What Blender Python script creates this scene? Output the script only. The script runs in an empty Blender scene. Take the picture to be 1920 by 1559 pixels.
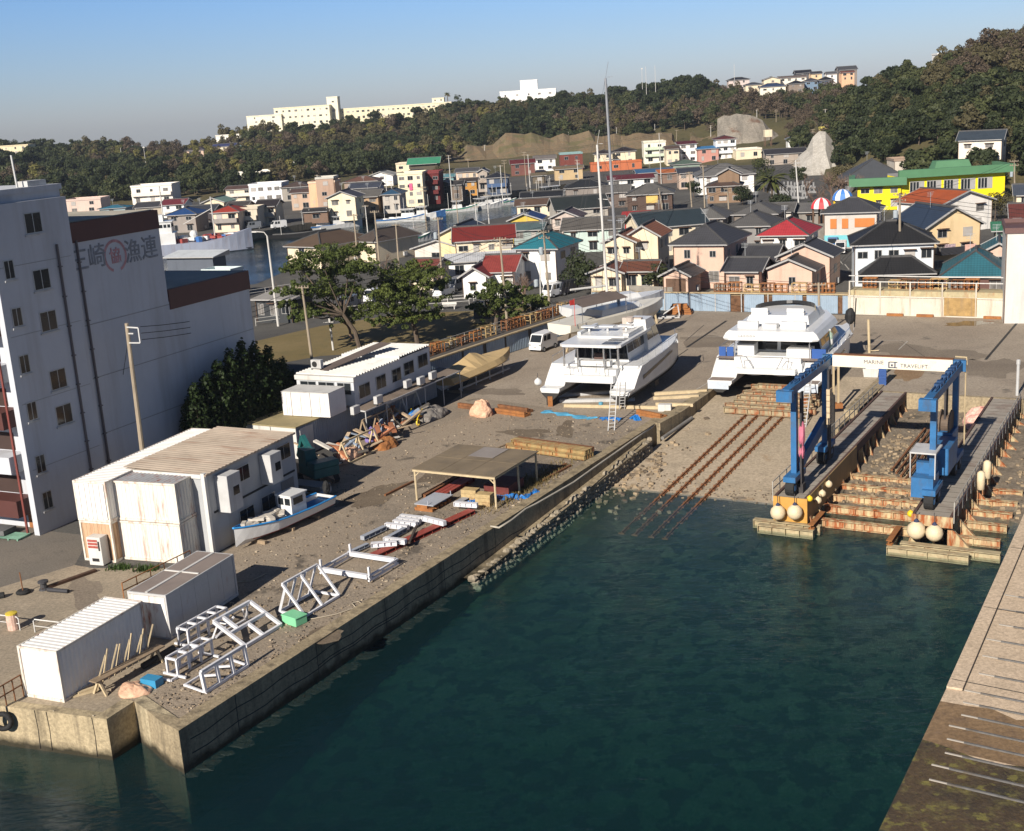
import bpy, math, random
from math import sin, cos, pi, radians as rad, sqrt, atan2, tan
from mathutils import Vector, Matrix
from mathutils.geometry import tessellate_polygon
random.seed(7)
S = bpy.context.scene
COL = S.collection
# ---------------------------------------------------------------- camera geometry (surveyed from the photograph)
F, CX, CY, H = 2300.0, 960.0, 779.5, 25.6
RM = ((0.9979442302707073, -0.015765291674450507, -0.06211898943016462),
      (-0.06408832397094967, -0.24548749117209234, -0.9672789558388141),
      (0.0, 0.9692715549609673, -0.24599319653914947))
def ray(x, y):
    c = ((x-CX)/F, (y-CY)/F, 1.0)
    return Vector([sum(RM[k][i]*c[k] for k in range(3)) for i in range(3)])
def G(x, y, z=0.0):                       # ground point seen at (x, y), at height z
    d = ray(x, y); t = (z-H)/d.z
    return Vector((d.x*t, d.y*t, z))
def GD(x, y, D):                          # point on that ray at ground distance D
    d = ray(x, y); t = D/sqrt(d.x**2+d.y**2)
    return Vector((d.x*t, d.y*t, H+d.z*t))
def PJ(p):
    q = (p[0], p[1], p[2]-H)
    v = [sum(RM[k][i]*q[i] for i in range(3)) for k in range(3)]
    return CX+F*v[0]/v[2], CY+F*v[1]/v[2]
def ux(az): return Vector((cos(rad(az)), -sin(rad(az)), 0))     # "right" of a thing facing away along az
def uy(az): return Vector((sin(rad(az)), cos(rad(az)), 0))
def solve_w(p0, d, x1):                   # length along d from p0 until pixel column x1
    lo, hi = 0.0, 200.0
    s = 1 if PJ(p0+d*1.0)[0] > PJ(p0)[0] else -1
    for _ in range(40):
        m = (lo+hi)/2
        if (PJ(p0+d*m)[0]-x1)*s < 0: lo = m
        else: hi = m
    return lo
def HT(base, x, y):                       # height over base whose image comes nearest pixel row y
    lo, hi = 0.0, 60.0
    for _ in range(40):
        m = (lo+hi)/2
        if PJ((base[0], base[1], base[2]+m))[1] > y: lo = m
        else: hi = m
    return lo
# ---------------------------------------------------------------- mesh builder
class MB:
    def __init__(s): s.v, s.f, s.m, s.uv = [], [], [], []
    def face(s, pts, m=0, uv=None):
        n = len(s.v); s.v += [tuple(p) for p in pts]; s.f.append(tuple(range(n, n+len(pts)))); s.m.append(m); s.uv.append(uv)
        return s
    def box(s, x0, x1, y0, y1, z0, z1, m=0, M=None):
        P = [(x0,y0,z0),(x1,y0,z0),(x1,y1,z0),(x0,y1,z0),(x0,y0,z1),(x1,y0,z1),(x1,y1,z1),(x0,y1,z1)]
        if M is not None: P = [tuple(M @ Vector(p)) for p in P]
        n = len(s.v); s.v += P
        for q in ((0,3,2,1),(4,5,6,7),(0,1,5,4),(1,2,6,5),(2,3,7,6),(3,0,4,7)):
            s.f.append(tuple(n+i for i in q)); s.m.append(m); s.uv.append(None)
        return s
    def cbox(s, c, sx, sy, sz, rz=0, m=0, tilt=0):
        M = Matrix.Translation(Vector(c)) @ Matrix.Rotation(rz, 4, 'Z') @ Matrix.Rotation(tilt, 4, 'X')
        return s.box(-sx/2, sx/2, -sy/2, sy/2, -sz/2, sz/2, m, M)
    def bar(s, a, b, w, h=None, m=0):                           # rectangular bar, h upright
        h = h or w; a, b = Vector(a), Vector(b); d = b-a; L = d.length
        if L < 1e-6: return s
        d.normalize(); up = Vector((0,0,1)) if abs(d.z) < .95 else Vector((0,1,0))
        r = d.cross(up).normalized(); u = r.cross(d).normalized()
        M = Matrix((( r.x, d.x, u.x, a.x), (r.y, d.y, u.y, a.y), (r.z, d.z, u.z, a.z), (0,0,0,1)))
        return s.box(-w/2, w/2, 0, L, -h/2, h/2, m, M)
    def ibeam(s, a, b, w, h, t=.04, m=0, stiff=0, ms=None):
        a, b = Vector(a), Vector(b)
        s.bar(a+Vector((0,0,h-t/2)), b+Vector((0,0,h-t/2)), w, t, m); s.bar(a+Vector((0,0,t/2)), b+Vector((0,0,t/2)), w, t, m)
        s.bar(a+Vector((0,0,h/2)), b+Vector((0,0,h/2)), t, h-2*t, m if ms is None else ms)
        n = int(stiff)
        for i in range(n+1 if n else 0):
            p = a.lerp(b, min(.995, max(.005, i/n))); d = (b-a).normalized()*.03
            s.bar(p-d, p+d, w*.94, h-2*t, m) if False else s.bar(p-d/2+Vector((0,0,h/2)), p+d/2+Vector((0,0,h/2)), w*.94, h-2*t-.002, m)
        return s
    def tube(s, pts, r, n=6, m=0, r2=None, cap=True):
        pts = [Vector(p) for p in pts]; N = len(pts); r2 = r if r2 is None else r2; base = len(s.v)
        for i, p in enumerate(pts):
            d = (pts[min(i+1,N-1)]-pts[max(i-1,0)]).normalized()
            up = Vector((0,0,1)) if abs(d.z) < .9 else Vector((1,0,0))
            a = d.cross(up).normalized(); b = d.cross(a).normalized(); q = r+(r2-r)*i/max(1,N-1)
            if isinstance(r, (list, tuple)): q = r[i]
            for k in range(n):
                t = 2*pi*k/n; s.v.append(tuple(p+a*(q*cos(t))+b*(q*sin(t))))
        for i in range(N-1):
            for k in range(n):
                k2 = (k+1) % n
                s.f.append((base+i*n+k, base+i*n+k2, base+(i+1)*n+k2, base+(i+1)*n+k)); s.m.append(m); s.uv.append(None)
        if cap:
            s.f.append(tuple(base+k for k in range(n))[::-1]); s.f.append(tuple(base+(N-1)*n+k for k in range(n)))
            s.m += [m, m]; s.uv += [None, None]
        return s
    def prism(s, poly, z0, z1, m=0, ms=None, bottom=True):
        n = len(poly); top = [(p[0],p[1],z1 if not callable(z1) else z1(p)) for p in poly]; bot = [(p[0],p[1],z0) for p in poly]
        s.poly(top, m)
        if bottom: s.poly(bot[::-1], m)
        for i in range(n):
            j = (i+1) % n; s.face([bot[i], bot[j], top[j], top[i]], m if ms is None else ms)
        return s
    def poly(s, pts, m=0):
        pts = [Vector(p) for p in pts]
        n = len(s.v); s.v += [tuple(p) for p in pts]
        if len(pts) <= 4: s.f.append(tuple(range(n, n+len(pts)))); s.m.append(m); s.uv.append(None); return s
        nrm = Vector((0,0,0))
        for i in range(len(pts)):
            a, b = pts[i], pts[(i+1) % len(pts)]; nrm += a.cross(b)
        for t in tessellate_polygon([pts]):
            a, b, c = (pts[i] for i in t)
            t = t if (b-a).cross(c-a).dot(nrm) > 0 else t[::-1]
            s.f.append(tuple(n+i for i in t)); s.m.append(m); s.uv.append(None)
        return s
    def lathe(s, prof, n=12, m=0, c=(0,0,0)):
        base = len(s.v)
        for r, z in prof:
            for k in range(n): s.v.append((c[0]+r*cos(2*pi*k/n), c[1]+r*sin(2*pi*k/n), c[2]+z))
        for i in range(len(prof)-1):
            for k in range(n):
                k2 = (k+1) % n; s.f.append((base+i*n+k, base+i*n+k2, base+(i+1)*n+k2, base+(i+1)*n+k)); s.m.append(m); s.uv.append(None)
        for i, rev in ((0, True), (len(prof)-1, False)):
            if prof[i][0] > 1e-4:
                q = tuple(base+i*n+k for k in range(n)); s.f.append(q[::-1] if rev else q); s.m.append(m); s.uv.append(None)
        return s
    def loft(s, rings, m=0, closed=False, caps=True):           # rings: equal-length lists of points
        base = len(s.v); n = len(rings[0])
        for r in rings: s.v += [tuple(p) for p in r]
        for i in range(len(rings)-1):
            for k in range(n if closed else n-1):
                k2 = (k+1) % n; s.f.append((base+i*n+k, base+i*n+k2, base+(i+1)*n+k2, base+(i+1)*n+k)); s.m.append(m); s.uv.append(None)
        if caps:
            s.poly(list(reversed(rings[0])), m); s.poly(rings[-1], m)
        return s
    def blob(s, c, rx, ry, rz_, n=10, k=6, jit=.15, m=0, seed=0, flat=True):
        R = random.Random(seed); rings = []
        for i in range(k+1):
            t = -pi/2+pi*i/k
            z = sin(t); q = cos(t)
            if flat and z < 0: z *= .15
            rings.append([(c[0]+rx*q*cos(2*pi*j/n)*(1+R.uniform(-jit,jit)), c[1]+ry*q*sin(2*pi*j/n)*(1+R.uniform(-jit,jit)), c[2]+rz_*z*(1+R.uniform(-jit,jit)*.6)) for j in range(n)])
        return s.loft(rings, m, True, False)
    def build(s, name, mats, parent=None, smooth=False, loc=None, rz=0, bevel=0):
        me = bpy.data.meshes.new(name); me.from_pydata(s.v, [], s.f)
        mats = mats if isinstance(mats, (list, tuple)) else [mats]
        for q in mats: me.materials.append(q)
        if len(mats) > 1: me.polygons.foreach_set('material_index', s.m)
        if any(u is not None for u in s.uv):
            l = me.uv_layers.new(name='UVMap'); k = 0
            for fi, f in enumerate(s.f):
                for i in range(len(f)):
                    l.data[k].uv = s.uv[fi][i] if s.uv[fi] else (0, 0); k += 1
        if smooth: me.polygons.foreach_set('use_smooth', [True]*len(me.polygons))
        me.update(); o = bpy.data.objects.new(name, me); COL.objects.link(o)
        if parent is not None: o.parent = parent
        if loc is not None: o.location = loc
        if rz: o.rotation_euler.z = rz
        if bevel:
            b = o.modifiers.new('edge', 'BEVEL'); b.width = bevel; b.segments = 1; b.limit_method = 'ANGLE'
        return o
def tag(o, label, cat, group=None):
    o['label'] = label; o['category'] = cat
    if group: o['group'] = group
    return o
def struct(o): o['kind'] = 'structure'; return o
def thing(name, label, cat, loc=(0,0,0), az=0, group=None):
    o = bpy.data.objects.new(name, None); COL.objects.link(o); o.empty_display_size = .3
    o.location = loc; o.rotation_euler.z = -rad(az)
    return tag(o, label, cat, group)
def dup(root, loc, az=None, label=None, rz=None, sc=None):
    r = root.copy(); COL.objects.link(r); r.location = loc
    if az is not None: r.rotation_euler.z = -rad(az)
    if sc: r.scale = (sc, sc, sc) if not isinstance(sc, tuple) else sc
    if label: r['label'] = label
    def kids(a, b):
        for c in a.children:
            d = c.copy(); COL.objects.link(d); d.parent = b; kids(c, d)
    kids(root, r)
    return r
# ---------------------------------------------------------------- materials
def hx(h, k=1.0):
    h = h.lstrip('#'); out = []
    for i in (0, 2, 4):
        c = int(h[i:i+2], 16)/255; c = c/12.92 if c <= .04045 else ((c+.055)/1.055)**2.4; out.append(c*k)
    return tuple(out)
MATS = {}
def mat(name, col, rough=.75, var=.12, scale=.6, bump=0., bscale=20., metal=0., dirt=None, damt=.0, dscale=(1.2,1.2,.12), dlo=.5, pattern=None, pscale=(1,1), pamt=.25, fine=0., spec=.4, coat=0.):
    if name in MATS: return MATS[name]
    if isinstance(col, str): col = hx(col, .82)
    m = bpy.data.materials.new(name); m.use_nodes = True; nt = m.node_tree; N = nt.nodes; L = nt.links
    b = N['Principled BSDF']; b.inputs['Roughness'].default_value = rough; b.inputs['Metallic'].default_value = metal
    b.inputs['Specular IOR Level'].default_value = spec
    if coat: b.inputs['Coat Weight'].default_value = coat
    tc = N.new('ShaderNodeTexCoord'); co = tc.outputs['Object']
    nz = N.new('ShaderNodeTexNoise'); nz.inputs['Scale'].default_value = scale; nz.inputs['Detail'].default_value = 6; nz.inputs['Roughness'].default_value = .65
    L.new(co, nz.inputs['Vector'])
    mp = N.new('ShaderNodeMapRange'); mp.inputs[1].default_value = .3; mp.inputs[2].default_value = .7; mp.inputs[3].default_value = 1-var; mp.inputs[4].default_value = 1+var
    L.new(nz.outputs['Fac'], mp.inputs[0]); val = mp.outputs[0]
    if fine:
        n2 = N.new('ShaderNodeTexNoise'); n2.inputs['Scale'].default_value = bscale; n2.inputs['Detail'].default_value = 3; L.new(co, n2.inputs['Vector'])
        m2 = N.new('ShaderNodeMapRange'); m2.inputs[1].default_value = .3; m2.inputs[2].default_value = .7; m2.inputs[3].default_value = 1-fine; m2.inputs[4].default_value = 1+fine
        L.new(n2.outputs['Fac'], m2.inputs[0]); mu = N.new('ShaderNodeMath'); mu.operation = 'MULTIPLY'; L.new(val, mu.inputs[0]); L.new(m2.outputs[0], mu.inputs[1]); val = mu.outputs[0]
    hgt = None
    if pattern in ('tile', 'seam', 'uvbrick'):
        uv = tc.outputs['UV']; sp = N.new('ShaderNodeSeparateXYZ'); L.new(uv, sp.inputs[0])
        def saw(out, k):
            a = N.new('ShaderNodeMath'); a.operation = 'MULTIPLY'; a.inputs[1].default_value = k; L.new(out, a.inputs[0])
            f_ = N.new('ShaderNodeMath'); f_.operation = 'FRACT'; L.new(a.outputs[0], f_.inputs[0])
            g = N.new('ShaderNodeMath'); g.operation = 'PINGPONG'; g.inputs[1].default_value = .5; L.new(f_.outputs[0], g.inputs[0]); return f_.outputs[0], g.outputs[0]
        fu, gu = saw(sp.outputs[0], pscale[0]); fv, gv = saw(sp.outputs[1], pscale[1])
        ad = N.new('ShaderNodeMath'); ad.operation = 'ADD'
        if pattern == 'tile': L.new(gu, ad.inputs[0]); L.new(fv, ad.inputs[1])
        else:
            lt = N.new('ShaderNodeMath'); lt.operation = 'LESS_THAN'; lt.inputs[1].default_value = .1; L.new(fu, lt.inputs[0]); L.new(lt.outputs[0], ad.inputs[0]); ad.inputs[1].default_value = 0
        hgt = ad.outputs[0]
        m3 = N.new('ShaderNodeMapRange'); m3.inputs[1].default_value = 0; m3.inputs[2].default_value = 1.3 if pattern == 'tile' else 1; m3.inputs[3].default_value = 1+pamt*.6; m3.inputs[4].default_value = 1-pamt
        L.new(hgt, m3.inputs[0]); mu = N.new('ShaderNodeMath'); mu.operation = 'MULTIPLY'; L.new(val, mu.inputs[0]); L.new(m3.outputs[0], mu.inputs[1]); val = mu.outputs[0]
    vm = N.new('ShaderNodeVectorMath'); vm.operation = 'SCALE'; vm.inputs[0].default_value = col[:3]; L.new(val, vm.inputs['Scale']); out = vm.outputs[0]
    if dirt is not None:
        if isinstance(dirt, str): dirt = hx(dirt, .8)
        ma = N.new('ShaderNodeMapping'); ma.inputs['Scale'].default_value = dscale; L.new(co, ma.inputs[0])
        n3 = N.new('ShaderNodeTexNoise'); n3.inputs['Scale'].default_value = 1; n3.inputs['Detail'].default_value = 7; n3.inputs['Roughness'].default_value = .7; L.new(ma.outputs[0], n3.inputs['Vector'])
        mr = N.new('ShaderNodeMapRange'); mr.inputs[1].default_value = dlo; mr.inputs[2].default_value = dlo+.18; mr.inputs[3].default_value = 0; mr.inputs[4].default_value = damt; L.new(n3.outputs['Fac'], mr.inputs[0])
        mx = N.new('ShaderNodeMix'); mx.data_type = 'RGBA'; L.new(mr.outputs[0], mx.inputs[0]); L.new(out, mx.inputs[6]); mx.inputs[7].default_value = (*dirt[:3], 1); out = mx.outputs[2]
    L.new(out, b.inputs['Base Color'])
    if bump or hgt is not None:
        bp = N.new('ShaderNodeBump'); bp.inputs['Strength'].default_value = bump or .5; bp.inputs['Distance'].default_value = .04
        if hgt is None:
            n4 = N.new('ShaderNodeTexNoise'); n4.inputs['Scale'].default_value = bscale; n4.inputs['Detail'].default_value = 4; L.new(co, n4.inputs['Vector']); hgt = n4.outputs['Fac']
        L.new(hgt, bp.inputs['Height']); L.new(bp.outputs[0], b.inputs['Normal'])
    MATS[name] = m; return m
def rust_mat(name, paint, amt=.5, lo=.45, var=.2):
    return mat(name, paint, .8, var, 1.5, .3, 14, dirt=hx('#9a4a1a', .9), damt=amt, dscale=(2.6,2.6,.5), dlo=lo)
def leaf_mat(name, c1, c2, trans=.25):
    if name in MATS: return MATS[name]
    m = bpy.data.materials.new(name); m.use_nodes = True; nt = m.node_tree; N = nt.nodes; L = nt.links
    b = N['Principled BSDF']; b.inputs['Roughness'].default_value = .6; b.inputs['Specular IOR Level'].default_value = .25
    oi = N.new('ShaderNodeObjectInfo'); g = N.new('ShaderNodeNewGeometry'); tc = N.new('ShaderNodeTexCoord')
    nz = N.new('ShaderNodeTexNoise'); nz.inputs['Scale'].default_value = .55; nz.inputs['Detail'].default_value = 3; L.new(tc.outputs['Object'], nz.inputs['Vector'])
    a = N.new('ShaderNodeMath'); a.operation = 'ADD'; L.new(oi.outputs['Random'], a.inputs[0]); L.new(g.outputs['Random Per Island'], a.inputs[1])
    a2 = N.new('ShaderNodeMath'); a2.operation = 'MULTIPLY_ADD'; L.new(a.outputs[0], a2.inputs[0]); a2.inputs[1].default_value = .34; L.new(nz.outputs['Fac'], a2.inputs[2])
    mr = N.new('ShaderNodeMapRange'); mr.inputs[1].default_value = .4; mr.inputs[2].default_value = 1.15; L.new(a2.outputs[0], mr.inputs[0])
    mx = N.new('ShaderNodeMix'); mx.data_type = 'RGBA'; L.new(mr.outputs[0], mx.inputs[0]); mx.inputs[6].default_value = (*c1, 1); mx.inputs[7].default_value = (*c2, 1)
    L.new(mx.outputs[2], b.inputs['Base Color'])
    if trans:
        tr = N.new('ShaderNodeBsdfTranslucent'); L.new(mx.outputs[2], tr.inputs[0]); ms = N.new('ShaderNodeMixShader'); ms.inputs[0].default_value = trans
        L.new(b.outputs[0], ms.inputs[1]); L.new(tr.outputs[0], ms.inputs[2]); L.new(ms.outputs[0], N['Material Output'].inputs[0])
    MATS[name] = m; return m
# ---------------------------------------------------------------- camera, sky, sun
cd = bpy.data.cameras.new('camera'); cam = bpy.data.objects.new('camera', cd); COL.objects.link(cam)
R3 = Matrix((RM[0], RM[1], RM[2]))          # rows: right, down, forward
cam.matrix_world = Matrix.Translation((0,0,H)) @ Matrix((R3[0], -R3[1], -R3[2])).transposed().to_4x4()
cd.sensor_fit = 'HORIZONTAL'; cd.sensor_width = 36; cd.lens = F/1920*36; cd.clip_end = 6000; cd.clip_start = .5
S.camera = cam
SUN_AZ, SUN_EL = 210.5, 29.0
W = bpy.data.worlds.new('World'); S.world = W; W.use_nodes = True; nt = W.node_tree
sk = nt.nodes.new('ShaderNodeTexSky'); sk.sky_type = 'NISHITA'; sk.sun_disc = False; sk.sun_elevation = rad(SUN_EL); sk.sun_rotation = rad(SUN_AZ)
sk.air_density = 1.15; sk.dust_density = .35; sk.ozone_density = 2.2; sk.altitude = 0
# sky texture tinted blue near the horizon, dimmed overhead to weaken the ambient light
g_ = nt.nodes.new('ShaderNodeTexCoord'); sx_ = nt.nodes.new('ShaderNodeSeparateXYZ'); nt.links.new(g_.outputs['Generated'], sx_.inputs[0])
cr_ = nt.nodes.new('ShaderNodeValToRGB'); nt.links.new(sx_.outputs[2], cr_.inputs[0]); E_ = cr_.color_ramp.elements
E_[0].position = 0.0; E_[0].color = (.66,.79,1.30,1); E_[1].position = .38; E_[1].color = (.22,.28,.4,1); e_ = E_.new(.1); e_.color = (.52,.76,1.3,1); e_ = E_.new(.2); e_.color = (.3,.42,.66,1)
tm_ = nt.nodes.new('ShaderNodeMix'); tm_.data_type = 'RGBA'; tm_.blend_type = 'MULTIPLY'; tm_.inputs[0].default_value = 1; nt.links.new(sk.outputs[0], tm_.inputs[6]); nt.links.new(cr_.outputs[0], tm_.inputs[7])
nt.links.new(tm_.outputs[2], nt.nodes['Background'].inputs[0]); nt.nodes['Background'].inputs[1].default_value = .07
sd = bpy.data.lights.new('sun', 'SUN'); sd.energy = 5.0; sd.angle = rad(.55); sd.color = (1, .92, .81)
so = bpy.data.objects.new('sun', sd); COL.objects.link(so)
to_sun = Vector((sin(rad(SUN_AZ))*cos(rad(SUN_EL)), cos(rad(SUN_AZ))*cos(rad(SUN_EL)), sin(rad(SUN_EL))))
so.rotation_euler = to_sun.to_track_quat('Z', 'Y').to_euler(); so.location = to_sun*100+Vector((0,80,0))
S.view_settings.view_transform = 'Standard'; S.view_settings.look = 'None'; S.view_settings.exposure = .48; S.view_settings.gamma = 1
S.cycles.max_bounces = 6; S.cycles.transparent_max_bounces = 8; S.cycles.caustics_reflective = False; S.cycles.caustics_refractive = False
S.cycles.use_denoising = True

def desat(c, k): l = .3*c[0]+.59*c[1]+.11*c[2]; return tuple(l+(v-l)*k for v in c)
# ---------------------------------------------------------------- the air over the harbour
hz = bpy.data.materials.new('haze_air'); hz.use_nodes = True; N_ = hz.node_tree.nodes; N_.remove(N_['Principled BSDF']); pv = N_.new('ShaderNodeVolumePrincipled')
pv.inputs['Color'].default_value = (.72,.8,.92,1); pv.inputs['Density'].default_value = .00013; pv.inputs['Anisotropy'].default_value = .2; hz.node_tree.links.new(pv.outputs[0], N_['Material Output'].inputs['Volume'])
o = MB().box(-760, 760, -30, 980, -9.5, 84).build('haze', hz); o['kind'] = 'stuff'; o['label'] = 'thin pale haze over the harbour and hills'
# ================================================================ SETTING
ORD = 'first second third fourth fifth sixth seventh eighth ninth tenth eleventh twelfth thirteenth fourteenth fifteenth sixteenth seventeenth eighteenth nineteenth twentieth'.split()
U3 = Vector((sin(rad(30)), cos(rad(30)), 0)); V3 = Vector((cos(rad(30)), -sin(rad(30)), 0))
def UV(u, v, z=0.0): return U3*u+V3*v+Vector((0,0,z))
def uvof(p): return p[0]*U3.x+p[1]*U3.y, p[0]*V3.x+p[1]*V3.y
def slipz(u): return -(108-u)*.066 if u < 108 else 0.0
def GS(px, py, dz=0.0):                   # hit on the slipway plane
    lo, hi = -6.0, 0.5
    for _ in range(40):
        m = (lo+hi)/2; p = G(px, py, m)
        if m > slipz(uvof(p)[0])+dz: hi = m
        else: lo = m
    return G(px, py, lo)
# ---- materials of the ground
def ground_mat(name, c1, c2, c3, s1=.12, s2=1.2, s3=9., bump=.35, rough=.9, spots=None, joints=None):
    m = bpy.data.materials.new(name); m.use_nodes = True; nt = m.node_tree; N = nt.nodes; L = nt.links; b = N['Principled BSDF']
    b.inputs['Roughness'].default_value = rough; b.inputs['Specular IOR Level'].default_value = .25
    co = N.new('ShaderNodeTexCoord').outputs['Object']
    def nz(s, d=5, r=.6):
        n = N.new('ShaderNodeTexNoise'); n.inputs['Scale'].default_value = s; n.inputs['Detail'].default_value = d; n.inputs['Roughness'].default_value = r; L.new(co, n.inputs['Vector']); return n.outputs['Fac']
    def rng(x, a, b_, c=0, d=1):
        r = N.new('ShaderNodeMapRange'); r.inputs[1].default_value = a; r.inputs[2].default_value = b_; r.inputs[3].default_value = c; r.inputs[4].default_value = d; L.new(x, r.inputs[0]); return r.outputs[0]
    def mix(f, a, b_):
        x = N.new('ShaderNodeMix'); x.data_type = 'RGBA'; L.new(f, x.inputs[0])
        for v, i in ((a, 6), (b_, 7)):
            if isinstance(v, tuple): x.inputs[i].default_value = (*v[:3], 1)
            else: L.new(v, x.inputs[i])
        return x.outputs[2]
    a = mix(rng(nz(s1, 6, .65), .4, .62), c1, c2)
    a = mix(rng(nz(s2, 6, .7), .5, .72, 0, .75), a, c3)
    f = nz(s3, 3, .7)
    mm = N.new('ShaderNodeVectorMath'); mm.operation = 'SCALE'; L.new(a, mm.inputs[0]); L.new(rng(f, .3, .7, .72, 1.28), mm.inputs['Scale']); a = mm.outputs[0]
    if spots: a = mix(rng(nz(spots[1], 4, .6), spots[2], spots[2]+.06, 0, spots[3]), a, spots[0])
    L.new(a, b.inputs['Base Color'])
    bp = N.new('ShaderNodeBump'); bp.inputs['Strength'].default_value = bump; bp.inputs['Distance'].default_value = .06
    L.new(f, bp.inputs['Height']); L.new(bp.outputs[0], b.inputs['Normal'])
    MATS[name] = m; return m
M_TOWN = ground_mat('town_asphalt', (.075,.072,.068), (.11,.105,.095), (.055,.053,.05), .05, .6, 6)
M_GRAVEL = ground_mat('gravel_yard', (.31,.25,.185), (.235,.195,.15), (.37,.305,.23), .09, .9, 7, .8, spots=((.055,.048,.04), .35, .6, .7))
M_CONC = ground_mat('yard_concrete', (.28,.23,.178), (.34,.285,.222), (.225,.187,.148), .07, .55, 5, .25, spots=((.07,.065,.058), .3, .63, .6))
M_SLIP = ground_mat('slip_concrete', (.36,.295,.21), (.43,.35,.255), (.29,.24,.175), .1, .7, 5, .3, spots=((.26,.15,.06), .25, .63, .5))
M_BEACH = ground_mat('beach_gravel', (.23,.185,.135), (.16,.135,.105), (.34,.29,.22), .3, 2.2, 6, 1.0, spots=((.08,.075,.06), .8, .58, .6))
M_LAWN = ground_mat('winter_lawn', (.17,.13,.055), (.21,.16,.075), (.12,.105,.045), .08, .5, 8, .5)
M_ROAD = ground_mat('road_asphalt', (.15,.135,.115), (.19,.165,.135), (.12,.108,.095), .1, .8, 9, .25)
M_RAMP = ground_mat('ramp_concrete', (.5,.39,.275), (.56,.44,.32), (.42,.33,.235), .12, .8, 6, .2, spots=((.2,.15,.1), .4, .66, .45))
M_WET = ground_mat('ramp_algae', (.085,.06,.035), (.04,.035,.028), (.17,.15,.05), .25, 1.1, 5, .8, rough=.5, spots=((.19,.17,.05), 1.6, .56, .7))
def wallmat(name, c, wet=-1.55):
    m = ground_mat(name, c, tuple(x*.8 for x in c), tuple(x*1.15 for x in c), .4, 2.2, 6, .6)
    nt = m.node_tree; N = nt.nodes; L = nt.links; b = N['Principled BSDF']; src = b.inputs['Base Color'].links[0].from_socket
    tc = N.new('ShaderNodeTexCoord'); sp = N.new('ShaderNodeSeparateXYZ'); L.new(tc.outputs['Object'], sp.inputs[0])
    nz = N.new('ShaderNodeTexNoise'); nz.inputs['Scale'].default_value = 1.1; nz.inputs['Detail'].default_value = 5; L.new(tc.outputs['Object'], nz.inputs['Vector'])
    ad = N.new('ShaderNodeMath'); ad.operation = 'MULTIPLY_ADD'; L.new(nz.outputs['Fac'], ad.inputs[0]); ad.inputs[1].default_value = .7; L.new(sp.outputs[2], ad.inputs[2])
    r = N.new('ShaderNodeMapRange'); r.inputs[1].default_value = wet+.1; r.inputs[2].default_value = wet+.5; r.inputs[3].default_value = 1; r.inputs[4].default_value = 0; L.new(ad.outputs[0], r.inputs[0])
    x = N.new('ShaderNodeMix'); x.data_type = 'RGBA'; L.new(r.outputs[0], x.inputs[0]); L.new(src, x.inputs[6]); x.inputs[7].default_value = (.035,.03,.018,1); src = x.outputs[2]
    ma = N.new('ShaderNodeMapping'); ma.inputs['Scale'].default_value = (1.6,1.6,.1); L.new(tc.outputs['Object'], ma.inputs[0]); n3 = N.new('ShaderNodeTexNoise'); n3.inputs['Scale'].default_value = 1; n3.inputs['Detail'].default_value = 6; L.new(ma.outputs[0], n3.inputs['Vector'])
    r2 = N.new('ShaderNodeMapRange'); r2.inputs[1].default_value = .5; r2.inputs[2].default_value = .68; r2.inputs[3].default_value = 0; r2.inputs[4].default_value = .6; L.new(n3.outputs['Fac'], r2.inputs[0])
    x2 = N.new('ShaderNodeMix'); x2.data_type = 'RGBA'; L.new(r2.outputs[0], x2.inputs[0]); L.new(src, x2.inputs[6]); x2.inputs[7].default_value = (.075,.062,.045,1)
    L.new(x2.outputs[2], b.inputs['Base Color']); return m
M_QUAY = wallmat('quay_concrete', (.33,.265,.17))
# ---- land
A0, A1, A2, A3 = Vector((-81,72.7,0)), Vector((-19,50.2,0)), Vector((-18.2,51.8,0)), Vector((-15.75,49.0,0))
Q0 = UV(34.4, -37.6)
far_edge = [(-260,520),(300,480),(430,462),(542,440),(660,419),(720,407),(830,391),(890,382),(1010,366),(1062,357)]
near_edge = [(1068,369),(1000,388),(960,405),(900,415),(860,428),(800,462),(740,478),(640,475),(545,505),(480,533),(300,548),(-260,610)]
FE = [G(x, y, -2) for x, y in far_edge]; NE = [G(x, y, 0) for x, y in near_edge]
for p in FE: p.z = 0
outer = [A0, A1, A2, A3, Q0, UV(104,-37.6), UV(108,-37.6), UV(108,-23.6), UV(103,-23.6), UV(103,70), Vector((420,260,0)), Vector((420,760,0)), Vector((-560,760,0)), Vector((-560,FE[0].y,0))] + FE + NE + [Vector((-300,NE[-1].y,0)), Vector((-300,110,0))]
mb = MB(); mb.poly(outer); struct(mb.build('ground', M_TOWN))
mb = MB()
for E_ in (FE, NE):
    for a, b in zip(E_, E_[1:]): mb.face([(a.x,a.y,0),(b.x,b.y,0),(b.x,b.y,-4),(a.x,a.y,-4)])
tag(mb.build('harbour_wall', wallmat('harbour_concrete', (.3,.25,.17))), 'long concrete harbour wall edging the far channel below the houses', 'harbour wall')
def sheet(name, pts, m, dz):
    k = MB(); k.poly([(p[0], p[1], (p[2] if len(p) > 2 else 0)+dz) for p in pts]); return struct(k.build(name, m))
def px(*l, z=0): return [G(x, y, z) for x, y in l]
gl = px((340,1290),(300,1215),(335,1205),(450,1125),(395,1050),(560,955),(600,880),(700,800),(820,770),(862,742),(935,752),(1010,762),(1225,800))
sheet('gravel_yard', [UV(35.3,-38.4), UV(35.3,-40.2)]+gl[1:]+[UV(92,-38.4)], M_GRAVEL, .004)
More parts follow.
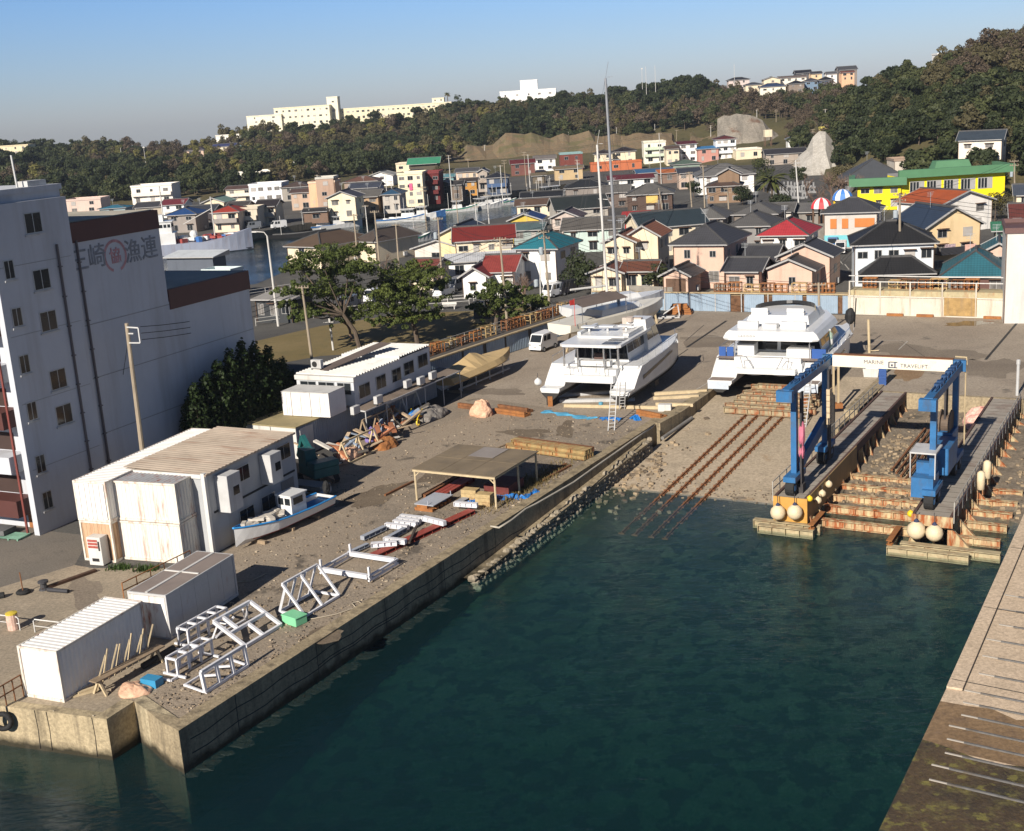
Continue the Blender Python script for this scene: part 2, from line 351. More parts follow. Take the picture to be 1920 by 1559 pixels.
sheet('concrete_yard', gl[9:]+[UV(92,-37.7), UV(104,-37.7), UV(108,-37.7), UV(108,-23.6), UV(103.02,-23.6), UV(103.02,60), Vector((110,100,0)), Vector((60,126.5,0)), Vector((38.3,137.5,0)), Vector((16,150.5,0)), Vector((8,146,0)), Vector((-3.4,120,0))], M_CONC, .004)
rd = px((0,1395),(0,1180),(60,1075),(140,1035),(200,1058),(330,1200)); 
sheet('road', [Vector((-60,140,0)), Vector((-90,95,0)), Vector((-66,68.5,0)), G(-160,1150), G(140,1060), G(170,1005), G(80,995), G(140,960), G(235,925), Vector((-29.2,92,0)), Vector((-38,120,0))], M_ROAD, .004)
sheet('quay_apron', [A0+Vector((0,.8,0)), A1+Vector((-.2,.6,0)), A2+Vector((-.3,.3,0)), UV(35.3,-40.2), G(300,1215), G(335,1205), G(342,1065), G(175,1066), G(140,1060), G(-160,1150), Vector((-66,68.5,0)), Vector((-90,95,0))], ground_mat('apron_concrete', (.33,.27,.195), (.28,.235,.175), (.39,.32,.235), .1, .7, 6, .3, spots=((.085,.075,.062), .3, .62, .5)), .004)
sheet('park_lawn', px((480,690),(600,668),(800,655),(985,600),(1005,575),(900,583),(760,588),(600,612),(480,640)), M_LAWN, .004)
# stains: oil, rust and wet patches lying on the ground
def blotch(name, c, rx, ry, az, m, seed, dz=.009):
    R = random.Random(seed); n = 26; ph = [R.uniform(0,6) for _ in range(4)]; k = MB(); p = G(*c); P = []
    for i in range(n): a = 2*pi*i/n; r = 1+.22*sin(2*a+ph[0])+.16*sin(3*a+ph[1])+.12*sin(5*a+ph[2])+.1*sin(9*a+ph[3]); P.append(p+ux(az)*(cos(a)*r*rx)+uy(az)*(sin(a)*r*ry)+Vector((0,0,dz)))
    k.poly(P); struct(k.build(name, m))
M_ST1 = ground_mat('damp_soil', (.15,.115,.08), (.19,.15,.105), (.12,.095,.07), .3, 1.5, 7, .6); M_ST2 = ground_mat('stained_concrete_patch', (.19,.155,.12), (.23,.19,.145), (.16,.13,.1), .3, 1.2, 6, .3); M_ST3 = ground_mat('rust_stain', (.25,.16,.09), (.28,.2,.12), (.2,.12,.06), .3, 1.5, 6, .3)
for i, (c, rx, ry, az, m) in enumerate((((985,812),2.4,1.0,30,M_ST1),((1060,806),2.2,.8,100,M_ST1),((850,880),1.6,3.2,30,M_ST1),((700,930),1.2,3.5,30,M_ST1),((600,1195),.8,1.4,30,M_ST1),((1100,690),2.5,5,20,M_ST2),((1330,640),4,2.5,60,M_ST2),((1730,660),5,3,40,M_ST2),((1860,690),2.2,4.5,25,M_ST2),((1700,700),1.2,3.2,30,M_ST3),((1395,720),2.2,1.2,20,M_ST2),((160,1110),2.6,.9,60,M_ST2),((330,1225),.7,1.1,25,M_ST1),((920,735),3,1.5,20,M_ST2))): blotch('ground_stain', c, rx, ry, az, m, i)
# wet patch, drain lines, painted lines in the yard
M_DARK = mat('dark_seam', (.03,.028,.025), .8); M_LINE = mat('worn_paint', (.42,.4,.36), .8, .4, 3)
def strip(k, a, b, w, dz=.012):
    d = (b-a).normalized(); n = Vector((-d.y,d.x,0))*w/2; k.face([a-n+Vector((0,0,dz)), b-n+Vector((0,0,dz)), b+n+Vector((0,0,dz)), a+n+Vector((0,0,dz))])
k = MB()
for a, b, w in (((1912,600),(1848,675),.25),((1362,602),(1288,652),.3),((1290,655),(1240,690),.12),((1690,640),(1780,700),.06),((1320,610),(1285,640),.08)): strip(k, G(*a), G(*b), w)
struct(k.build('drain_line', M_DARK))
k = MB()
for a, b in (((1290,632),(1368,632)),((1640,638),(1702,640)),((1702,640),(1685,656)),((990,672),(930,700)),((1375,690),(1290,740)),((870,712),(940,688)),((1640,660),(1650,655))): strip(k, G(*a), G(*b), .09)
struct(k.build('painted_line', M_LINE))
k = MB(); c = G(1818,607); k.poly([(c.x+cos(t*pi/8)*(2.6+.5*sin(t*2.3)), c.y+sin(t*pi/8)*(1.3+.3*cos(t*3.1)), .014) for t in range(16)])
struct(k.build('puddle', mat('puddle_water', (.02,.022,.025), .04, .1, spec=.6)))
# ---- loose stones and litter on the gravel: uncountable
k = MB(); R = random.Random(3)
for i in range(3000):
    u = 36+R.random()**1.15*52; v = -38.6-R.random()**1.4*(4.5+min(12, (u-34)*.35)); s = R.choice((.03,.04,.05,.06,.09))*R.uniform(.7,1.4)
    p = UV(u, v); k.cbox((p.x,p.y,s*.3), s*R.uniform(.8,1.8), s, s*.7, R.uniform(0,3), R.choice((0,0,0,1,1,2)), R.uniform(-.4,.4))
o = k.build('loose_stones', [mat('stone_a', (.27,.21,.145), .9), mat('stone_b', (.13,.105,.08), .9), mat('stone_c', (.4,.33,.24), .9)]); o['kind'] = 'stuff'; o['label'] = 'loose stones strewn over the brown gravel yard along the quay'
# dry grass tufts by the quay edge
k = MB()
for i in range(1500):
    u = R.gauss(70.5,2.6); v = -39.7+R.gauss(0,.55); p = UV(u, v); a = R.uniform(0,6.3); h = R.uniform(.12,.34); w = .03
    q = Vector((cos(a)*w, sin(a)*w, 0)); t = Vector((R.gauss(0,.08), R.gauss(0,.08), h)); k.face([p-q, p+q, p+t+q*.2, p+t-q*.2])
for cx, cy, n in ((228,1067,160),(275,1070,200)):
    c = G(cx, cy)
    for i in range(n):
        p = c+Vector((R.gauss(0,.35), R.gauss(0,.15), 0)); a = R.uniform(0,6.3); q = Vector((cos(a)*.04, sin(a)*.04, 0)); t = Vector((R.gauss(0,.1), R.gauss(0,.1), R.uniform(.1,.4))); k.face([p-q, p+q, p+t+q*.3, p+t-q*.3], 1)
o = k.build('dry_grass', [leaf_mat('straw', (.16,.12,.045), (.25,.19,.08)), leaf_mat('weed', (.03,.055,.012), (.06,.1,.02))]); o['kind'] = 'stuff'; o['label'] = 'dry grass and weeds along the yard edge'
# ---- quay walls
t = thing('quay_wall', 'long worn concrete quay wall running from the near corner along the water', 'quay wall')
k = MB(); k.prism([UV(34.4,-37.6), UV(92,-37.6), UV(92,-38.4), UV(35.3,-38.4), UV(35.3,-40.4), A3+Vector((-.55,.45,0)), A3], -4.5, .1); k.build('body', M_QUAY, t)
k = MB()
for u in range(38, 90, 6): k.face([UV(u,-37.594,.1), UV(u+.05,-37.594,.1), UV(u+.05,-37.594,-2.2), UV(u,-37.594,-2.2)])
for a, b, z in ((35,60,-.62),(44,66,-1.15),(35,52,-1.3)):
    for q in range(a, b, 1):
        z1 = z+.06*sin(q*1.7); z2 = z+.06*sin((q+1)*1.7); k.face([UV(q,-37.594,z1-.03), UV(q+1,-37.594,z2-.03), UV(q+1,-37.594,z2+.03), UV(q,-37.594,z1+.03)])
k.build('crack', M_DARK, t)
k = MB()     # rounded weedy foot at the waterline
for i in range(330):
    u = R.uniform(34.6,90); p = UV(u,-37.5+abs(R.gauss(0,.22)),-2.1); q = R.uniform(.1,.34); k.blob((p.x,p.y,p.z), q*1.5, q, q*.3, 7, 4, .45, 0, i)
k.build('weedy_footing', mat('weed_rock', (.012,.011,.006), .7, .4, 3, .8, 8), t)
t = thing('quay_wall', 'near concrete quay wall with hanging rope at the bottom left corner', 'quay wall')
k = MB(); k.prism([A0, A1, A2, A2+Vector((-.6,.35,0)), A1+Vector((-.4,.7,0)), A0+Vector((0,.9,0))], -4.5, .06); k.build('body', wallmat('near_quay_concrete', (.42,.34,.215)), t)
k = MB()
for f_ in (.012,.05,.06): 
    a = A1.lerp(A0, f_); n = Vector((-.34,-.94,0))*.012; k.tube([a+n+Vector((0,0,.05)), a+n+Vector((.03,0,-.9)), a+n+Vector((-.02,0,-1.9))], .02, 4)
k.build('crack', M_DARK, t)
t = thing('quay_wall', 'pale short concrete wall at the back of the quay notch', 'quay wall')
k = MB(); k.prism([A2, A3+Vector((-.02,.02,0)), A3+Vector((.3,.6,0)), A2+Vector((.2,.7,0))], -4.5, .05); k.build('body', wallmat('notch_concrete', (.42,.35,.23)), t)
# stone retaining wall with its ledge
t = thing('stone_wall', 'rough stone retaining wall with concrete ledge below the quay edge', 'stone wall')
k = MB(); k2 = MB(); us = [58+i*.5 for i in range(56)]
def ledge(u): return -1.75+(u-58)/34*1.55
R = random.Random(5)
for i in range(len(us)-1):
    a, b = us[i], us[i+1]
    k2.face([UV(a,-36.75,ledge(a)), UV(b,-36.75,ledge(b)), UV(b,-37.598,ledge(b)), UV(a,-37.598,ledge(a))][::-1]); k2.face([UV(a,-36.75,ledge(a)), UV(b,-36.75,ledge(b)), UV(b,-36.75,ledge(b)-.18), UV(a,-36.75,ledge(a)-.18)])
    z = -2.6
    while z < ledge(a)-.1:
        h = R.uniform(.3,.42); w = R.uniform(.4,.6); p = UV(a+R.uniform(0,.3), -36.98+R.uniform(-.02,.03)+.25*max(0, -2-z)*1.2, z+h/2)
        k.blob((p.x,p.y,p.z), w*.6, .2, h*.6, 7, 4, .16, 0, R.randint(0,999), False); z += h*.9
    k.face([UV(a,-37.05,ledge(a)-.1), UV(b,-37.05,ledge(b)-.1), UV(b,-36.9,-4), UV(a,-36.9,-4)], 1)
k.build('masonry', [mat('wall_stone', (.29,.245,.18), .9, .35, 2.5, .7, 9, dirt=(.06,.05,.03), damt=.7, dscale=(.8,.8,.8)), mat('mortar', (.1,.085,.06), .9)], t); k2.build('ledge', M_QUAY, t)
# ---- slipway, beach, seabed, water
k = MB()
for i in range(24):
    u0 = 77.4+i*30.6/24; u1 = 77.4+(i+1)*30.6/24
    for j in range(4): v0 = -37.1+j*13.5/4; v1 = v0+13.5/4; k.face([UV(u0,v0,slipz(u0)), UV(u0,v1,slipz(u0)), UV(u1,v1,slipz(u1)), UV(u1,v0,slipz(u1))])
struct(k.build('slipway', M_SLIP))
k = MB(); k.loft([[UV(u, -37.1+i*13.5/23, slipz(u)) for i in range(24)] for u in (52, 58, 64, 70, 77.4)], 0, False, False); struct(k.build('slip_algae', ground_mat('slip_weed', (.07,.06,.035), (.045,.045,.025), (.13,.11,.06), .3, 1.4, 5, .6, rough=.6)))
def bed(x, y):
    u, v = uvof((x, y)); s = max(0, 79-u)
    z = -1.35-(103-u)*.0283 if u > 79 else -2.03-.05*s-.0004*s*s-(0 if s < 27 else .006*(s-27)**2)
    z += .12*sin(x*1.3+y*.7)*sin(y*1.1-x*.4)+.06*sin(x*3.1)*sin(y*2.7)
    return min(z, -.3) 
k = MB(); nx, ny = 90, 90; g = [[None]*(ny+1) for _ in range(nx+1)]
rings = [[(lambda u, v: (lambda p: (p.x, p.y, bed(p.x, p.y)))(UV(u, v)))(20+83.0*j/ny, -37+110.0*i/nx*(.35+.65*i/nx)) for j in range(ny+1)] for i in range(nx+1)]
k.loft([r[62:] for r in rings], 0, False, False); kb = MB(); kb.loft([r[:63] for r in rings], 0, False, False)
def bedmat():
    m = ground_mat('sea_bed', (.085,.085,.048), (.05,.055,.03), (.15,.145,.085), .3, 1.5, 7, .9, spots=((.018,.024,.012), .9, .5, .85))
    return m
struct(k.build('beach', M_BEACH, smooth=True)); struct(kb.build('sea_bed', bedmat(), smooth=True))
k = MB(); k.face([(-300,0,-6.5),(300,0,-6.5),(300,460,-6.5),(-300,460,-6.5)]); struct(k.build('seabed', mat('deep_bed', (.02,.045,.04), .9, .5, .3)))
def watermat():
    m = bpy.data.materials.new('sea_water'); m.use_nodes = True; nt = m.node_tree; N = nt.nodes; L = nt.links; N.remove(N['Principled BSDF']); out = N['Material Output']
    co = N.new('ShaderNodeTexCoord').outputs['Object']
    def nz(scale, det, rot, str_):
        mp = N.new('ShaderNodeMapping'); mp.inputs['Scale'].default_value = scale; mp.inputs['Rotation'].default_value = (0,0,rot); L.new(co, mp.inputs[0])
        n = N.new('ShaderNodeTexNoise'); n.inputs['Scale'].default_value = 1; n.inputs['Detail'].default_value = det; n.inputs['Roughness'].default_value = .55; n.inputs['Distortion'].default_value = .5; L.new(mp.outputs[0], n.inputs['Vector'])
        s = N.new('ShaderNodeMath'); s.operation = 'MULTIPLY'; s.inputs[1].default_value = str_; L.new(n.outputs['Fac'], s.inputs[0]); return s.outputs[0]
    def add(a, b):
        s = N.new('ShaderNodeMath'); s.operation = 'ADD'; L.new(a, s.inputs[0]); L.new(b, s.inputs[1]); return s.outputs[0]
    h = add(add(nz((.5,1.1,1), 4, .25, .5), nz((1.6,3.6,1), 4, -.2, .32)), nz((6,9,1), 2, .5, .07))
    pm = N.new('ShaderNodeTexNoise'); pm.inputs['Scale'].default_value = .09; pm.inputs['Detail'].default_value = 3; L.new(co, pm.inputs['Vector'])
    pr = N.new('ShaderNodeMapRange'); pr.inputs[1].default_value = .35; pr.inputs[2].default_value = .68; pr.inputs[3].default_value = .35; pr.inputs[4].default_value = 1.0; L.new(pm.outputs['Fac'], pr.inputs[0])
    hm = N.new('ShaderNodeMath'); hm.operation = 'MULTIPLY'; L.new(h, hm.inputs[0]); L.new(pr.outputs[0], hm.inputs[1])
    bp = N.new('ShaderNodeBump'); bp.inputs['Strength'].default_value = 1; bp.inputs['Distance'].default_value = .16; L.new(hm.outputs[0], bp.inputs['Height'])
    b2 = N.new('ShaderNodeBump'); b2.inputs['Strength'].default_value = 1; b2.inputs['Distance'].default_value = .1; L.new(hm.outputs[0], b2.inputs['Height'])
    fr = N.new('ShaderNodeFresnel'); fr.inputs['IOR'].default_value = 1.33; L.new(b2.outputs[0], fr.inputs['Normal'])
    gl_ = N.new('ShaderNodeBsdfGlossy'); gl_.inputs['Roughness'].default_value = .05; L.new(bp.outputs[0], gl_.inputs['Normal'])
    tr = N.new('ShaderNodeBsdfTransparent'); tr.inputs[0].default_value = (.95,.985,.985,1)
    df = N.new('ShaderNodeBsdfDiffuse'); df.inputs[0].default_value = (.016,.072,.085,1); L.new(bp.outputs[0], df.inputs['Normal'])
    a = N.new('ShaderNodeMixShader'); a.inputs[0].default_value = .2; L.new(tr.outputs[0], a.inputs[1]); L.new(df.outputs[0], a.inputs[2])
    b = N.new('ShaderNodeMixShader'); ge = N.new('ShaderNodeNewGeometry'); iv = N.new('ShaderNodeMath'); iv.operation = 'SUBTRACT'; iv.inputs[0].default_value = 1; L.new(ge.outputs['Backfacing'], iv.inputs[1]); fm = N.new('ShaderNodeMath'); fm.operation = 'MULTIPLY'; L.new(fr.outputs[0], fm.inputs[0]); L.new(iv.outputs[0], fm.inputs[1]); L.new(fm.outputs[0], b.inputs[0]); L.new(a.outputs[0], b.inputs[1]); L.new(gl_.outputs[0], b.inputs[2]); L.new(b.outputs[0], out.inputs[0])
    va = N.new('ShaderNodeVolumeAbsorption'); va.inputs[0].default_value = (.28,.64,.6,1); va.inputs[1].default_value = .5; L.new(va.outputs[0], out.inputs['Volume'])
    return m
k = MB(); k.box(-300, 300, 4, 460, -8, -2); struct(k.build('water', watermat()))
# right hand concrete ramp dipping into the water
ra, rb = G(1925,955,-1.2), G(1775,1290,-1.72); rc = G(1690,1470,-1.96); dR = ux(122)*-1; dR = Vector((cos(rad(34)), -sin(rad(34)), 0))
def rz_(p): return 0
t = thing('boat_ramp', 'pale concrete boat ramp with kerb dipping under water at the lower right', 'boat ramp')
k = MB(); w = 26; r2 = rc+(rc-rb)*1.6+Vector((0,0,.2)); pts = [ra, rb, rc, r2]; kerb = .75
for a, b in zip(pts, pts[1:]):
    k.face([a, b, b+dR*w, a+dR*w]); k.face([a, a+Vector((0,0,-4)), b+Vector((0,0,-4)), b])
k.build('slab', [M_RAMP], t)
o = t.children[0]
# algae zone: the slab below the tide line is a sheet of its own just above
tm = rb.lerp(rc, .16); te = rb.lerp(rc, .62); k = MB()
R = random.Random(9); top = [tm+dR*(i*1.1)+(tm-rb).normalized()*R.uniform(-.35,.35)+Vector((0,0,.01)) for i in range(24)]
k.loft([top, [te+dR*(i*1.1)+Vector((0,0,.007)) for i in range(24)]], 0, False, False); k.build('damp_concrete', ground_mat('damp_ramp', (.24,.16,.09), (.19,.125,.07), (.16,.11,.075), .3, 1.2, 5, .3, rough=.6), t)
k = MB(); top = [te+dR*(i*1.1)+(te-rb).normalized()*R.uniform(-.5,.4)+Vector((0,0,.014)) for i in range(24)]
k.loft([top, [rc+dR*(i*1.1)+Vector((0,0,.006)) for i in range(24)], [r2+dR*(i*1.1)+Vector((0,0,.006)) for i in range(24)]], 0, False, False)
k.build('wet_algae', M_WET, t)
k = MB(); k.bar(ra+Vector((0,0,.05))+dR*.35, rb+Vector((0,0,.05))+dR*.35, .7, .1); k.build('kerb', M_RAMP, t)
k = MB()
for q in (.28,.63,.97): a = ra.lerp(rb, q); k.bar(a+dR*.1+Vector((0,0,.106)), a+dR*24+Vector((0,0,.004)), .04, .012)
k.bar(ra+dR*.72+Vector((0,0,.01)), rb+dR*.72+Vector((0,0,.01)), .05, .012); k.build('joint', M_DARK, t)
for i in range(14):
    f_ = .55+i*.075; a = (ra.lerp(rb, f_) if f_ < 1 else rb.lerp(rc, (f_-1)*1.75)) + dR*(1.5+.15*(i % 3)) + Vector((0,0,.06))
    k = MB(); k.bar(a, a+dR*(20+i % 3), .09, .07, 0); k.bar(a-dR*.7, a, .07, .05, 1); o = k.build('steel_skid', [mat('skid_steel', (.13,.125,.12), .6, .25, 3, dirt=(.1,.07,.04), damt=.6, dscale=(1,1,1)), mat('skid_tip', (.34,.31,.27), .8)])
    tag(o, ORD[i]+' dark steel skid bar from the top of the pale ramp', 'skid bar', 'skid bars across the boat ramp')
# ================================================================ YARD: warehouse, containers, offices, gear
M_WHITE = mat('white_paint', '#dddbd6', .5, .06, .8, dirt='#9a8f80', damt=.35, dlo=.52)
M_GREYW = mat('grey_steel', '#c9c9c8', .5, .1, 1, dirt='#80766a', damt=.4)
M_GLASS = mat('dark_glass', (.018,.022,.026), .08, .3, .4, spec=.6)
M_ALU = mat('aluminium', '#b9bcbe', .4, .1, 2, metal=.3)
M_BLACK = mat('black_rubber', (.018,.018,.018), .8, .3, 3)
M_RUST = mat('rusty_steel', (.2,.085,.035), .85, .35, 2.5, .4, 12, dirt=(.09,.045,.025), damt=.7, dscale=(1.4,1.4,1.4))
M_RUSTL = mat('orange_rust', (.32,.13,.04), .85, .3, 3, .4, 12, dirt=(.16,.065,.03), damt=.8, dscale=(1.5,1.5,1.5))
M_WOOD = mat('grey_timber', (.27,.2,.13), .85, .25, 2, .3, 10)
M_WOODL = mat('pale_timber', (.5,.4,.25), .8, .2, 2, .2, 10)
M_BLUET = mat('blue_tarp', (.02,.17,.5), .45, .25, 2, .6, 6)
M_REDOX = mat('red_oxide', (.3,.06,.04), .6, .15, 1.5)
M_CONTW = rust_mat('container_white', hx('#e9e4da', .84), .75, .53, .05)
M_CONTF = rust_mat('container_frame', hx('#e6dfd2', .84), .85, .5, .08)
M_CONTB = rust_mat('container_plain', hx('#f0eeea', .85), .4, .63, .05)
def onwall(p0, d, x, y):                  # (distance along d, height) of the point of a vertical wall seen at (x, y)
    n = Vector((d.y, -d.x, 0)); r = ray(x, y); o = Vector((0,0,H)); t = (Vector(p0)-o).dot(n)/r.dot(n); q = o+r*t
    return (q-Vector(p0)).dot(d), q.z
def corr(k, a, b, z0, z1, dep=.035, pitch=.28, m=0, n=None):
    a, b = Vector(a), Vector(b); L_ = (b-a).length; d = (b-a)/L_; n = Vector((d.y,-d.x,0)) if n is None else n
    c = max(2, int(L_/pitch)); st = L_/c; P = []
    for i in range(c):
        s = i*st
        for f_, o in ((0,0),(.3,0),(.5,-1),(.8,-1)): P.append(a+d*(s+f_*st)+n*(o*dep))
    P.append(b); k.loft([[p+Vector((0,0,z0)) for p in P], [p+Vector((0,0,z1)) for p in P]], m, False, False)
def container(label, org, az, sx, sy, h, mats, roofm=None, group=None, flat=False, doors=None, z=0.0, name='shipping_container'):
    t = thing(name, label, 'container', (org[0],org[1],z), az, group); m = mats; e = .06
    k = MB()
    if flat:
        k.box(e,sx-e,e,sy-e,.1,h-.08)
        for q in range(1, int(max(sx,sy)/1.2)): k.box(sx-e,sx-e+.012,q*1.2,q*1.2+.03,.2,h-.15) if sy > sx else None
    else:
        for a, b in (((e,e),(sx-e,e)),((sx-e,e),(sx-e,sy-e)),((sx-e,sy-e),(e,sy-e)),((e,sy-e),(e,e))): corr(k, (*a,0), (*b,0), .12, h-.1)
    k.build('shell', m, t)
    k = MB()
    if flat: k.box(.05,sx-.05,.05,sy-.05,h-.08,h-.01)
    else:
        L_ = max(sx,sy); c = int(L_/.3); P = []
        for i in range(c):
            for f_, o in ((0,0),(.35,0),(.5,.03),(.85,.03)): P.append((.06+(L_-.12)*(i+f_)/c, o))
        if sy >= sx: k.loft([[(.06,s,h-.045+o) for s, o in P], [(sx-.06,s,h-.045+o) for s, o in P]][::-1], 0, False, False)
        else: k.loft([[(s,.06,h-.045+o) for s, o in P], [(s,sy-.06,h-.045+o) for s, o in P]], 0, False, False)
    k.build('roof', roofm or m, t)
    k = MB()
    for x in (0, sx-.12):
        for y in (0, sy-.12): k.box(x,x+.12,y,y+.12,0,h)
    for z0, z1 in ((0,.14),(h-.12,h-.005)):
        k.box(.12,sx-.12,0,.07,z0,z1); k.box(.12,sx-.12,sy-.07,sy,z0,z1); k.box(0,.07,.12,sy-.12,z0,z1); k.box(sx-.07,sx,.12,sy-.12,z0,z1)
    k.build('frame', M_CONTF if not flat else m, t)
    if doors == 'front':
        for s in range(2):
            k = MB(); x0 = .14+s*(sx-.28)/2; k.box(x0+.02,x0+(sx-.28)/2-.02,-.03,.05,.16,h-.14)
            for f_ in (.3,.72): k.tube([(x0+f_*sx/2.4,-.06,.15),(x0+f_*sx/2.4,-.06,h-.15)], .02, 5)
            k.build('door', m, t)
    return t
# ---- warehouse with stair tower
AZB = 25.5; dB, nB = uy(AZB), ux(AZB); B0 = G(75,1005)
sT = solve_w(B0, dB, 209); sS = solve_w(B0, dB, 362); sE = solve_w(B0, dB, 503)
def wy(s, x): # row on the wall for pixel column handled by caller
    return s
hT = HT(B0+dB*sT, 99, 354); h1 = HT(B0+dB*sT, 108, 421); h1b = HT(B0+dB*sS, 305, 392); h1 = (h1+h1b)/2; h2 = HT(B0+dB*(sS+.1), 325, 541); h2b = HT(B0+dB*sE, 471, 510); h2 = (h2+h2b)/2
wb = thing('warehouse', 'tall white cold store warehouse with stair tower and maroon roof trim', 'warehouse', B0, AZB)
M_BLD = mat('warehouse_wall', '#cdd0d6', .8, .05, .35, .15, 6, dirt='#a9a4a0', damt=.35, dscale=(.7,.7,.07))
M_MAR = mat('maroon_trim', (.085,.03,.025), .6, .1, 1)
k = MB(); k.box(-24,-.45,1.2,sT,0,hT); k.box(-.45,0,0,sT,0,hT-.5); k.build('stair_tower', M_BLD, wb)
k = MB(); k.box(-24,-.3,1.0,sT+.1,hT,hT+.35); k.box(-.75,.12,-.12,.8,hT-3.2,hT+.5); k.build('roof_trim', M_BLD, wb)
k = MB(); k.box(-28,-.25,sT,sS,0,h1); k.box(-28,-.25,sS,sE,0,h2-.9); k.build('wall', M_BLD, wb)
k = MB(); k.box(-28,-.18,sT+.05,sS+.02,h1-1.35,h1); k.box(-28.2,-.18,sS+.05,sE+.1,h2-1.5,h2); k.build('maroon_parapet', M_MAR, wb)
k = MB(); k.box(-27.7,-.5,sT+.3,sS-.3,h1,h1+.06); k.box(-27.7,-.5,sS+.3,sE-.3,h2-.0,h2+.03); k.build('roof', mat('warehouse_roof', '#b9b2a2', .9, .2, .3), wb)
for x, y, s in ((17,506,0),(32,595,0),(46,683,0),(60,771,0),(76,870,0),(89,938,0),(62,418,1),(78,524,1),(91,602,1),(109,711,1),(120,777,1)):
    s_, z_ = onwall(B0, dB, x, y); w_, h_ = ((.42,.62) if s == 0 else (.72,.68))
    k = MB(); k.box(-.02,.03,s_-w_,s_+w_,z_-h_,z_+h_); f = k.build('window', M_ALU, wb); k = MB()
    k.box(.031,.036,s_-w_+.07,s_-.03,z_-h_+.07,z_+h_-.07); k.box(.031,.036,s_+.03,s_+w_-.07,z_-h_+.07,z_+h_-.07); k.build('pane', M_GLASS, f)
    k = MB(); k.box(0,.1,s_-w_-.1,s_+w_+.1,z_-h_-.14,z_-h_-.02); k.build('sill', M_GREYW, f)
M_PIPE = mat('drain_pipe', (.1,.085,.09), .6)
for xa in (120, 162):
    s_, z_ = onwall(B0, dB, xa, 560); k = MB(); kx = .08 if s_ < sT else -.16
    k.tube([(kx,s_,.2),(kx,s_,h1-1.2)], .09, 6)
    for z_ in range(1, int(h1)-1, 2): k.box(kx-.12,kx+.12,s_-.13,s_+.13,z_,z_+.07)
    k.build('drain_pipe', M_PIPE, wb)
for z_ in (5.0, 9.0, 12.7): k = MB(); k.box(-.25,-.235,sT+.1,sE-.05 if z_ < h2-1.6 else sS,z_-.03,z_+.03); k.build('wall_joint', mat('wall_joint', (.3,.3,.3), .9), wb)
for i in range(1,5): k = MB(); k.box(-.02,.012,.3,sT-.3,hT*i/5-.02,hT*i/5+.02); k.build('wall_joint', MATS['wall_joint'], wb)
# lit front of the tower: pilaster, recessed landings
for i in range(6):
    z_ = 1.2+i*3.0
    k = MB(); k.box(-9,-1.25,-.35,1.3,z_,z_+1.15); k.build('balcony', M_MAR if i % 2 == 0 else M_BLD, wb); k = MB(); k.box(-8.8,-2.2,1.18,1.25,z_+1.2,z_+2.4); k.build('opening', mat('painted_opening_shade', (.05,.03,.025), .9), wb)  # flat dark panels: the shade inside the openings is put into their colour
k = MB(); k.box(-2.0,-1.1,1.1,1.19,.02,2.1); k.build('door', mat('rust_door', (.3,.12,.04), .7, .3, 2), wb)
k = MB(); k.tube([(-.95,-.1,.1),(-.95,-.1,hT-1)], .09, 6); k.build('drain_pipe', mat('rust_pipe', (.2,.05,.04), .7), wb)
k = MB(); k.box(-1.6,-.6,sT-2.5,sT-.9,hT+.35,hT+.7); k.tube([(-1,sT-3,hT),(-1.1,sT-3,hT+2.4)], .07, 6)
k.build('roof_vent', M_GREYW, wb)
# lettering on the wall: four characters and the ringed emblem
def lettering(name, body, size, mat_, parent, loc, xdir, up=Vector((0,0,1)), ext=.02, weight=0.0, align='CENTER', spacing=1.0):
    c = bpy.data.curves.new(name, 'FONT'); c.body = body; c.size = size; c.align_x = align; c.align_y = 'CENTER'; c.extrude = ext; c.offset = weight; c.space_character = spacing
    o = bpy.data.objects.new(name, c); COL.objects.link(o); dg = bpy.context.evaluated_depsgraph_get(); dg.update()
    me = bpy.data.meshes.new_from_object(o.evaluated_get(dg)); COL.objects.unlink(o); bpy.data.objects.remove(o)
    me.materials.clear(); me.materials.append(mat_); q = bpy.data.objects.new(name, me); COL.objects.link(q); q.parent = parent
    x = Vector(xdir).normalized(); n = x.cross(up); M = Matrix(((x.x,up.x,n.x,loc[0]),(x.y,up.y,n.y,loc[1]),(x.z,up.z,n.z,loc[2]),(0,0,0,1))); q.matrix_local = M
    return q
M_LET = mat('faded_lettering', (.23,.24,.26), .9, .35, 2); M_EMB = mat('faded_red', (.47,.26,.27), .9, .3, 2)
for ch, x, y in (('三',149,491),('崎',182,483),('漁',249,474),('連',280,467)):
    s_, z_ = onwall(B0+nB*-.25, dB, x, y); lettering('lettering', ch, 1.75, M_LET, wb, (-.235,s_,z_), (0,1,0), weight=.012)
s_, z_ = onwall(B0+nB*-.25, dB, 216, 480); k = MB(); n_ = 40
for i in range(n_):
    a0 = -pi/2+.35+(2*pi-.7)*i/n_; a1 = -pi/2+.35+(2*pi-.7)*(i+1)/n_
    k.face([(-.23,s_+r_*cos(a),z_+r_*sin(a)) for r_, a in ((.95,a0),(1.15,a0),(1.15,a1),(.95,a1))])
k.build('emblem_ring', M_EMB, wb); lettering('emblem_character', '協', 1.15, M_EMB, wb, (-.235,s_,z_-.05), (0,1,0), weight=.02)
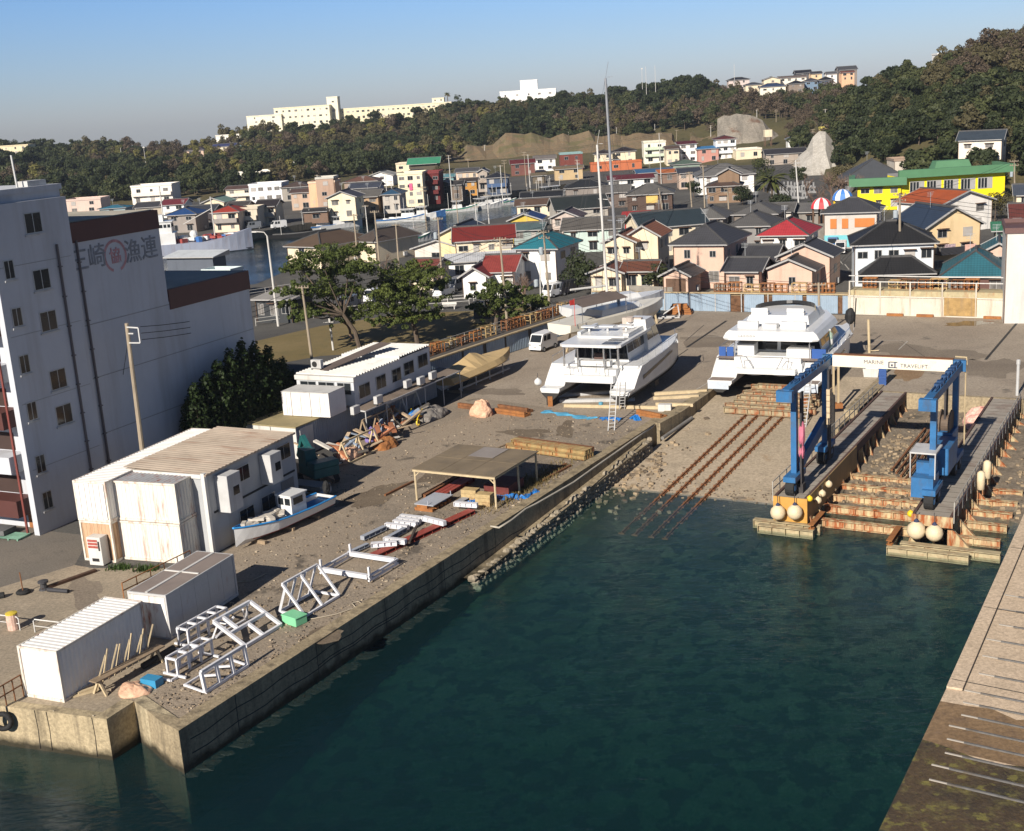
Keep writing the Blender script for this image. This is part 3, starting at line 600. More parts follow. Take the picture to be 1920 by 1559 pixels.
# ---- containers
container('white corrugated container standing nearest at the quay corner', G(47.5,1306), 23.7, 2.38, 6.06, 2.59, M_CONTB)
M_C2R = mat('brown_roof_sheet', (.25,.205,.18), .7, .15, .5)
t = container('grey sided container with brown roof and white stripe behind the front one', G(322,1200)-ux(23)*2.44, 23, 2.44, 6.0, 2.45, rust_mat('container_grey', hx('#cfcfce', .75), .55, .6, .06), M_C2R, flat=True)
k = MB(); k.box(.1,2.34,-.025,.05,.12,2.3); k.build('end_door', rust_mat('white_rusted_door', hx('#f2efe8', .82), .9, .5, .05), t)
k = MB(); k.bar((1.15,.1,2.46),(1.15,5.9,2.46),.16,.04); k.bar((.1,3.0,2.465),(2.3,3.0,2.465),.09,.05); k.build('roof_stripe', M_WHITE, t)
o1 = G(346,1058)-ux(21)*6.06
container('white container with rusty foot, bottom of the front stack facing the water', o1, 21, 6.06, 2.44, 2.5, M_CONTW)
container('white container with rusted grey roof on top of the front stack', o1+uy(21)*.05, 21, 6.06, 2.44, 2.5, M_CONTW, rust_mat('rusted_roof', hx('#b9b9bb', .8), .85, .52, .1), z=2.53)
o2 = G(135,901,5.15); o2.z = 0
container('long white container topping the left stack against the warehouse lane', o2, 22, 2.44, 12.2, 2.55, M_CONTB, z=2.6, doors='front')
container('cream rusty container under the long white one beside the vending machine', o2+ux(22)*.03, 22, 2.38, 12.0, 2.58, rust_mat('container_cream', hx('#cfae8c', .8), .5, .5, .1))
# vending machine
vo = G(169,1061); t = thing('vending_machine', 'white vending machine with red display standing at the container foot', 'vending machine', vo, 20)
k = MB(); k.box(0,1.0,0,.72,.05,1.83); k.build('cabinet', M_WHITE, t, bevel=.02)
k = MB()
for i in range(3): k.box(.08,.78,-.012,0,1.7-i*.2-.15,1.7-i*.2)
k.build('display', mat('can_display', (.35,.09,.07), .4, .6, 14), t)
k = MB(); k.box(.8,.92,-.012,0,1.0,1.6); k.box(.25,.75,-.012,0,.3,.5); k.build('slot', M_BLACK, t)
# ---- two storey prefab
po = G(402,1040)-ux(24)*5.9; pb = thing('prefab_building', 'two storey grey prefab with rusty brown sheet roof beside the container stack', 'building', po, 24)
PL = 9.7; PH = 5.15; Mp = mat('prefab_grey', '#b4b6b8', .7, .06, .6, dirt='#77706a', damt=.3)
k = MB(); k.box(0,5.9,0,PL,0,PH-.1); k.build('wall', Mp, pb)
k = MB(); P = [(i*.19, .04 if i % 2 else 0) for i in range(int((PL+.3)/.19))]
k.loft([[(-.15,s-.1,PH+.12+o) for s, o in P],[(6.1,s-.1,PH-.02+o) for s, o in P]][::-1], 0, False, False); k.box(-.12,6.05,-.08,PL+.1,PH-.16,PH-.03)
k.build('roof', mat('brown_rust_sheet', (.47,.385,.3), .85, .18, .5, dirt=(.24,.105,.06), damt=.8, dscale=(.25,1.6,1), dlo=.53), pb)
k = MB(); k.box(5.72,5.98,-.14,.1,0,PH+.05); k.box(-.05,5.7,-.14,-.02,PH-.28,PH-.02); k.build('white_post', M_WHITE, pb)
pr = po+ux(24)*5.9
def wallwin(parent, p0, d, xo, x0, y0, x1, y1, frame=M_ALU, glass=M_GLASS, dep=.04, hood=None, name='window', bars=1):
    s0, z1 = onwall(p0, d, x0, y0); s1, z0 = onwall(p0, d, x1, y1)
    sc, zc = (s0+s1)/2, (z0+z1)/2
    # corners were read off a slanted image: use mid heights
    hh = abs(z1-z0)/2; ww = abs(s1-s0)/2
    k = MB(); k.box(xo,xo+dep,sc-ww,sc+ww,zc-hh,zc+hh); f = k.build(name, frame, parent); k = MB(); n = bars+1
    for i in range(n):
        a = sc-ww+.06+i*(2*ww-.12)/n; k.box(xo+dep,xo+dep+.006,a+.02,a+(2*ww-.12)/n-.02,zc-hh+.06,zc+hh-.06)
    k.build('pane', glass, f)
    if hood: k = MB(); k.box(xo,xo+.5,sc-ww-.1,sc+ww+.1,zc+hh+.05,zc+hh+.12); k.build('hood', hood, f)
    return f
dP = uy(24)
def pw(x, y, w, h, par=pb, p0=pr, d=dP, xo=5.9, **kw):
    s, z = onwall(p0, d, x, y); z -= par.location.z; kk = MB(); kk.box(xo,xo+.05,s-w/2,s+w/2,z-h/2,z+h/2); f = kk.build(kw.get('name','window'), kw.get('frame', M_ALU), par); kk = MB(); n = kw.get('n', 2)
    for i in range(n):
        a = s-w/2+.05+i*(w-.1)/n; kk.box(xo+.05,xo+.056,a+.02,a+(w-.1)/n-.02,z-h/2+.05,z+h/2-.05)
    kk.build('pane', kw.get('glass', M_GLASS), f); return f
pw(454,888,1.5,1.0); pw(531,848,1.6,1.05); pw(463,967,1.6,1.1); pw(503,942,1.6,1.1)
s, z = onwall(pr, dP, 540, 918); k = MB(); k.box(5.9,5.93,s-.75,s+.75,.1,2.2); k.build('door', mat('prefab_door', (.14,.15,.16), .5), pb)
for x0, y0, w, h, xx in ((408,925,1.35,2.35,.95),(489,880,1.25,2.0,.9)):
    s, z = onwall(pr, dP, x0, y0); z = min(PH-1.2, max(z, 3.2)); k = MB(); k.box(5.9,5.9+xx,s-w/2+.5,s+w/2+.5,z-h/2,z+h/2); b = k.build('bay_box', M_GREYW, pb, bevel=.02)
    k = MB(); k.box(5.9+xx,5.9+xx+.01,s+.35,s+.95,z-.2,z+.35); k.build('vent_window', M_GLASS, b)
k = MB(); k.bar((5.93,.5,2.55),(5.93,PL-.3,2.55),.06,.12); k.build('cable_tray', M_BLACK, pb)
# ---- long container row with the office on top
ro = G(561,862); rL = 20.5; AZR = 29; W_ = 4.9; rorg = ro-ux(AZR)*W_
t = thing('container_row', 'row of joined white and blue grey containers carrying the office roof', 'container', rorg, AZR)
k = MB(); corr(k, (W_,0,0), (W_,rL,0), .1, 2.5); corr(k, (W_,rL,0), (0,rL,0), .1, 2.5); corr(k, (0,rL,0), (0,0,0), .1, 2.5); k.build('shell', mat('container_bluegrey', '#9fa5ad', .7, .1, .5, dirt='#6d4a33', damt=.5, dlo=.56), t)
k = MB(); k.box(2.46,W_,-.05,.02,.05,2.55); k.box(0,2.4,-.05,.02,.05,2.55); k.build('end_panel', M_WHITE, t)
k = MB(); k.box(-.1,W_+.06,-.1,rL+.1,2.5,2.6); k.build('roof_deck', mat('khaki_deck', (.3,.245,.13), .9, .15, .4, dirt=(.13,.12,.07), damt=.6, dscale=(.5,.5,.5)), t)
k = MB(); k.box(W_,W_+.05,.4,2.0,.15,2.35); k.build('door', M_GREYW, t)
# canopy along its right side
t = thing('canopy', 'low brown lean-to canopy on thin white posts below the office', 'canopy', rorg, AZR)
k = MB(); k.loft([[(W_+.08,6.0,2.72),(W_+.08,rL+.6,2.72)],[(W_+2.3,6.0,2.5),(W_+2.3,rL+.6,2.5)]][::-1], 0, False, False); k.loft([[(W_+.08,6.0,2.66),(W_+.08,rL+.6,2.66)],[(W_+2.3,6.0,2.44),(W_+2.3,rL+.6,2.44)]], 0, False, False); k.build('roof', mat('canopy_sheet', (.2,.155,.12), .85, .2, .6), t)
k = MB(); k.bar((W_+2.3,6.0,2.46),(W_+2.3,rL+.6,2.46),.07,.1); k.bar((W_+.1,6.0,2.62),(W_+2.3,6.0,2.47),.07,.1); k.build('edge_beam', M_GREYW, t)
for i in range(6): y = 6.1+i*(rL-5.6)/5; k = MB(); k.tube([(W_+2.25,y,0),(W_+2.25,y,2.45)], .045, 6); k.build('post', M_GREYW, t)
# office
oo = G(667,764,2.6); OA = 27; OW = 5.6; OL = 12.3; ob = thing('site_office', 'white single storey site office with stepped white roof on the containers', 'office', oo-ux(OA)*OW, OA)
M_OFF = mat('office_panel', '#d5d8dc', .6, .05, .7); OH = 2.45
k = MB(); k.box(0,OW,0,OL,0,OH); k.build('wall', M_OFF, ob)
k = MB(); k.box(-.1,OW+.1,-.12,.25,OH-.35,OH+.02)
P = []
for i in range(int(OL/.42)): P += [(i*.42,-.02),(i*.42+.1,.1),(i*.42+.2,.1),(i*.42+.3,-.02)]
k.loft([[(-.15,.2+s,OH+.06+o+.16*(s > 6.8)) for s, o in P],[(OW+.15,.2+s,OH+.06+o+.16*(s > 6.8)) for s, o in P]][::-1], 0, False, False); k.box(-.1,OW+.1,.25,OL,OH,OH+.05); k.build('roof', M_WHITE, ob)
oR = oo; dO = uy(OA)
for x, y, w in ((683,732,1.7),(714,716,1.55),(743,703,1.5),(766,690,1.7),(792,676,1.7)): pw(x, y, w, 1.15, ob, oR, dO, OW)
for x0, w in ((.35,1.6),(2.15,1.6),(4.0,1.35)):
    k = MB(); k.box(x0,x0+w,-.03,0,1.0,2.0); f = k.build('window', M_ALU, ob); k = MB(); k.box(x0+.05,x0+w/2-.03,-.036,-.03,1.05,1.95); k.box(x0+w/2+.03,x0+w-.05,-.036,-.03,1.05,1.95); k.build('pane', M_GLASS, f)
k = MB(); k.bar((1.6,1.5,OH+.15),(3.2,9.0,OH+1.0),1.3,.04); k.build('leaning_panel', mat('brown_board', (.13,.1,.085), .8), ob)
t = thing('aircon_unit', 'grey aircon unit standing on the office roof', 'aircon', oo-ux(OA)*4.6+uy(OA)*1.7+Vector((0,0,OH+.16)), OA)
def ac(t, s=1):
    k = MB(); k.box(-.4*s,.4*s,-.16*s,.16*s,.08,.65*s); k.build('case', M_GREYW, t, bevel=.015); k = MB(); k.lathe([(.2*s,0),(.2*s,.02)], 14, 0, (0,0,0)); q = k.build('fan', M_BLACK, t); q.location = (-.1*s,-.165*s,.36*s); q.rotation_euler.x = pi/2
    k = MB(); k.box(-.4*s,-.3*s,-.18*s,.18*s,0,.08); k.box(.3*s,.4*s,-.18*s,.18*s,0,.08); k.build('foot', M_BLACK, t)
ac(t, 1.25)
acl = ['aircon unit at the near end of the brown canopy','aircon unit second along the brown canopy','aircon pair third along the brown canopy','small cream aircon unit fourth along the brown canopy','aircon unit at the far end of the brown canopy']
a0 = None
for (x, y), lb in zip(((667,778),(710,758),(790,722),(765,728),(812,712)), acl):
    p = G(x, y, 2.65)
    if a0 is None: a0 = thing('aircon_unit', lb, 'aircon', p, AZR+90, 'aircon units on the canopy'); ac(a0, 1.1)
    else: dup(a0, p, AZR+90, lb)
# white storage boxes
so_ = G(532,780,2.6); bx = []
for (x0, w), lb in zip(((0,.85),(.9,1.75),(2.7,1.7)), ('narrow white storage locker at the left end of the row','wide white storage locker between its neighbours','white storage locker beside the office door')):
    t = thing('storage_locker', lb, 'locker', so_+ux(25)*x0, 25, 'white lockers by the office'); k = MB(); k.box(0,w,0,2.4,.06,1.95); k.build('body', rust_mat('locker_white', hx('#eeeae6', .85), .45, .57, .05), t); k = MB(); k.box(-.02,w+.02,-.03,2.43,1.95,2.02); k.build('lid', M_WHITE, t); k = MB(); k.box(.1,w-.1,.1,2.3,0,.06); k.build('base', M_WOOD, t)
    k = MB(); k.box(w/2-.01,w/2+.01,-.012,0,.12,1.9); k.build('door_gap', M_BLACK, t)
# ---- open shed
sh = G(782,938); sa = 29; t = thing('open_shed', 'open timber shed with flat brown sheet roof over steel stock', 'shed', sh, sa); SW, SL, SH = 6.15, 5.9, 2.2
k = MB(); k.box(-.15,SW+.15,-.15,SL+.2,SH,SH+.05)
for x in (2.05,4.1): k.box(x-.02,x+.02,-.15,SL+.2,SH+.05,SH+.065)
k.box(-.15,SW+.15,2.9,2.94,SH+.05,SH+.062); k.build('roof', mat('shed_sheet', (.2,.155,.1), .85, .2, .45, dirt=(.11,.09,.07), damt=.5, dscale=(.6,.6,.6)), t)
k = MB(); k.box(2.1,4.05,3.6,SL,SH+.066,SH+.075); k.build('patch', mat('grey_sheet', (.26,.23,.21), .8), t)
k = MB(); k.bar((-.1,-.08,SH-.08),(SW+.1,-.08,SH-.08),.09,.14); k.bar((SW+.05,0,SH-.08),(SW+.05,SL,SH-.08),.08,.14); k.bar((-.05,0,SH-.08),(-.05,SL,SH-.08),.08,.14); k.bar((0,SL,SH-.08),(SW,SL,SH-.08),.09,.14); k.build('beam', M_WOODL, t)
for x, y in ((0,0),(SW,0),(0,SL),(SW,SL*.55),(SW,SL),(SW*.3,SL)):
    k = MB(); k.tube([(x,y,0),(x,y,SH-.1)], .075, 7); 
    if y == 0: k.bar((x,y,SH-.5),(x+(.45 if x == 0 else -.45),y,SH-.1),.06)
    k.build('post', M_WOODL, t)
def sp(x, y): return sh+ux(sa)*x+uy(sa)*y
def lump(name, label, cat, p, az, parts, group=None):
    t = thing(name, label, cat, p, az, group)
    for n, k, m in parts: k.build(n, m, t)
    return t
def stack(label, p, az, n, L_, w, h, m, rows=1, name='steel_beam', cat='beam', group=None, jit=.1):
    R = random.Random(int(p.x*7+p.y*3)); ts = []
    for r in range(rows):
        for i in range(n):
            k = MB(); d = R.uniform(-jit,jit); k.ibeam((i*w*1.12,d,r*h),(i*w*1.12+R.uniform(-.02,.02),L_+d,r*h),w,h,.03,0,int(L_/.8)); o = k.build(name, m, None, loc=p, rz=-rad(az)); ts.append(o)
    return ts
for o, lb in zip(stack('', sp(.9,.8), sa, 3, 4.2, .3, .3, M_REDOX), ('red primed beam nearest the left shed post','red primed beam in the middle under the shed','red primed beam farthest right under the shed')): tag(o, lb, 'beam', 'red beams under the shed')
for o, lb in zip(stack('', sp(.05,.6), sa, 2, 4.6, .2, .22, M_RUST), ('long rusty girder inside the left shed post','second long rusty girder inside the left shed post')): tag(o, lb, 'girder', 'rusty girders under the shed')
for (x, y), lb, n in (((3.6,1.1),'yellowish timber blocks stacked under the shed front',3),((5.0,.55),'yellowish timber block stack wrapped by blue tarp at the shed corner',3)):
    k = MB()
    for i in range(n): k.cbox((0,0,.14+i*.27), 1.1, .7, .25, .04*i); k.box(-.5,.5,-.36,-.35,.02+i*.27,.05+i*.27)
    tag(k.build('timber_stack', mat('yellow_block', (.46,.34,.17), .8, .25, 2, dirt=(.2,.09,.04), damt=.7, dscale=(1.5,1.5,1.5)), None, loc=sp(x,y), rz=-rad(sa)), lb, 'timber stack')
k = MB(); k.box(-.4,1.5,0,2.2,0,.75); tag(k.build('steel_tank', mat('dark_red_tank', (.13,.03,.025), .7, .3, 2), None, loc=sp(4.3,2.4), rz=-rad(sa)), 'dark red steel tank deep under the shed roof', 'tank')
k = MB(); k.box(-.25,.25,-.2,.2,0,.42); tag(k.build('plastic_crate', mat('blue_plastic', (.03,.12,.35), .5), None, loc=sp(2.05,-.15), rz=-rad(sa)), 'small blue plastic crate at the front of the shed', 'crate')
def tarp(label, pts, h, seed, m=M_BLUET, cat='tarp'):
    R = random.Random(seed); k = MB(); xs = [p.x for p in pts]; ys = [p.y for p in pts]; a, b = pts[0], pts[-1]
    rings = []; n = 22
    for i in range(n+1):
        c = a.lerp(b, i/n); 
        if len(pts) > 2: q = i/n*(len(pts)-1); j = min(int(q), len(pts)-2); c = pts[j].lerp(pts[j+1], q-j)
        d = (b-a).normalized(); nn = Vector((-d.y,d.x,0)); w = .35+.25*sin(i*1.1+seed)+R.uniform(0,.15)
        rings.append([c+nn*(w*(f_-.5)*2)+Vector((0,0,.02+h*(1-abs(f_-.5)*2)*R.uniform(.25,1))) for f_ in (0,.2,.4,.6,.8,1)])
    k.loft(rings, 0, False, False); return tag(k.build('tarp', m), label, cat)
tarp('crumpled blue tarp trailing out of the shed corner', [G(905,938),G(955,932),G(985,935),G(1008,922)], .3, 3)
tarp('small blue tarp bundle on the white beams', [G(878,946),G(900,942)], .35, 5)
tarp('pale blue tarp strip lying below the catamaran stern', [G(1020,772),G(1060,778),G(1100,785),G(1122,784)], .14, 7, mat('faded_tarp', (.08,.32,.5), .5, .3, 2, .5, 6))
tarp('bright blue tarp lying at the ladder foot', [G(1126,785),G(1165,787)], .18, 9)
tarp('blue tarp ball beside the rusty posts', [G(1186,788),G(1196,786)], .5, 11)
# beams behind the shed
bb = G(1018,876); sb = []
for i, (dx, lz, L_, m) in enumerate(((0,0,7.2,0),(.34,0,7.4,0),(.68,0,7.3,0),(1.02,0,7.2,0),(0.1,.36,6.6,0),(.45,.36,7,0),(.8,.36,7,0),(1.1,.36,6.9,1))):
    k = MB(); a = G(1098,866)-ux(118)*0; d = (G(905,838)-G(1098,866)).normalized(); L_ = min(L_, (G(905,838)-G(1098,866)).length); n = Vector((-d.y,d.x,0))*-1
    p = a+n*dx+Vector((0,0,.12+lz)); k.ibeam(p, p+d*L_, .3, .34, .03, 0, 5)
    tag(k.build('steel_beam', [rust_mat('cream_beam', hx('#c2a874', .62), .75, .47, .25), M_RUST][m]), ('lower ' if lz == 0 else 'upper ')+ORD[i % 4]+' cream steel beam counting from the shed in the pile behind it', 'beam', 'beams piled behind the shed')
k = MB()
for q in (.15,.5,.85): p = G(1098,866).lerp(G(905,838), q); k.bar(p+Vector((0,0,.06)), p+n*1.4+Vector((0,0,.06)), .15, .12)
tag(k.build('timber_bearer', M_WOOD), 'timber bearers under the beam pile', 'bearer')
# rails on the ground beside the shed, long curb of planks
for a, b, lb in (((1010,897),(1062,872),'rusty rail lying on the ground right of the shed'),((1018,903),(1070,875),'second rusty rail lying nearest the quay right of the shed'),((722,931),(775,905),'thin dark plank lying left of the shed')):
    k = MB(); k.bar(G(*a)+Vector((0,0,.08)), G(*b)+Vector((0,0,.08)), .16, .14); tag(k.build('steel_rail', M_RUST), lb, 'rail')
# ---- white and red steel laid out on the gravel
M_FW = mat('primer_white', '#e8e8ec', .5, .05, 1, dirt='#b5a898', damt=.3, dscale=(2,2,2))
def wb_(a, b, lb, m=M_FW, w=.3, h=.3, z=.1): k = MB(); k.ibeam(G(*a)+Vector((0,0,z)), G(*b)+Vector((0,0,z)), w, h, .03, 0, 4); return tag(k.build('steel_beam', m), lb, 'beam', 'painted beams on the gravel')
wb_((853,957),(896,960),'white beam lying across the red girder nearest the shed',z=.3); 
for i, (a, b, lb) in enumerate((((752,976),(794,981),'white beam at the back of the white row'),((746,981),(788,986),'second white beam from the back of the white row'),((739,986),(782,991),'third white beam from the back of the white row'),((724,992),(766,997),'white beam fourth from the back of the row'),((795,985),(835,995),'white beam lying over the middle of the red girder'),((722,1025),(762,1030),'white beam over the lower end of the red girder'),((697,1036),(745,1032),'white beam pointing level at the lower girder end'))): wb_(a, b, lb, z=.12 if i < 4 else .32)
M_GB = mat('grey_primer', '#a8adb6', .5, .08, 1)
wb_((680,1016),(722,996),'grey beam alone on the gravel left of the white row', M_GB, .34, .26); wb_((728,1018),(760,1000),'grey beam between white beams beside the red girder', M_GB, .3, .3); wb_((655,1043),(690,1027),'dark grey beam lying left of the lower white beams', M_GB, .26, .2)
k = MB(); k.ibeam(G(700,1048)+Vector((0,0,.02)), G(885,963)+Vector((0,0,.02)), .62, .26, .03, 0, 11); tag(k.build('steel_girder', M_REDOX), 'long red oxide girder lying on the gravel', 'girder')
k = MB(); k.bar(G(768,1030)+Vector((0,0,.4)), G(782,998)+Vector((0,0,.4)), .14, .1); tag(k.build('timber_plank', mat('dark_timber', (.06,.045,.035), .9), None), 'dark plank leaning across the red girder', 'plank')
pp = G(776,958); t = thing('steel_plate', 'grey steel plate resting on rusty blocks in front of the shed', 'plate', pp, 30); k = MB(); k.box(0,1.5,.1,2.6,.42,.47); k.tube([(1.05,.15,.47),(1.05,.15,.75)], .03, 5); k.tube([(1.35,2.5,.47),(1.35,2.5,.75)], .03, 5); k.build('plate', mat('galvanised_plate', '#b6bac2', .4, .08, 1), t)
k = MB()
for i in range(5): k.box(.0,1.4,.1+i*.5,.4+i*.5,0,.2); k.box(.2+.2*(i%2),.4+.2*(i%2)+.6,.1+i*.5,.4+i*.5,.2,.42)
k.build('blocks', M_RUSTL, t)
wb_((862,948),(893,930),'grey channel beam beside the plate in front of the shed', M_GB, .5, .2)
# boat cradles: white welded frames
def bars(k, L_, w=.15, m=0):
    for a, b in L_: k.bar(a, b, w*.72, w*.72, m)
def table(k, L_, D, h, n=4, base=True, w=.14):
    S_ = []
    for y in (0, D): S_.append(((0,y,h),(L_,y,h))); S_ += [((L_*i/n,y,.1),(L_*i/n,y,h)) for i in range(n+1)]; S_.append(((0,y,.1),(L_,y,.1)))
    for i in range(n+1): S_.append(((L_*i/n,0,h),(L_*i/n,D,h)))
    if base: S_ += [((-.5,0,.1),(-.5,D,.1)),((-.5,0,.1),(L_,0,.1)),((0,-.5,.12),(0,D+.3,.12)),((L_,-.4,.12),(L_,D+.3,.12))]
    bars(k, S_, w)
def place(k, name, label, p, azx, group='white boat cradles'):   # local x runs along azimuth azx
    return tag(k.build(name, M_FW, None, loc=p, rz=rad(90-azx)), label, 'cradle', group)
k = MB(); table(k, 2.9, .7, 1.0); place(k, 'boat_cradle', 'white cradle frame with slatted top right beside the grey container', G(356,1216), 30)
k = MB(); table(k, 2.4, .65, .95, 3); place(k, 'boat_cradle', 'low white cradle with slatted top at the near end of the row', G(335,1272), 30)
k = MB(); a = (G(440,1268)-G(385,1302)).length
bars(k, [((0,0,.1),(3,0,.1)),((0,.12,1.1),(3,.12,1.1))]+[((3*i/3,0,.1),(3*i/3,.12,1.1)) for i in range(4)], .2); bars(k, [((x,y,.3),(x,y+.0,.3+.001)) for x, y in ()]+[((0,.1,.1),(0,1.3,.25)),((3,.1,.1),(3,1.3,.25)),((1,.1,.5),(1,1.2,.25)),((2,.1,.5),(2,1.2,.25)),((0,1.3,.2),(3,1.3,.2))], .13)
place(k, 'boat_cradle', 'white cradle panel standing upright nearest the quay edge', G(386,1302), 29)
k = MB()   # tilted grid
def tl(x, y): return (x*.92, y*.7, .12+y*.36)
bars(k, [(tl(0,0),tl(3,0)),(tl(0,1.4),tl(3,1.4)),(tl(0,2.8),tl(3,2.8)),(tl(0,0),tl(0,2.8)),(tl(3,0),tl(3,2.8)),(tl(1.5,0),tl(1.5,1.4)),(tl(.7,1.4),tl(.7,2.8))], .22); bars(k, [((.3,1.9,1.05),(.1,2.3,.1)),((2.5,1.9,1.05),(2.7,2.3,.1)),((1.2,1.7,.95),(.2,2.2,.1)),((0,2.3,.1),(2.8,2.3,.1)),((2,1.8,1.0),(2.6,2.3,.1))], .12)
place(k, 'boat_cradle', 'white cradle grid lying tilted in the middle of the row', G(461,1216), 30)
k = MB(); bars(k, [((0,0,.12),(3,0,.12)),((0,1.7,.12),(3,1.7,.12)),((0,0,.12),(0,1.7,.12)),((3,0,.12),(3,1.7,.12)),((0,1.3,1.75),(3,1.3,1.75))]+[((x,0,.15),(x,1.3,1.75)) for x in (0,1.5,3)]+[((x,1.7,.15),(x+.35,1.3,1.75)) for x in (0,.8,1.6,2.5)], .17)
place(k, 'boat_cradle', 'tall white A shaped cradle standing beside the green box', G(572,1160), 30)
k = MB(); bars(k, [((0,0,.45),(2.9,0,.45)),((0,3.4,.45),(2.9,3.4,.45)),((0,0,.2),(2.9,0,.2)),((0,3.4,.2),(2.9,3.4,.2))]+[((x,0,.2),(x,0,.45)) for x in (.2,1.4,2.7)]+[((x,3.4,.2),(x,3.4,.45)) for x in (.2,1.4,2.7)]+[((.1,0,.3),(.1,0,1.0)),((2.8,3.3,.3),(2.8,3.3,1.0)),((.1,3.4,.3),(.1,3.4,1.0))], .16); bars(k, [((.1,.1,.4),(.1,3.3,.4)),((2.8,.1,.4),(2.8,3.3,.4))], .34)
place(k, 'boat_cradle', 'white rectangular cradle frame lying flat past the A frame', G(692,1096), 30)
k = MB(); k.box(-.55,.55,-.4,.4,0,.42); k.box(-.58,.58,-.43,.43,.42,.5); tag(k.build('fish_box', mat('mint_plastic', (.2,.55,.3), .5, .08), None, loc=G(553,1168), rz=-rad(40), bevel=.03), 'mint green plastic box on the gravel by the tall cradle', 'box')
k = MB(); k.box(-.45,.45,-.28,.28,0,.4); k.box(-.4,.4,-.23,.23,.4,.401); t = k.build('fish_box', mat('blue_crate', (.04,.25,.45), .5), None, loc=G(286,1285), rz=-rad(25)); tag(t, 'blue crate on the quay near the peach tarp heap', 'box')
def heap(label, p, rx, ry, h, m, seed, name='tarp_heap', cat='heap', az=0, n=14):
    k = MB(); k.blob((0,0,0), rx, ry, h, n, 8, .2, 0, seed); o = k.build(name, m, None, smooth=False, loc=p, rz=-rad(az)); s = o.modifiers.new('s', 'SUBSURF'); s.levels = s.render_levels = 2
    tx = bpy.data.textures.new('fold', 'CLOUDS'); tx.noise_scale = .5*max(rx, .5); d = o.modifiers.new('d', 'DISPLACE'); d.texture = tx; d.strength = .35*min(rx, h+.2); d.mid_level = .5; d.texture_coords = 'LOCAL'
    return tag(o, label, cat)
M_PEACH = mat('peach_sheet', (.62,.38,.25), .7, .2, 3, .5, 5)
heap('crumpled peach tarp heap on the quay beside the blue crate', G(252,1296), .95, .75, .35, M_PEACH, 1, az=40)
heap('tall peach sack of netting on the gravel left of the catamaran', G(904,779), 1.05, .95, 1.35, M_PEACH, 2, 'net_sack', 'sack')
heap('pink net bundle lying on the beach beside the right pier', G(1840,800,-1.6), 1.4, 2.0, 1.6, mat('pink_net', (.75,.42,.34), .85, .35, 5, .8, 9), 4, 'net_bundle', 'net', 30)
# plank trestle with stakes by the front container, and log beside it
t = thing('plank_trestle', 'long timber trestle with upright stakes along the front container', 'trestle', G(178,1307), 28)
k = MB(); k.bar((0,0,.75),(.25,4.3,.75),.5,.06); k.build('plank', M_WOOD, t)
for y in (.25, 4.0): k = MB(); k.bar((-.3,y,0),(.1,y,.74),.1); k.bar((.5,y,0),(.1,y,.74),.1); k.bar((.5,y,0),(-.1,y+.3,.74),.08); k.build('leg', M_WOODL, t)
for i in range(9): y = .4+i*.4; k = MB(); k.bar((-.25,y,.3),(-.3-.25*(i%2)+.4,y+.5,1.75+.1*(i%3)), .06); k.build('stake', M_WOODL, t)
k = MB(); k.tube([(0,0,.15),(.3,1.0,.25),(.35,2.1,.2)], .16, 8); tag(k.build('log', mat('wet_log', (.04,.035,.03), .8), None, loc=G(268,1255), rz=-rad(20)), 'dark wet log lying between the containers', 'log')
k = MB(); k.cbox((0,0,.05), 1.4, .25, .08, .5); k.cbox((.2,.25,.12), 1.1, .2, .08, .7); tag(k.build('plank_pile', M_WOODL, None, loc=G(157,1302)), 'loose planks on the quay before the trestle', 'planks')
# mooring ropes
def rope(label, pts, r=.035, m=None, cat='rope', name='rope'):
    k = MB(); k.tube(pts, r, 5); return tag(k.build(name, m or mat('rope', (.42,.36,.27), .9), smooth=True), label, cat)
def gp(*l, z=.06): return [G(x, y, z) for x, y in l]
rope('rope lying along the gravel from the green box', gp((568,1163),(590,1160),(630,1152),(665,1140),(678,1132),(672,1128),(660,1132),(668,1140),(690,1128)))
rope('rope lying along the quay edge below the flat cradle', gp((640,1330),(760,1092),(790,1072),(820,1046),(826,1040))[1:])
rope('thick pale hose running along the quay edge past the shed', gp((920,987),(935,990),(960,975),(985,955),(1005,945),(1040,925),(1075,905),(1110,880),(1160,845),(1195,820),(1225,800), z=.2), .07, mat('hose', (.42,.38,.31), .7), 'hose', 'hose')
rope('curled rope end on the gravel near the quay', gp((702,1122),(706,1115),(718,1110),(722,1109)))
rope('white rope hanging down the near quay wall', [G(100,1333,.1), G(108,1350,-.6), G(125,1362,-.9), G(150,1369,-1.0), G(155,1350,-.4), G(176,1342,.1)], .03)
rope('rope in the shadow behind the grey container', gp((443,1092),(470,1090),(490,1080),(500,1075)))
# ---- guard rails, pallets, drum on the apron
def rail(label, p, az, L_, h=.75, m=M_WHITE, mid=True, n=2):
    t = thing('guard_rail', label, 'railing', p, az); k = MB(); k.tube([(0,0,0),(0,0,h-.1),(.1,0,h),(L_-.1,0,h),(L_,0,h-.1),(L_,0,0)], .035, 6); k.build('hoop', m, t)
    if mid: k = MB(); k.bar((0,0,h*.5),(L_,0,h*.5),.035); k.build('mid_rail', m, t)
    return t
rail('white tubular guard rail hidden partly by the front container', G(66,1186), 112-90, 2.0); rail('white tubular guard rail at the left picture edge', G(38,1182)-ux(22)*2.2, 22, 2.2)
def rrail(label, a, b, h=1.0, n=6, m=M_RUST):
    t = thing('guard_rail', label, 'railing', a); d = Vector(b)-Vector(a); k = MB()
    for z in (h, h*.55): k.bar((0,0,z), d+Vector((0,0,z)), .05)
    k.build('rail', m, t)
    for i in range(n): p = d*(i/(n-1)); k = MB(); k.bar(p, p+Vector((0,0,h)), .05); k.build('post', m, t)
    return t
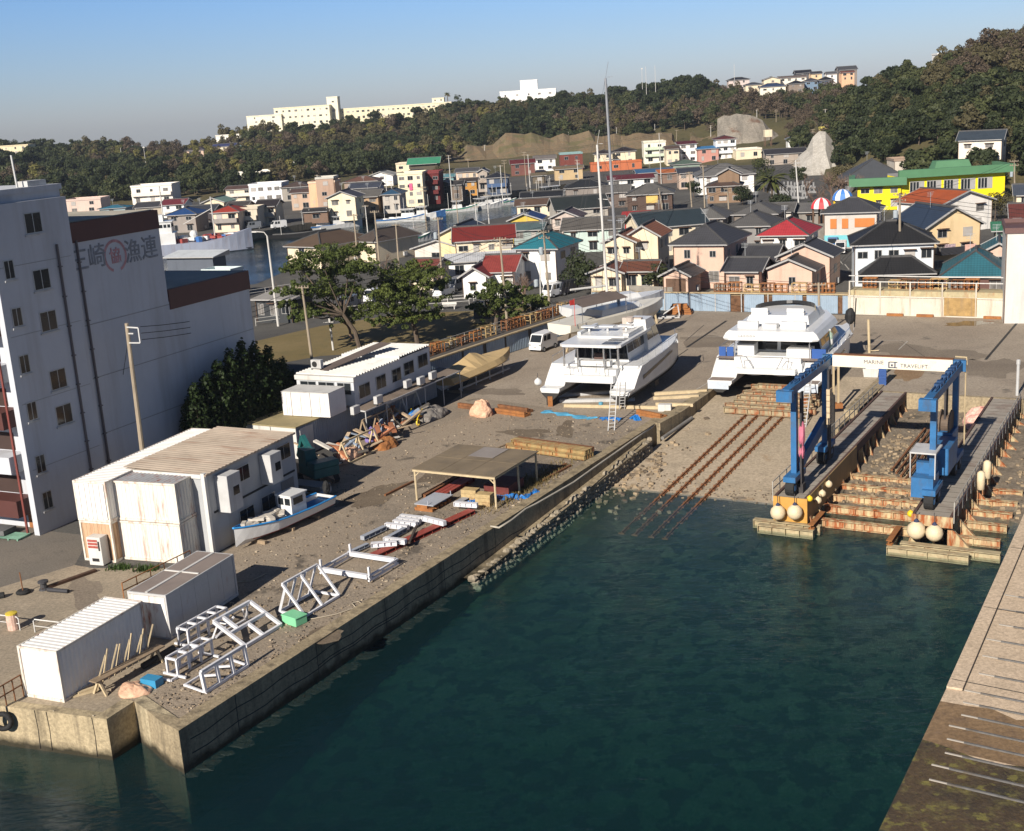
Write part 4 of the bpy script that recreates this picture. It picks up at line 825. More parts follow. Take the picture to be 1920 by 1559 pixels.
rrail('rusty handrail climbing behind the grey container', G(233,1125), G(360,1062), 1.0, 6, M_RUSTL); rrail('rusty fence rail at the left edge beside the front container', G(-20,1345), G(45,1306), 1.1, 5)
t = thing('oil_drum', 'white and red drum with yellow lid behind the guard rail', 'drum', G(26,1180)); k = MB(); k.lathe([(.29,0),(.3,.05),(.3,.85),(.28,.88)], 14); k.build('body', mat('drum_paint', (.62,.42,.34), .6, .35, 3), t); k = MB(); k.lathe([(.31,.88),(.31,.95),(.1,1.0)], 14); k.build('lid', mat('yellow_lid', (.6,.45,.05), .6), t)
t = thing('sign_post', 'thin rusty post on a round tyre base on the apron', 'post', G(44,1113)); k = MB(); k.tube([(0,0,0),(-.02,0,1.3)], .035, 6); k.build('pole', M_RUST, t); k = MB(); k.lathe([(.16,0),(.4,.03),(.42,.12),(.3,.22),(.14,.2)], 14); k.build('tyre_base', M_BLACK, t)
t = thing('bollard', 'dark mooring bollard at the end of the long rusty beam', 'bollard', G(83,1106)); k = MB(); k.lathe([(.3,0),(.28,.08),(.2,.12),(.18,.4),(.3,.45),(.3,.55),(.1,.6)], 12); k.build('casting', mat('bollard_iron', (.05,.05,.055), .6), t); 
k = MB(); k.bar(G(78,1108)+Vector((0,0,.08)), G(180,1072)+Vector((0,0,.08)), .28, .16); tag(k.build('timber_beam', mat('tarred_timber', (.07,.035,.02), .9, .3, 2)), 'long dark timber beam lying on the apron', 'beam')
k = MB(); k.tube([G(90,1106,.12), G(128,1109,.12)], .13, 8); tag(k.build('pipe', mat('dark_pipe', (.035,.035,.04), .7)), 'short dark pipe lying beside the bollard', 'pipe')
k = MB(); k.tube([G(-5,1118,.15), G(8,1116,.15)], .2, 8); tag(k.build('pipe', M_BLACK), 'black pipe end at the left picture edge on the apron', 'pipe')
for i, (c, m, lb) in enumerate((((0,1003),(.12,.12,.12),'grey pallets stacked at the tower foot'),((26,1008),(.16,.3,.22),'green pallet on the ground at the tower foot'))):
    t = thing('pallet', lb, 'pallet', G(*c), 20); k = MB(); mm = mat('pallet_'+'ab'[i], m, .9, .3, 2)
    for j in range(6): k.box(-.9,.9,-.6+j*.21,-.45+j*.21,.12+.0*i,.15)
    for x in (-.85,0,.75): k.box(x,x+.1,-.6,.6,0,.12)
    if i == 0: k.box(-.9,.9,-.6,.6,.18,.5)
    k.build('slats', mm, t)
t = thing('tyre_fender', 'black tyre fender hanging on the quay at the left edge', 'tyre', G(5,1353,-.5)); k = MB(); n = 14
k.loft([[(cos(a)*(.38+.13*cos(b)), .13*sin(b), sin(a)*(.38+.13*cos(b))) for b in [2*pi*j/8 for j in range(8)]] for a in [2*pi*i/n for i in range(n+1)]], 0, True, False); k.build('tyre', M_BLACK, t, True)
# ================================================================ FENCES, TRAVEL LIFT DOCK, BOATS
M_BLUEC = mat('blue_corrugated', '#9db0c2', .6, .12, .7, dirt='#7a5a40', damt=.5, dlo=.58, dscale=(1.5,1.5,.1))
M_TANC = mat('tan_concrete', (.42,.33,.2), .9, .2, 1, .2, 8)
M_WCORR = mat('white_corrugated', '#dcd4c4', .7, .1, .8, dirt='#a06a34', damt=.55, dlo=.55, dscale=(1.1,1.1,.15))
M_PRAIL = mat('pipe_rail', '#b9b6ae', .6, .15, 2, dirt='#7a4a24', damt=.5, dscale=(2,2,2))
def zlev(p, z): return Vector((p[0], p[1], z))
def rust_frame(seed, m):
    R = random.Random(seed); t = thing('storage_rack', 'x', 'rack'); L_, D, h = R.uniform(1.3,1.9), R.uniform(.5,.75), R.uniform(.85,1.2)
    k = MB(); n = R.choice((2,3))
    for y in (0, D):
        k.bar((0,y,h),(L_,y,h),.08); k.bar((0,y,.08),(L_,y,.08),.08); k.bar((0,y,h*.5),(L_,y,h*.5),.06)
        for i in range(n+1): k.bar((L_*i/n,y,0),(L_*i/n,y,h),.09)
    k.build('side', m, t); k = MB()
    for i in range(n+1): k.bar((L_*i/n,0,h-.05),(L_*i/n,D,h-.05),.07); k.bar((L_*i/n,0,.3),(L_*i/n,D,.3),.06)
    k.bar((0,0,.1),(L_/n,D,h-.1),.05); k.build('crosspiece', m, t); return t
FRAMES = [rust_frame(i, [M_RUST, M_RUSTL, rust_mat('cream_rust', hx('#cdb27e', .7), .7, .48)][i % 3]) for i in range(6)]
used_frames = set()
def put_frame(i, p, az, label, group, sc):
    f = FRAMES[i % 6]
    if i % 6 in used_frames: o = dup(f, p, az, label, sc=sc)
    else: used_frames.add(i % 6); o = f; o.location = p; o.rotation_euler.z = -rad(az); o.scale = (sc,sc,sc); o['label'] = label
    o['group'] = group; return o
# seawall on the left of the yard
LF = [G(800,718), G(960,661), G(1062,627)]; LFZ = 2.0
t = thing('boundary_wall', 'concrete sea wall faced with blue corrugated sheets running back from the office', 'wall')
k = MB(); k2 = MB(); k3 = MB(); R = random.Random(2)
LF = [LF[0]-(LF[1]-LF[0]).normalized()*0, LF[1], LF[2]+(LF[2]-LF[1]).normalized()*14]
nl = []
for a, b in zip(LF, LF[1:]):
    d = (b-a).normalized(); n = Vector((d.y,-d.x,0)); nl.append((a,b,d,n)); q = [a, b, b-n*2.4, a-n*2.4]; k.prism(q, 0, LFZ)
    L_ = (b-a).length; s = 0
    while s < L_-.2:
        w = min(R.uniform(2.2,3.6), L_-s); corr(k2, a+d*s+n*.08, a+d*(s+w)+n*.08, .05, LFZ-.12, .04, .3, n=n); s += w+R.choice((.0,.35,.6))
    k3.bar(a+n*.06+Vector((0,0,LFZ+.03)), b+n*.06+Vector((0,0,LFZ+.03)), .35, .14)
k.build('body', mat('dark_concrete', (.085,.075,.065), .9, .2, .6), t); k2.build('corrugated_facing', M_BLUEC, t); k3.build('coping', M_TANC, t)
k = MB()
for a, b, d, n in nl:
    L_ = (b-a).length
    for z in (.55,1.0): k.bar(a-n*2.2+Vector((0,0,LFZ+z)), b-n*2.2+Vector((0,0,LFZ+z)), .06)
    for i in range(int(L_/2.4)+1): k.bar(a-n*2.2+d*(i*2.4)+Vector((0,0,LFZ)), a-n*2.2+d*(i*2.4)+Vector((0,0,LFZ+1.02)), .07)
k.build('railing', M_PRAIL, t)
i = 0
for a, b, d, n in nl:
    L_ = (b-a).length; s = 1.2
    while s < L_-2.2:
        az = math.degrees(atan2(d.x, d.y))-90; p = a+d*s-n*1.35+Vector((0,0,LFZ)); put_frame(i, p, az+R.uniform(-6,6), ORD[min(i,19)]+' rusty open rack from the office along the sea wall ledge', 'rusty frames on the sea wall', R.uniform(.85,1.1)); i += 1; s += R.uniform(1.9,2.4)
NLF = i
# rear fence: corrugated part, openings, white part with rails
RA, RB, RC = Vector((11.0,152.6,0)), G(1590,589), G(1930,599)
t = thing('corrugated_fence', 'blue grey corrugated fence with dark openings behind the two catamarans', 'fence')
d = (RB-RA).normalized(); n = Vector((d.y,-d.x,0)); L_ = (RB-RA).length; k = MB(); k2 = MB(); k3 = MB(); s = 0
def sx(x): 
    return solve_w(RA, d, x) if PJ(RA)[0] < x else 0
op = [(sx(1370),sx(1396)),(sx(1433),sx(1449)),(sx(1505),sx(1513)),(sx(1571),sx(1580))]
ed = [0]
for o_ in op: ed += list(o_)
ed.append(L_)
for i in range(0, len(ed), 2):
    a, b = RA+d*ed[i]+n*.06, RA+d*ed[i+1]+n*.06; w = (b-a).length; q = 0
    while q < w-.05:
        e_ = min(2.7, w-q); k = MB(); corr(k, a+d*q+n*R.uniform(0,.05), a+d*(q+e_)+n*R.uniform(0,.05), .02, 2.15+R.uniform(-.05,.05), .04, .26, n=n); k.build('sheet', M_BLUEC, t); q += e_
for a, b in op: k2.box(0,1,0,1,0,1,0,Matrix.Translation(RA+d*a-n*.9) @ Matrix(((d.x*(b-a),n.x*.8,0,0),(d.y*(b-a),n.y*.8,0,0),(0,0,1.9,0),(0,0,0,1)))); 
k2.build('stored_timber', mat('dark_stock', (.12,.06,.03), .9, .5, 2, .5, 6), t)
k3.bar(RA+Vector((0,0,2.22)), RB+Vector((0,0,2.22)), .4, .12); k3.prism([RA-n*.2+d*sx(1325), RB-n*.2, RB-n*2.0, RA-n*2.0+d*sx(1325)], 0, 2.16); k3.build('coping', M_TANC, t)
for i in range(int(L_/3.2)): p = RA+d*(i*3.2)+n*.13; k = MB(); k.bar(p, p+Vector((0,0,2.2)), .1); k.build('post', M_GREYW, t)
s = sx(1335); i = 0
while s < L_-1.5:
    az = math.degrees(atan2(d.x, d.y))-90; put_frame(i, RA+d*s-n*1.0+Vector((0,0,2.16)), az+R.uniform(-4,4), ORD[min(i,19)]+' rusty open rack from the left on top of the rear fence wall', 'rusty frames on the rear wall', R.uniform(.9,1.1)); i += 1; s += R.uniform(1.7,2.1)
t = thing('rear_wall', 'cream corrugated yard wall with white pipe rails at the back right', 'wall')
d2 = (RC-RB).normalized(); n2 = Vector((d2.y,-d2.x,0)); L2 = (RC-RB).length+14; k = MB(); corr(k, RB+n2*.05, RB+d2*L2+n2*.05, .05, 2.05, .03, .3, n=n2); k.build('sheet', M_WCORR, t)
k = MB(); k.prism([RB, RB+d2*L2, RB+d2*L2-n2*2.6, RB-n2*2.6], 0, 2.75); k.build('body', rust_mat('stained_concrete', hx('#d8c9a0', .6), .5, .52), t)
k = MB(); k.bar(RB+n2*.09+Vector((0,0,2.1)), RB+d2*L2+n2*.09+Vector((0,0,2.1)), .12, .14); k.bar(RB+n2*.1+Vector((0,0,.06)), RB+d2*L2+n2*.1+Vector((0,0,.06)), .14, .12); k.build('rail_band', M_WCORR, t)
k = MB()
for z in (3.7, 4.35): k.bar(RB-n2*.3+Vector((0,0,z)), RB+d2*L2-n2*.3+Vector((0,0,z)), .09)
k.build('pipe_rail', M_WHITE, t)
for x in (1593,1650,1706,1766,1829,1890):
    s = solve_w(RB, d2, x); p = RB+d2*s+n2*.14; k = MB(); k.bar(p, p+Vector((0,0,3.7)), .13); k.build('post', M_WCORR, t)
s0 = solve_w(RB, d2, 1770); k = MB(); q = RB+d2*s0+n2*.16; k.bar(q+Vector((0,0,1.15)), q+d2*3.4+Vector((0,0,1.15)), .07, 2.0); k.build('timber_gate', mat('weathered_gate', (.36,.23,.09), .85, .3, 1.5, dirt=(.2,.15,.1), damt=.7, dscale=(3,3,.2)), t)
for i, (x, m) in enumerate(((1612,0),(1660,2),(1683,2),(1716,2),(1738,2),(1778,1),(1802,1))):
    s = solve_w(RB, d2, x); put_frame(i+1, RB+d2*s-n2*1.4+Vector((0,0,2.75)), math.degrees(atan2(d2.x, d2.y))-90, ORD[i]+' rusty open rack from the left on the cream wall', 'rusty frames on the cream wall', 1.05)
for x, lb in ((1680,'orange timber sleeper at the foot of the cream wall, left one'),(1736,'orange timber sleeper at the foot of the cream wall, middle one'),(1862,'orange timber sleeper by the wall right of the gate')):
    s = solve_w(RB, d2, x); q = RB+d2*s+n2*.5+Vector((0,0,.15)); k = MB(); k.bar(q-d2*.9, q+d2*.9, .3, .28); tag(k.build('timber_sleeper', M_RUSTL), lb, 'sleeper', 'sleepers by the cream wall')
# ---- the boat-lift dock: two piers on steel beams
AZ3 = 30
M_DECK = mat('pier_deck', '#a89f93', .8, .18, .35, .15, 10, dirt='#6a3a26', damt=.55, dscale=(.5,.5,.5), dlo=.5)
M_CBEAM = rust_mat('cream_rusty_beam', hx('#dcc89c', .66), .95, .43, .25)
M_BLUEP = mat('blue_machine', (.028,.13,.3), .5, .2, 1.2, dirt=(.09,.075,.06), damt=.6, dscale=(1.3,1.3,.5))
M_PLY = mat('tan_plywood', (.36,.235,.1), .7, .15, .6, dirt=(.16,.1,.05), damt=.4, dscale=(.8,.8,.3))
def pier(label, v0, v1, u0, u1, out, fascia):
    t = thing('lift_pier', label, 'pier', UV(u0, v0), AZ3); w, L_ = v1-v0, u1-u0
    k = MB(); k.box(0,w,0,L_,-.16,0); k.box(.02,w-.02,.05,L_,-.55,-.16) ; k.build('deck', M_DECK, t)
    k = MB()
    for y in range(1, int(L_)-0): k.box(.05,w-.05,y,y+.03,.002,.008)
    k.build('deck_seam', M_DARK, t)
    k = MB(); k.box(-.06,.1,0,L_,-.5,.12); k.box(w-.1,w+.06,0,L_,-.5,.12); k.build('kerb_beam', mat('dark_rust_kerb', (.09,.05,.04), .8, .3, 1.5), t)
    n = int(L_/2.1)
    for i in range(n+1):
        y = .6+i*(L_-1.2)/n; zb = bed(*(UV(u0+y, (v0+v1)/2))[:2])-.2; k = MB()
        for s, x in ((1,w-.15),(-1,.15)):
            if s != out and out: pass
            k.bar((x,y,zb),(x,y,-.5),.26,.26,0); e_ = x+s*(1.1 if s == out and out > 0 else .5); zz = max(zb, -1.95)
            k.face([(x+s*.13,y-.03,-1.0),(x+s*.13,y-.03,zz),(e_,y-.03,zz)]); k.face([(x+s*.13,y+.03,-1.0),(e_,y+.03,zz),(x+s*.13,y+.03,zz)]); k.bar((x+s*.13,y,-.9),(e_,y,zz),.24,.06)
        k.bar((.1,y,-.75),(w-.1,y,-.75),.2,.3); k.build('bracket', M_CBEAM, t)
    # handrail on the outer side
    k = MB(); x = -.15 if out < 0 else w+.15
    for z in (.5, 1.0): k.bar((x,0,z),(x,L_-1,z),.045)
    for i in range(int(L_/1.5)): k.bar((x,i*1.5,-.3),(x,i*1.5,1.0),.05)
    k.build('handrail', M_PRAIL, t)
    if fascia:
        k = MB(); k.box(w+.065,w+.12,.0,12.6,-1.5,.12); k.build('side_panel', M_PLY, t); k = MB(); k.box(-.1,w+.12,-.1,-.04,-1.55,.08); k.build('end_panel', mat('orange_ply', (.5,.27,.06), .7, .12, 1), t)
    else: k = MB(); k.box(-.1,w+.1,-.1,-.04,-.6,.08); k.build('end_panel', M_CBEAM, t)
    return t
pL = pier('left pier of the boat lift with tan side panel and orange end board', -23.2, -21.2, 73.4, 103, -1, True)
pR = pier('right pier of the boat lift carrying the blue engine house side', -14.4, -12.2, 72.7, 103, 1, False)
# cross beams between and beside the piers
yr = [(1178,985),(1190,1062),(1215,1140-0),(1240,1215),(1190,1325)]
bu = []
for x0, y0 in ((740,945),(690,1015),(640,1085),(585,1160),(580,1260)): bu.append(uvof(G(1400+x0/3.692, 640+y0/3.692, -1.75))[0])
for i, u in enumerate(bu):
    k = MB(); k.ibeam(UV(u,-22.6,-2.0), UV(u,-12.9,-2.0), .42, .52, .04, 0, 8); tag(k.build('crosswise_beam', M_CBEAM), ORD[i]+' rusty crosswise beam from the back between the two piers', 'beam', 'beams between the piers')
    k = MB(); k.ibeam(UV(u-.2,-12.7,-2.05), UV(u-.2,-9.6,-2.05), .42, .5, .04, 0, 2); tag(k.build('stub_beam', M_CBEAM), ORD[i]+' stub beam from the back sticking out right of the right pier', 'beam', 'stub beams right of the dock')
for i, (v0, v1, u, lb) in enumerate(((-24.0,-20.4,72.4,'front footing beam under the left pier end'),(-24.6,-20.2,73.3,'second footing beam under the left pier end'),(-15.6,-10.9,71.2,'front footing beam under the right pier end'),(-15.0,-9.3,72.1,'second footing beam under the right pier end'))):
    k = MB(); k.ibeam(UV(u,v0,-2.15), UV(u,v1,-2.15), .5, .55, .04, 0, 4); tag(k.build('footing_beam', mat('weedy_cream_beam', (.4,.33,.2), .8, .3, 1.2, .3, 10, dirt=(.2,.08,.03), damt=.6, dscale=(1.5,1.5,1.5))), lb, 'beam', 'footing beams at the pier ends')
for v, lb in ((-20.6,'rusty edge beam along the inside of the left footing'),(-15.5,'rusty edge beam along the inside of the right footing')):
    k = MB(); k.ibeam(UV(72.4 if v < -16 else 71.2,v,-1.58), UV(75.2 if v < -16 else 74,v,-1.58), .35, .3, .04); tag(k.build('edge_beam', M_RUSTL), lb, 'beam')
for i in range(4):
    k = MB(); p = GS(1645+i*12, 868-i*2, 0); q = uvof(p); k.bar(UV(86-i*.6,-18.6+i*.45,-1.5), UV(97,-18.4+i*.45,-1.2), .14, .12); tag(k.build('loose_rail', M_RUST), ORD[i]+' rusty loose rail from the left on the beach between the piers', 'rail', 'rails on the beach')
# retaining wall at the head of the dock and beside the slip
t = thing('retaining_wall', 'pale concrete retaining wall at the head of the lift dock', 'wall'); k = MB(); k.prism([UV(103,-23.6), UV(103,60), UV(103.4,60), UV(103.4,-23.6)], -3, .02); k.build('body', M_QUAY, t)
t = thing('retaining_wall', 'stepped concrete block wall between slipway and left pier', 'wall'); k = MB(); k.prism([UV(96,-24.6), UV(108,-24.6), UV(108,-23.5), UV(96,-23.5)], -3, .1); k.prism([UV(92.5,-24.4), UV(96,-24.4), UV(96,-23.6), UV(92.5,-23.6)], -3, -.55); k.build('body', M_QUAY, t)
t = thing('retaining_wall', 'sloping concrete wedge wall on the left side of the slipway', 'wall'); k = MB(); k.prism([UV(88,-38.0), UV(108,-37.9), UV(108,-37.2), UV(92,-36.9), UV(88,-37.2)], -3.5, .12); k.build('body', M_QUAY, t)
k = MB(); k.tube([G(1242,822,-.9), G(1297,784,-.8)], .15, 10); tag(k.build('drain_pipe', mat('pipe_concrete', (.2,.19,.175), .9, .2, 1)), 'grey concrete pipe beside the wedge wall of the slipway', 'pipe')
# slip rails with sleepers
rl = [((1300,850),(1390,770)),((1312,865),(1417,771)),((1345,865),(1444,771)),((1375,865),(1469,771))]
vs = [(uvof(GS(*a))[1]+uvof(GS(*b))[1])/2 for a, b in rl]
vs = [sum(vs)/4+.9+o for o in (-1.75,-.8,.4,1.35)]
for i, v in enumerate(vs):
    t = thing('slip_rail', ORD[i]+' rusty slipway rail from the left running into the water', 'rail', UV(70, v, slipz(70)), 30, 'rails on the slipway'); dz = slipz(100)-slipz(70)
    k = MB(); k.bar((0,0,.1),(0,30,dz+.1),.11,.12); k.bar((0,0,.03),(0,30,dz+.03),.26,.04)
    for j in range(34): f_ = j/34; k.cbox((.3*(1 if i % 2 else -1)*0,30*f_,dz*f_+.05), .42, .16, .1)
    o = k.build('rail', M_RUST, t)
# ---- the travel lift
vl, vr = -22.3, -13.7; uf, ur = 74.7, 82.0; TH = 7.3
tl_ = thing('boat_lift', 'blue gantry boat lift with white top beam straddling the two piers', 'boat lift', UV(uf, vl), AZ3); LW, LD = vr-vl, ur-uf
for x in (0, LW):
    for y in (0, LD):
        k = MB(); k.bar((x,y,.75),(x,y,TH-.5),.36,.42); k.build('leg', M_BLUEP, tl_)
        for s in ((-.75,.75) if x == 0 or y else (-.75,.75)):
            k = MB(); n_ = 16; k.loft([[(x-.28, y+s+cos(a)*.52, .56+sin(a)*.52) for a in [2*pi*j/n_ for j in range(n_)]], [(x+.28, y+s+cos(a)*.52, .56+sin(a)*.52) for a in [2*pi*j/n_ for j in range(n_)]]], 0, True, True); w_ = k.build('wheel', M_BLACK, tl_)
            k = MB(); k.box(x-.3,x+.3,y+s-.2,y+s+.2,.4,.72); k.build('hub', M_BLUEP, w_)
        k = MB(); k.box(x-.4,x+.4,y-1.2,y+1.2,1.0,1.35); k.build('wheel_bogie', M_BLUEP, tl_)
    k = MB(); k.box(x-.26,x+.26,-1.9,LD+1.2,TH-.5,TH); k.box(x-.5,x+.5,-2.2,-1.7,TH-.75,TH-.05); k.box(x-.45,x+.45,LD+.8,LD+1.25,TH-.6,TH+.12); k.build('top_beam', M_BLUEP, tl_)
    k = MB()
    for y in (.8,1.6,3.1,4.4,5.2,6.1): k.box(x-.2,x+.22,y,y+.45,TH,TH+.22)
    k.tube([(x+.12,-.5,TH+.16),(x+.12,LD+.6,TH+.16)], .05, 5); k.tube([(x-.12,-.5,TH+.1),(x-.12,LD+.6,TH+.1)], .04, 5); k.build('trolley_gear', mat('dark_blue_gear', (.02,.06,.15), .6, .3, 3), tl_)
k = MB(); k.bar((0,.5,1.5),(0,LD-.5,3.0),.4,.75); k.build('side_strut', M_BLUEP, tl_)
k = MB(); k.box(.35,LW-.35,LD+.55,LD+1.15,TH-.6,TH+.2); cb = k.build('cross_beam', mat('cream_beam_paint', '#f3ead6', .5, .05, .6, dirt='#a5744a', damt=.35, dlo=.56, dscale=(.6,.6,.6)), tl_)
k = MB(); k.box(.35,LW-.35,LD+.6,LD+1.1,TH+.2,TH+.24); k.build('rusty_top_plate', M_RUST, cb)
M_INK = mat('dark_blue_ink', (.03,.04,.09), .7)
lettering('lettering', 'MARINE', .36, M_INK, cb, (LW*.5-1.15,LD+.54,TH-.18), (1,0,0), ext=.006, align='CENTER', spacing=1.05)
lettering('lettering', 'TRAVELIFT', .36, M_INK, cb, (LW*.5+1.5,LD+.54,TH-.34), (1,0,0), ext=.006, align='CENTER', spacing=1.05)
k = MB(); cx_ = LW*.5+.12
k.box(cx_-.3,cx_+.3,LD+.535,LD+.548,TH-.52,TH-.46); k.box(cx_-.3,cx_-.22,LD+.535,LD+.548,TH-.46,TH-.1); k.box(cx_-.22,cx_+.3,LD+.535,LD+.548,TH-.14,TH-.08); k.box(cx_+.1,cx_+.18,LD+.535,LD+.548,TH-.46,TH-.14); k.box(cx_-.12,cx_+.0,LD+.535,LD+.548,TH-.4,TH-.26); k.build('logo', M_INK, cb)
# engine house, cab, winch drum on the right side
k = MB(); k.box(LW-.75,LW+.55,2.0,5.1,1.35,3.1); k.build('engine_house', M_BLUEP, tl_, bevel=.06); k = MB(); k.box(LW-.765,LW-.75,2.2,4.9,1.5,2.9); k.build('engine_door', mat('light_blue_panel', (.06,.27,.55), .45, .1, 1), tl_)
k = MB(); k.box(LW-1.1,LW+.2,-.9,.9,.75,2.0); k.box(LW-1.0,LW+.1,.1,.9,2.0,2.7); k.build('cab_box', M_BLUEP, tl_)
k = MB(); k.box(LW-1.2,LW+.35,-1.0,1.1,3.55,3.65); k.build('cab_roof', M_GREYW, tl_)
for x, y in ((LW-1.15,-.95),(LW+.3,-.95),(LW-1.15,1.05)): k = MB(); k.bar((x,y,2.0),(x,y,3.55),.06); k.build('cab_post', M_GREYW, tl_)
k = MB(); n_ = 22; k.loft([[(LW-.75+xx, LD-.9+cos(a)*r_, 3.55+sin(a)*r_) for a in [2*pi*j/n_ for j in range(n_)]] for xx, r_ in ((0,.95),(.08,.95),(.1,.6),(.6,.6),(.62,.95),(.7,.95))], 0, True, True); k.build('winch_drum', mat('brown_drum', (.12,.085,.06), .7, .2, 2), tl_)
k = MB(); k.box(LW-.95,LW+.2,LD-1.9,LD-.1,1.35,3.2); k.build('winch_house', M_BLUEP, tl_, bevel=.05)
k = MB(); k.tube([(LW+.42,LD+1.0,TH-.2),(LW+.45,LD+1.0,1.6)], .05, 6); k.tube([(LW-.3,LD+1.2,TH+.3),(LW+.42,LD+1.2,TH+.28),(LW+.46,LD+1.1,TH-.2)], .07, 6); k.build('hydraulic_pipe', M_TANC, tl_)
# slings and padded straps
M_SLING = mat('black_sling', (.05,.045,.045), .9, .25, 3)
for x, y, w_, z0 in ((.42,.2,.5,.2),(.42,LD-.5,.55,.35),(LW-.42,LD-1.2,.28,1.0),(LW-.42,LD-.7,.24,1.0)):
    k = MB(); k.box(x-.06,x+.06,y-w_/2,y+w_/2,z0,TH-.6); s_ = k.build('sling', M_SLING, tl_)
    if x < 1 and y > 1:
        k = MB(); [k.box(x-.12,x+.12,y-w_/2-.06,y+w_/2+.06,2.9+i*.42,3.28+i*.42) for i in range(6)]; k.build('pad', mat('cream_pad', (.55,.42,.27), .8, .15, 2), s_)
    elif x < 1: k = MB(); k.blob((x,y,3.9), .22, .36, .9, 8, 6, .12, 0, 3, False); k.blob((x,y,2.75), .2, .3, .55, 8, 6, .12, 0, 4, False); k.build('pink_pad', mat('pink_cloth', (.6,.17,.24), .8, .15, 3), s_); k = MB(); k.box(x-.16,x+.16,y-.32,y+.32,-.55,.6); k.build('sling_end', M_SLING, s_)
# fender balls and buoys
M_BALL = mat('cream_fender', '#e8d5b2', .6, .1, 1.5, dirt='#a98c60', damt=.4, dscale=(1.5,1.5,1.5))
def ball(label, p, r, m=M_BALL, group=None, cap=True):
    t = thing('fender_ball', label, 'fender', p, 0, group); k = MB(); k.lathe([(0.001,-r),(r*.5,-r*.87),(r*.87,-r*.5),(r,0),(r*.87,r*.5),(r*.5,r*.87),(r*.18,r*1.0),(r*.16,r*1.15)], 16); k.build('ball', m, t, True)
    if cap: k = MB(); k.lathe([(r*.3,r*.9),(r*.26,r*1.12),(r*.1,r*1.3)], 10); k.build('cap', M_INK, t)
    k = MB(); k.tube([(0,0,r*1.2),(0,.08,r*2.4)], .025, 5); k.build('rope', M_SLING, t)
def UVp(u, v, z): return UV(u, v, z)
ball('left white fender ball hanging on the orange end board', UVp(72.85,-22.85,-.85), .5, group='fender balls on the pier ends'); ball('right white fender ball hanging on the orange end board', UVp(72.85,-21.75,-.7), .5, group='fender balls on the pier ends')
ball('larger white fender ball on the right pier end', UVp(72.1,-14.1,-.75), .56, group='fender balls on the pier ends'); ball('lower white fender ball on the right pier end', UVp(72.1,-13.05,-.8), .52, group='fender balls on the pier ends')
for u, z, lb in ((75.0,-.5,'small white buoy on the tan side panel, nearest the water'),(76.0,-.35,'small white buoy second on the tan side panel'),(77.6,-.2,'small white buoy third on the tan side panel')): ball(lb, UVp(u,-20.85,z), .24, group='buoys on the tan side panel', cap=False)
M_YEL = mat('yellow_float', (.75,.5,.02), .5)
ball('cluster float in yellow on the left pier corner', UVp(73.6,-21.0,.05), .2, M_YEL, cap=False); ball('yellow float on the inner corner of the right pier', UVp(73.4,-14.7,-.2), .22, M_YEL, cap=False)
for u, lb in ((80.5,'long white fender nearer the water on the right handrail'),(83.0,'long white fender farther back on the right handrail')):
    t = thing('cylinder_fender', lb, 'fender', UVp(u,-11.75,.1)); k = MB(); k.lathe([(.08,-.7),(.24,-.6),(.26,0),(.24,.5),(.08,.62)], 12); k.build('body', M_BALL, t, True); k = MB(); k.tube([(0,0,.6),(-.2,0,1.0)], .02, 4); k.build('rope', M_SLING, t)
# bits on the yard at the head of the dock
for c, s, m, lb in (((1634,706),1.2,M_WHITE,'white bin on the concrete at the head of the left pier'),((1650,698),1.25,mat('seafoam_tub', (.35,.5,.42), .6),'seafoam green tub beside the white bin')):
    t = thing('fish_tub', lb, 'tub', G(*c), 25); k = MB(); h_ = .75; k.loft([[(-s/2,-s/3,0),(s/2,-s/3,0),(s/2,s/3,0),(-s/2,s/3,0)],[(-s*.58,-s*.4,h_),(s*.58,-s*.4,h_),(s*.58,s*.4,h_),(-s*.58,s*.4,h_)],[(-s*.5,-s*.33,h_),(s*.5,-s*.33,h_),(s*.5,s*.33,h_),(-s*.5,s*.33,h_)],[(-s*.45,-s*.28,h_-.3),(s*.45,-s*.28,h_-.3),(s*.45,s*.28,h_-.3),(-s*.45,s*.28,h_-.3)]], 0, True, True); k.build('shell', m, t)
k = MB()
for i in range(7): k.box(-.3,.3,-.25,.25,i*.3+.01,i*.3+.26); k.box(-.33,.33,-.28,.28,i*.3+.22,i*.3+.3)
tag(k.build('crate_stack', mat('blue_crates', (.03,.08,.25), .5, .15, 3), None, loc=G(1655,722), rz=-.4), 'tall stack of blue crates at the head of the left pier', 'crates')
k = MB(); k.tube([(0,0,0),(0,0,4.4)], .35, 12); k.tube([(0,0,4.4),(0,0,4.6)], .2, 10); tag(k.build('timber_pile', mat('dark_pile', (.05,.045,.04), .9, .3, 2), None, loc=UV(89,-23.8,-1.4)), 'thick dark timber pile standing between slipway and left pier', 'pile')
t = thing('mooring_dolphin', 'rusty steel mooring platform with pipe post at the right picture edge', 'dolphin', UV(96,-8.2,-1.6), 30); k = MB(); k.box(-1.3,1.6,-1.2,1.2,1.5,1.75); k.build('platform', M_CBEAM, t)
for x in (-.9,1.0): k = MB(); k.tube([(x,0,-1.5),(x,0,1.5)], .22, 8); k.build('leg', M_RUSTL, t)
k = MB(); k.tube([(.2,.2,1.75),(.2,.2,4.6)], .16, 8); k.lathe([(.3,1.75),(.3,2.9),(.18,3.0)], 10, 0, (.2,.2,0)); k.build('post', M_RUST, t); k = MB(); k.bar((-1.3,-1.2,2.7),(1.6,-1.2,2.7),.06); [k.bar((x,-1.2,1.75),(x,-1.2,2.7),.06) for x in (-1.3,-.3,.7,1.6)]; k.build('rail', M_RUSTL, t)
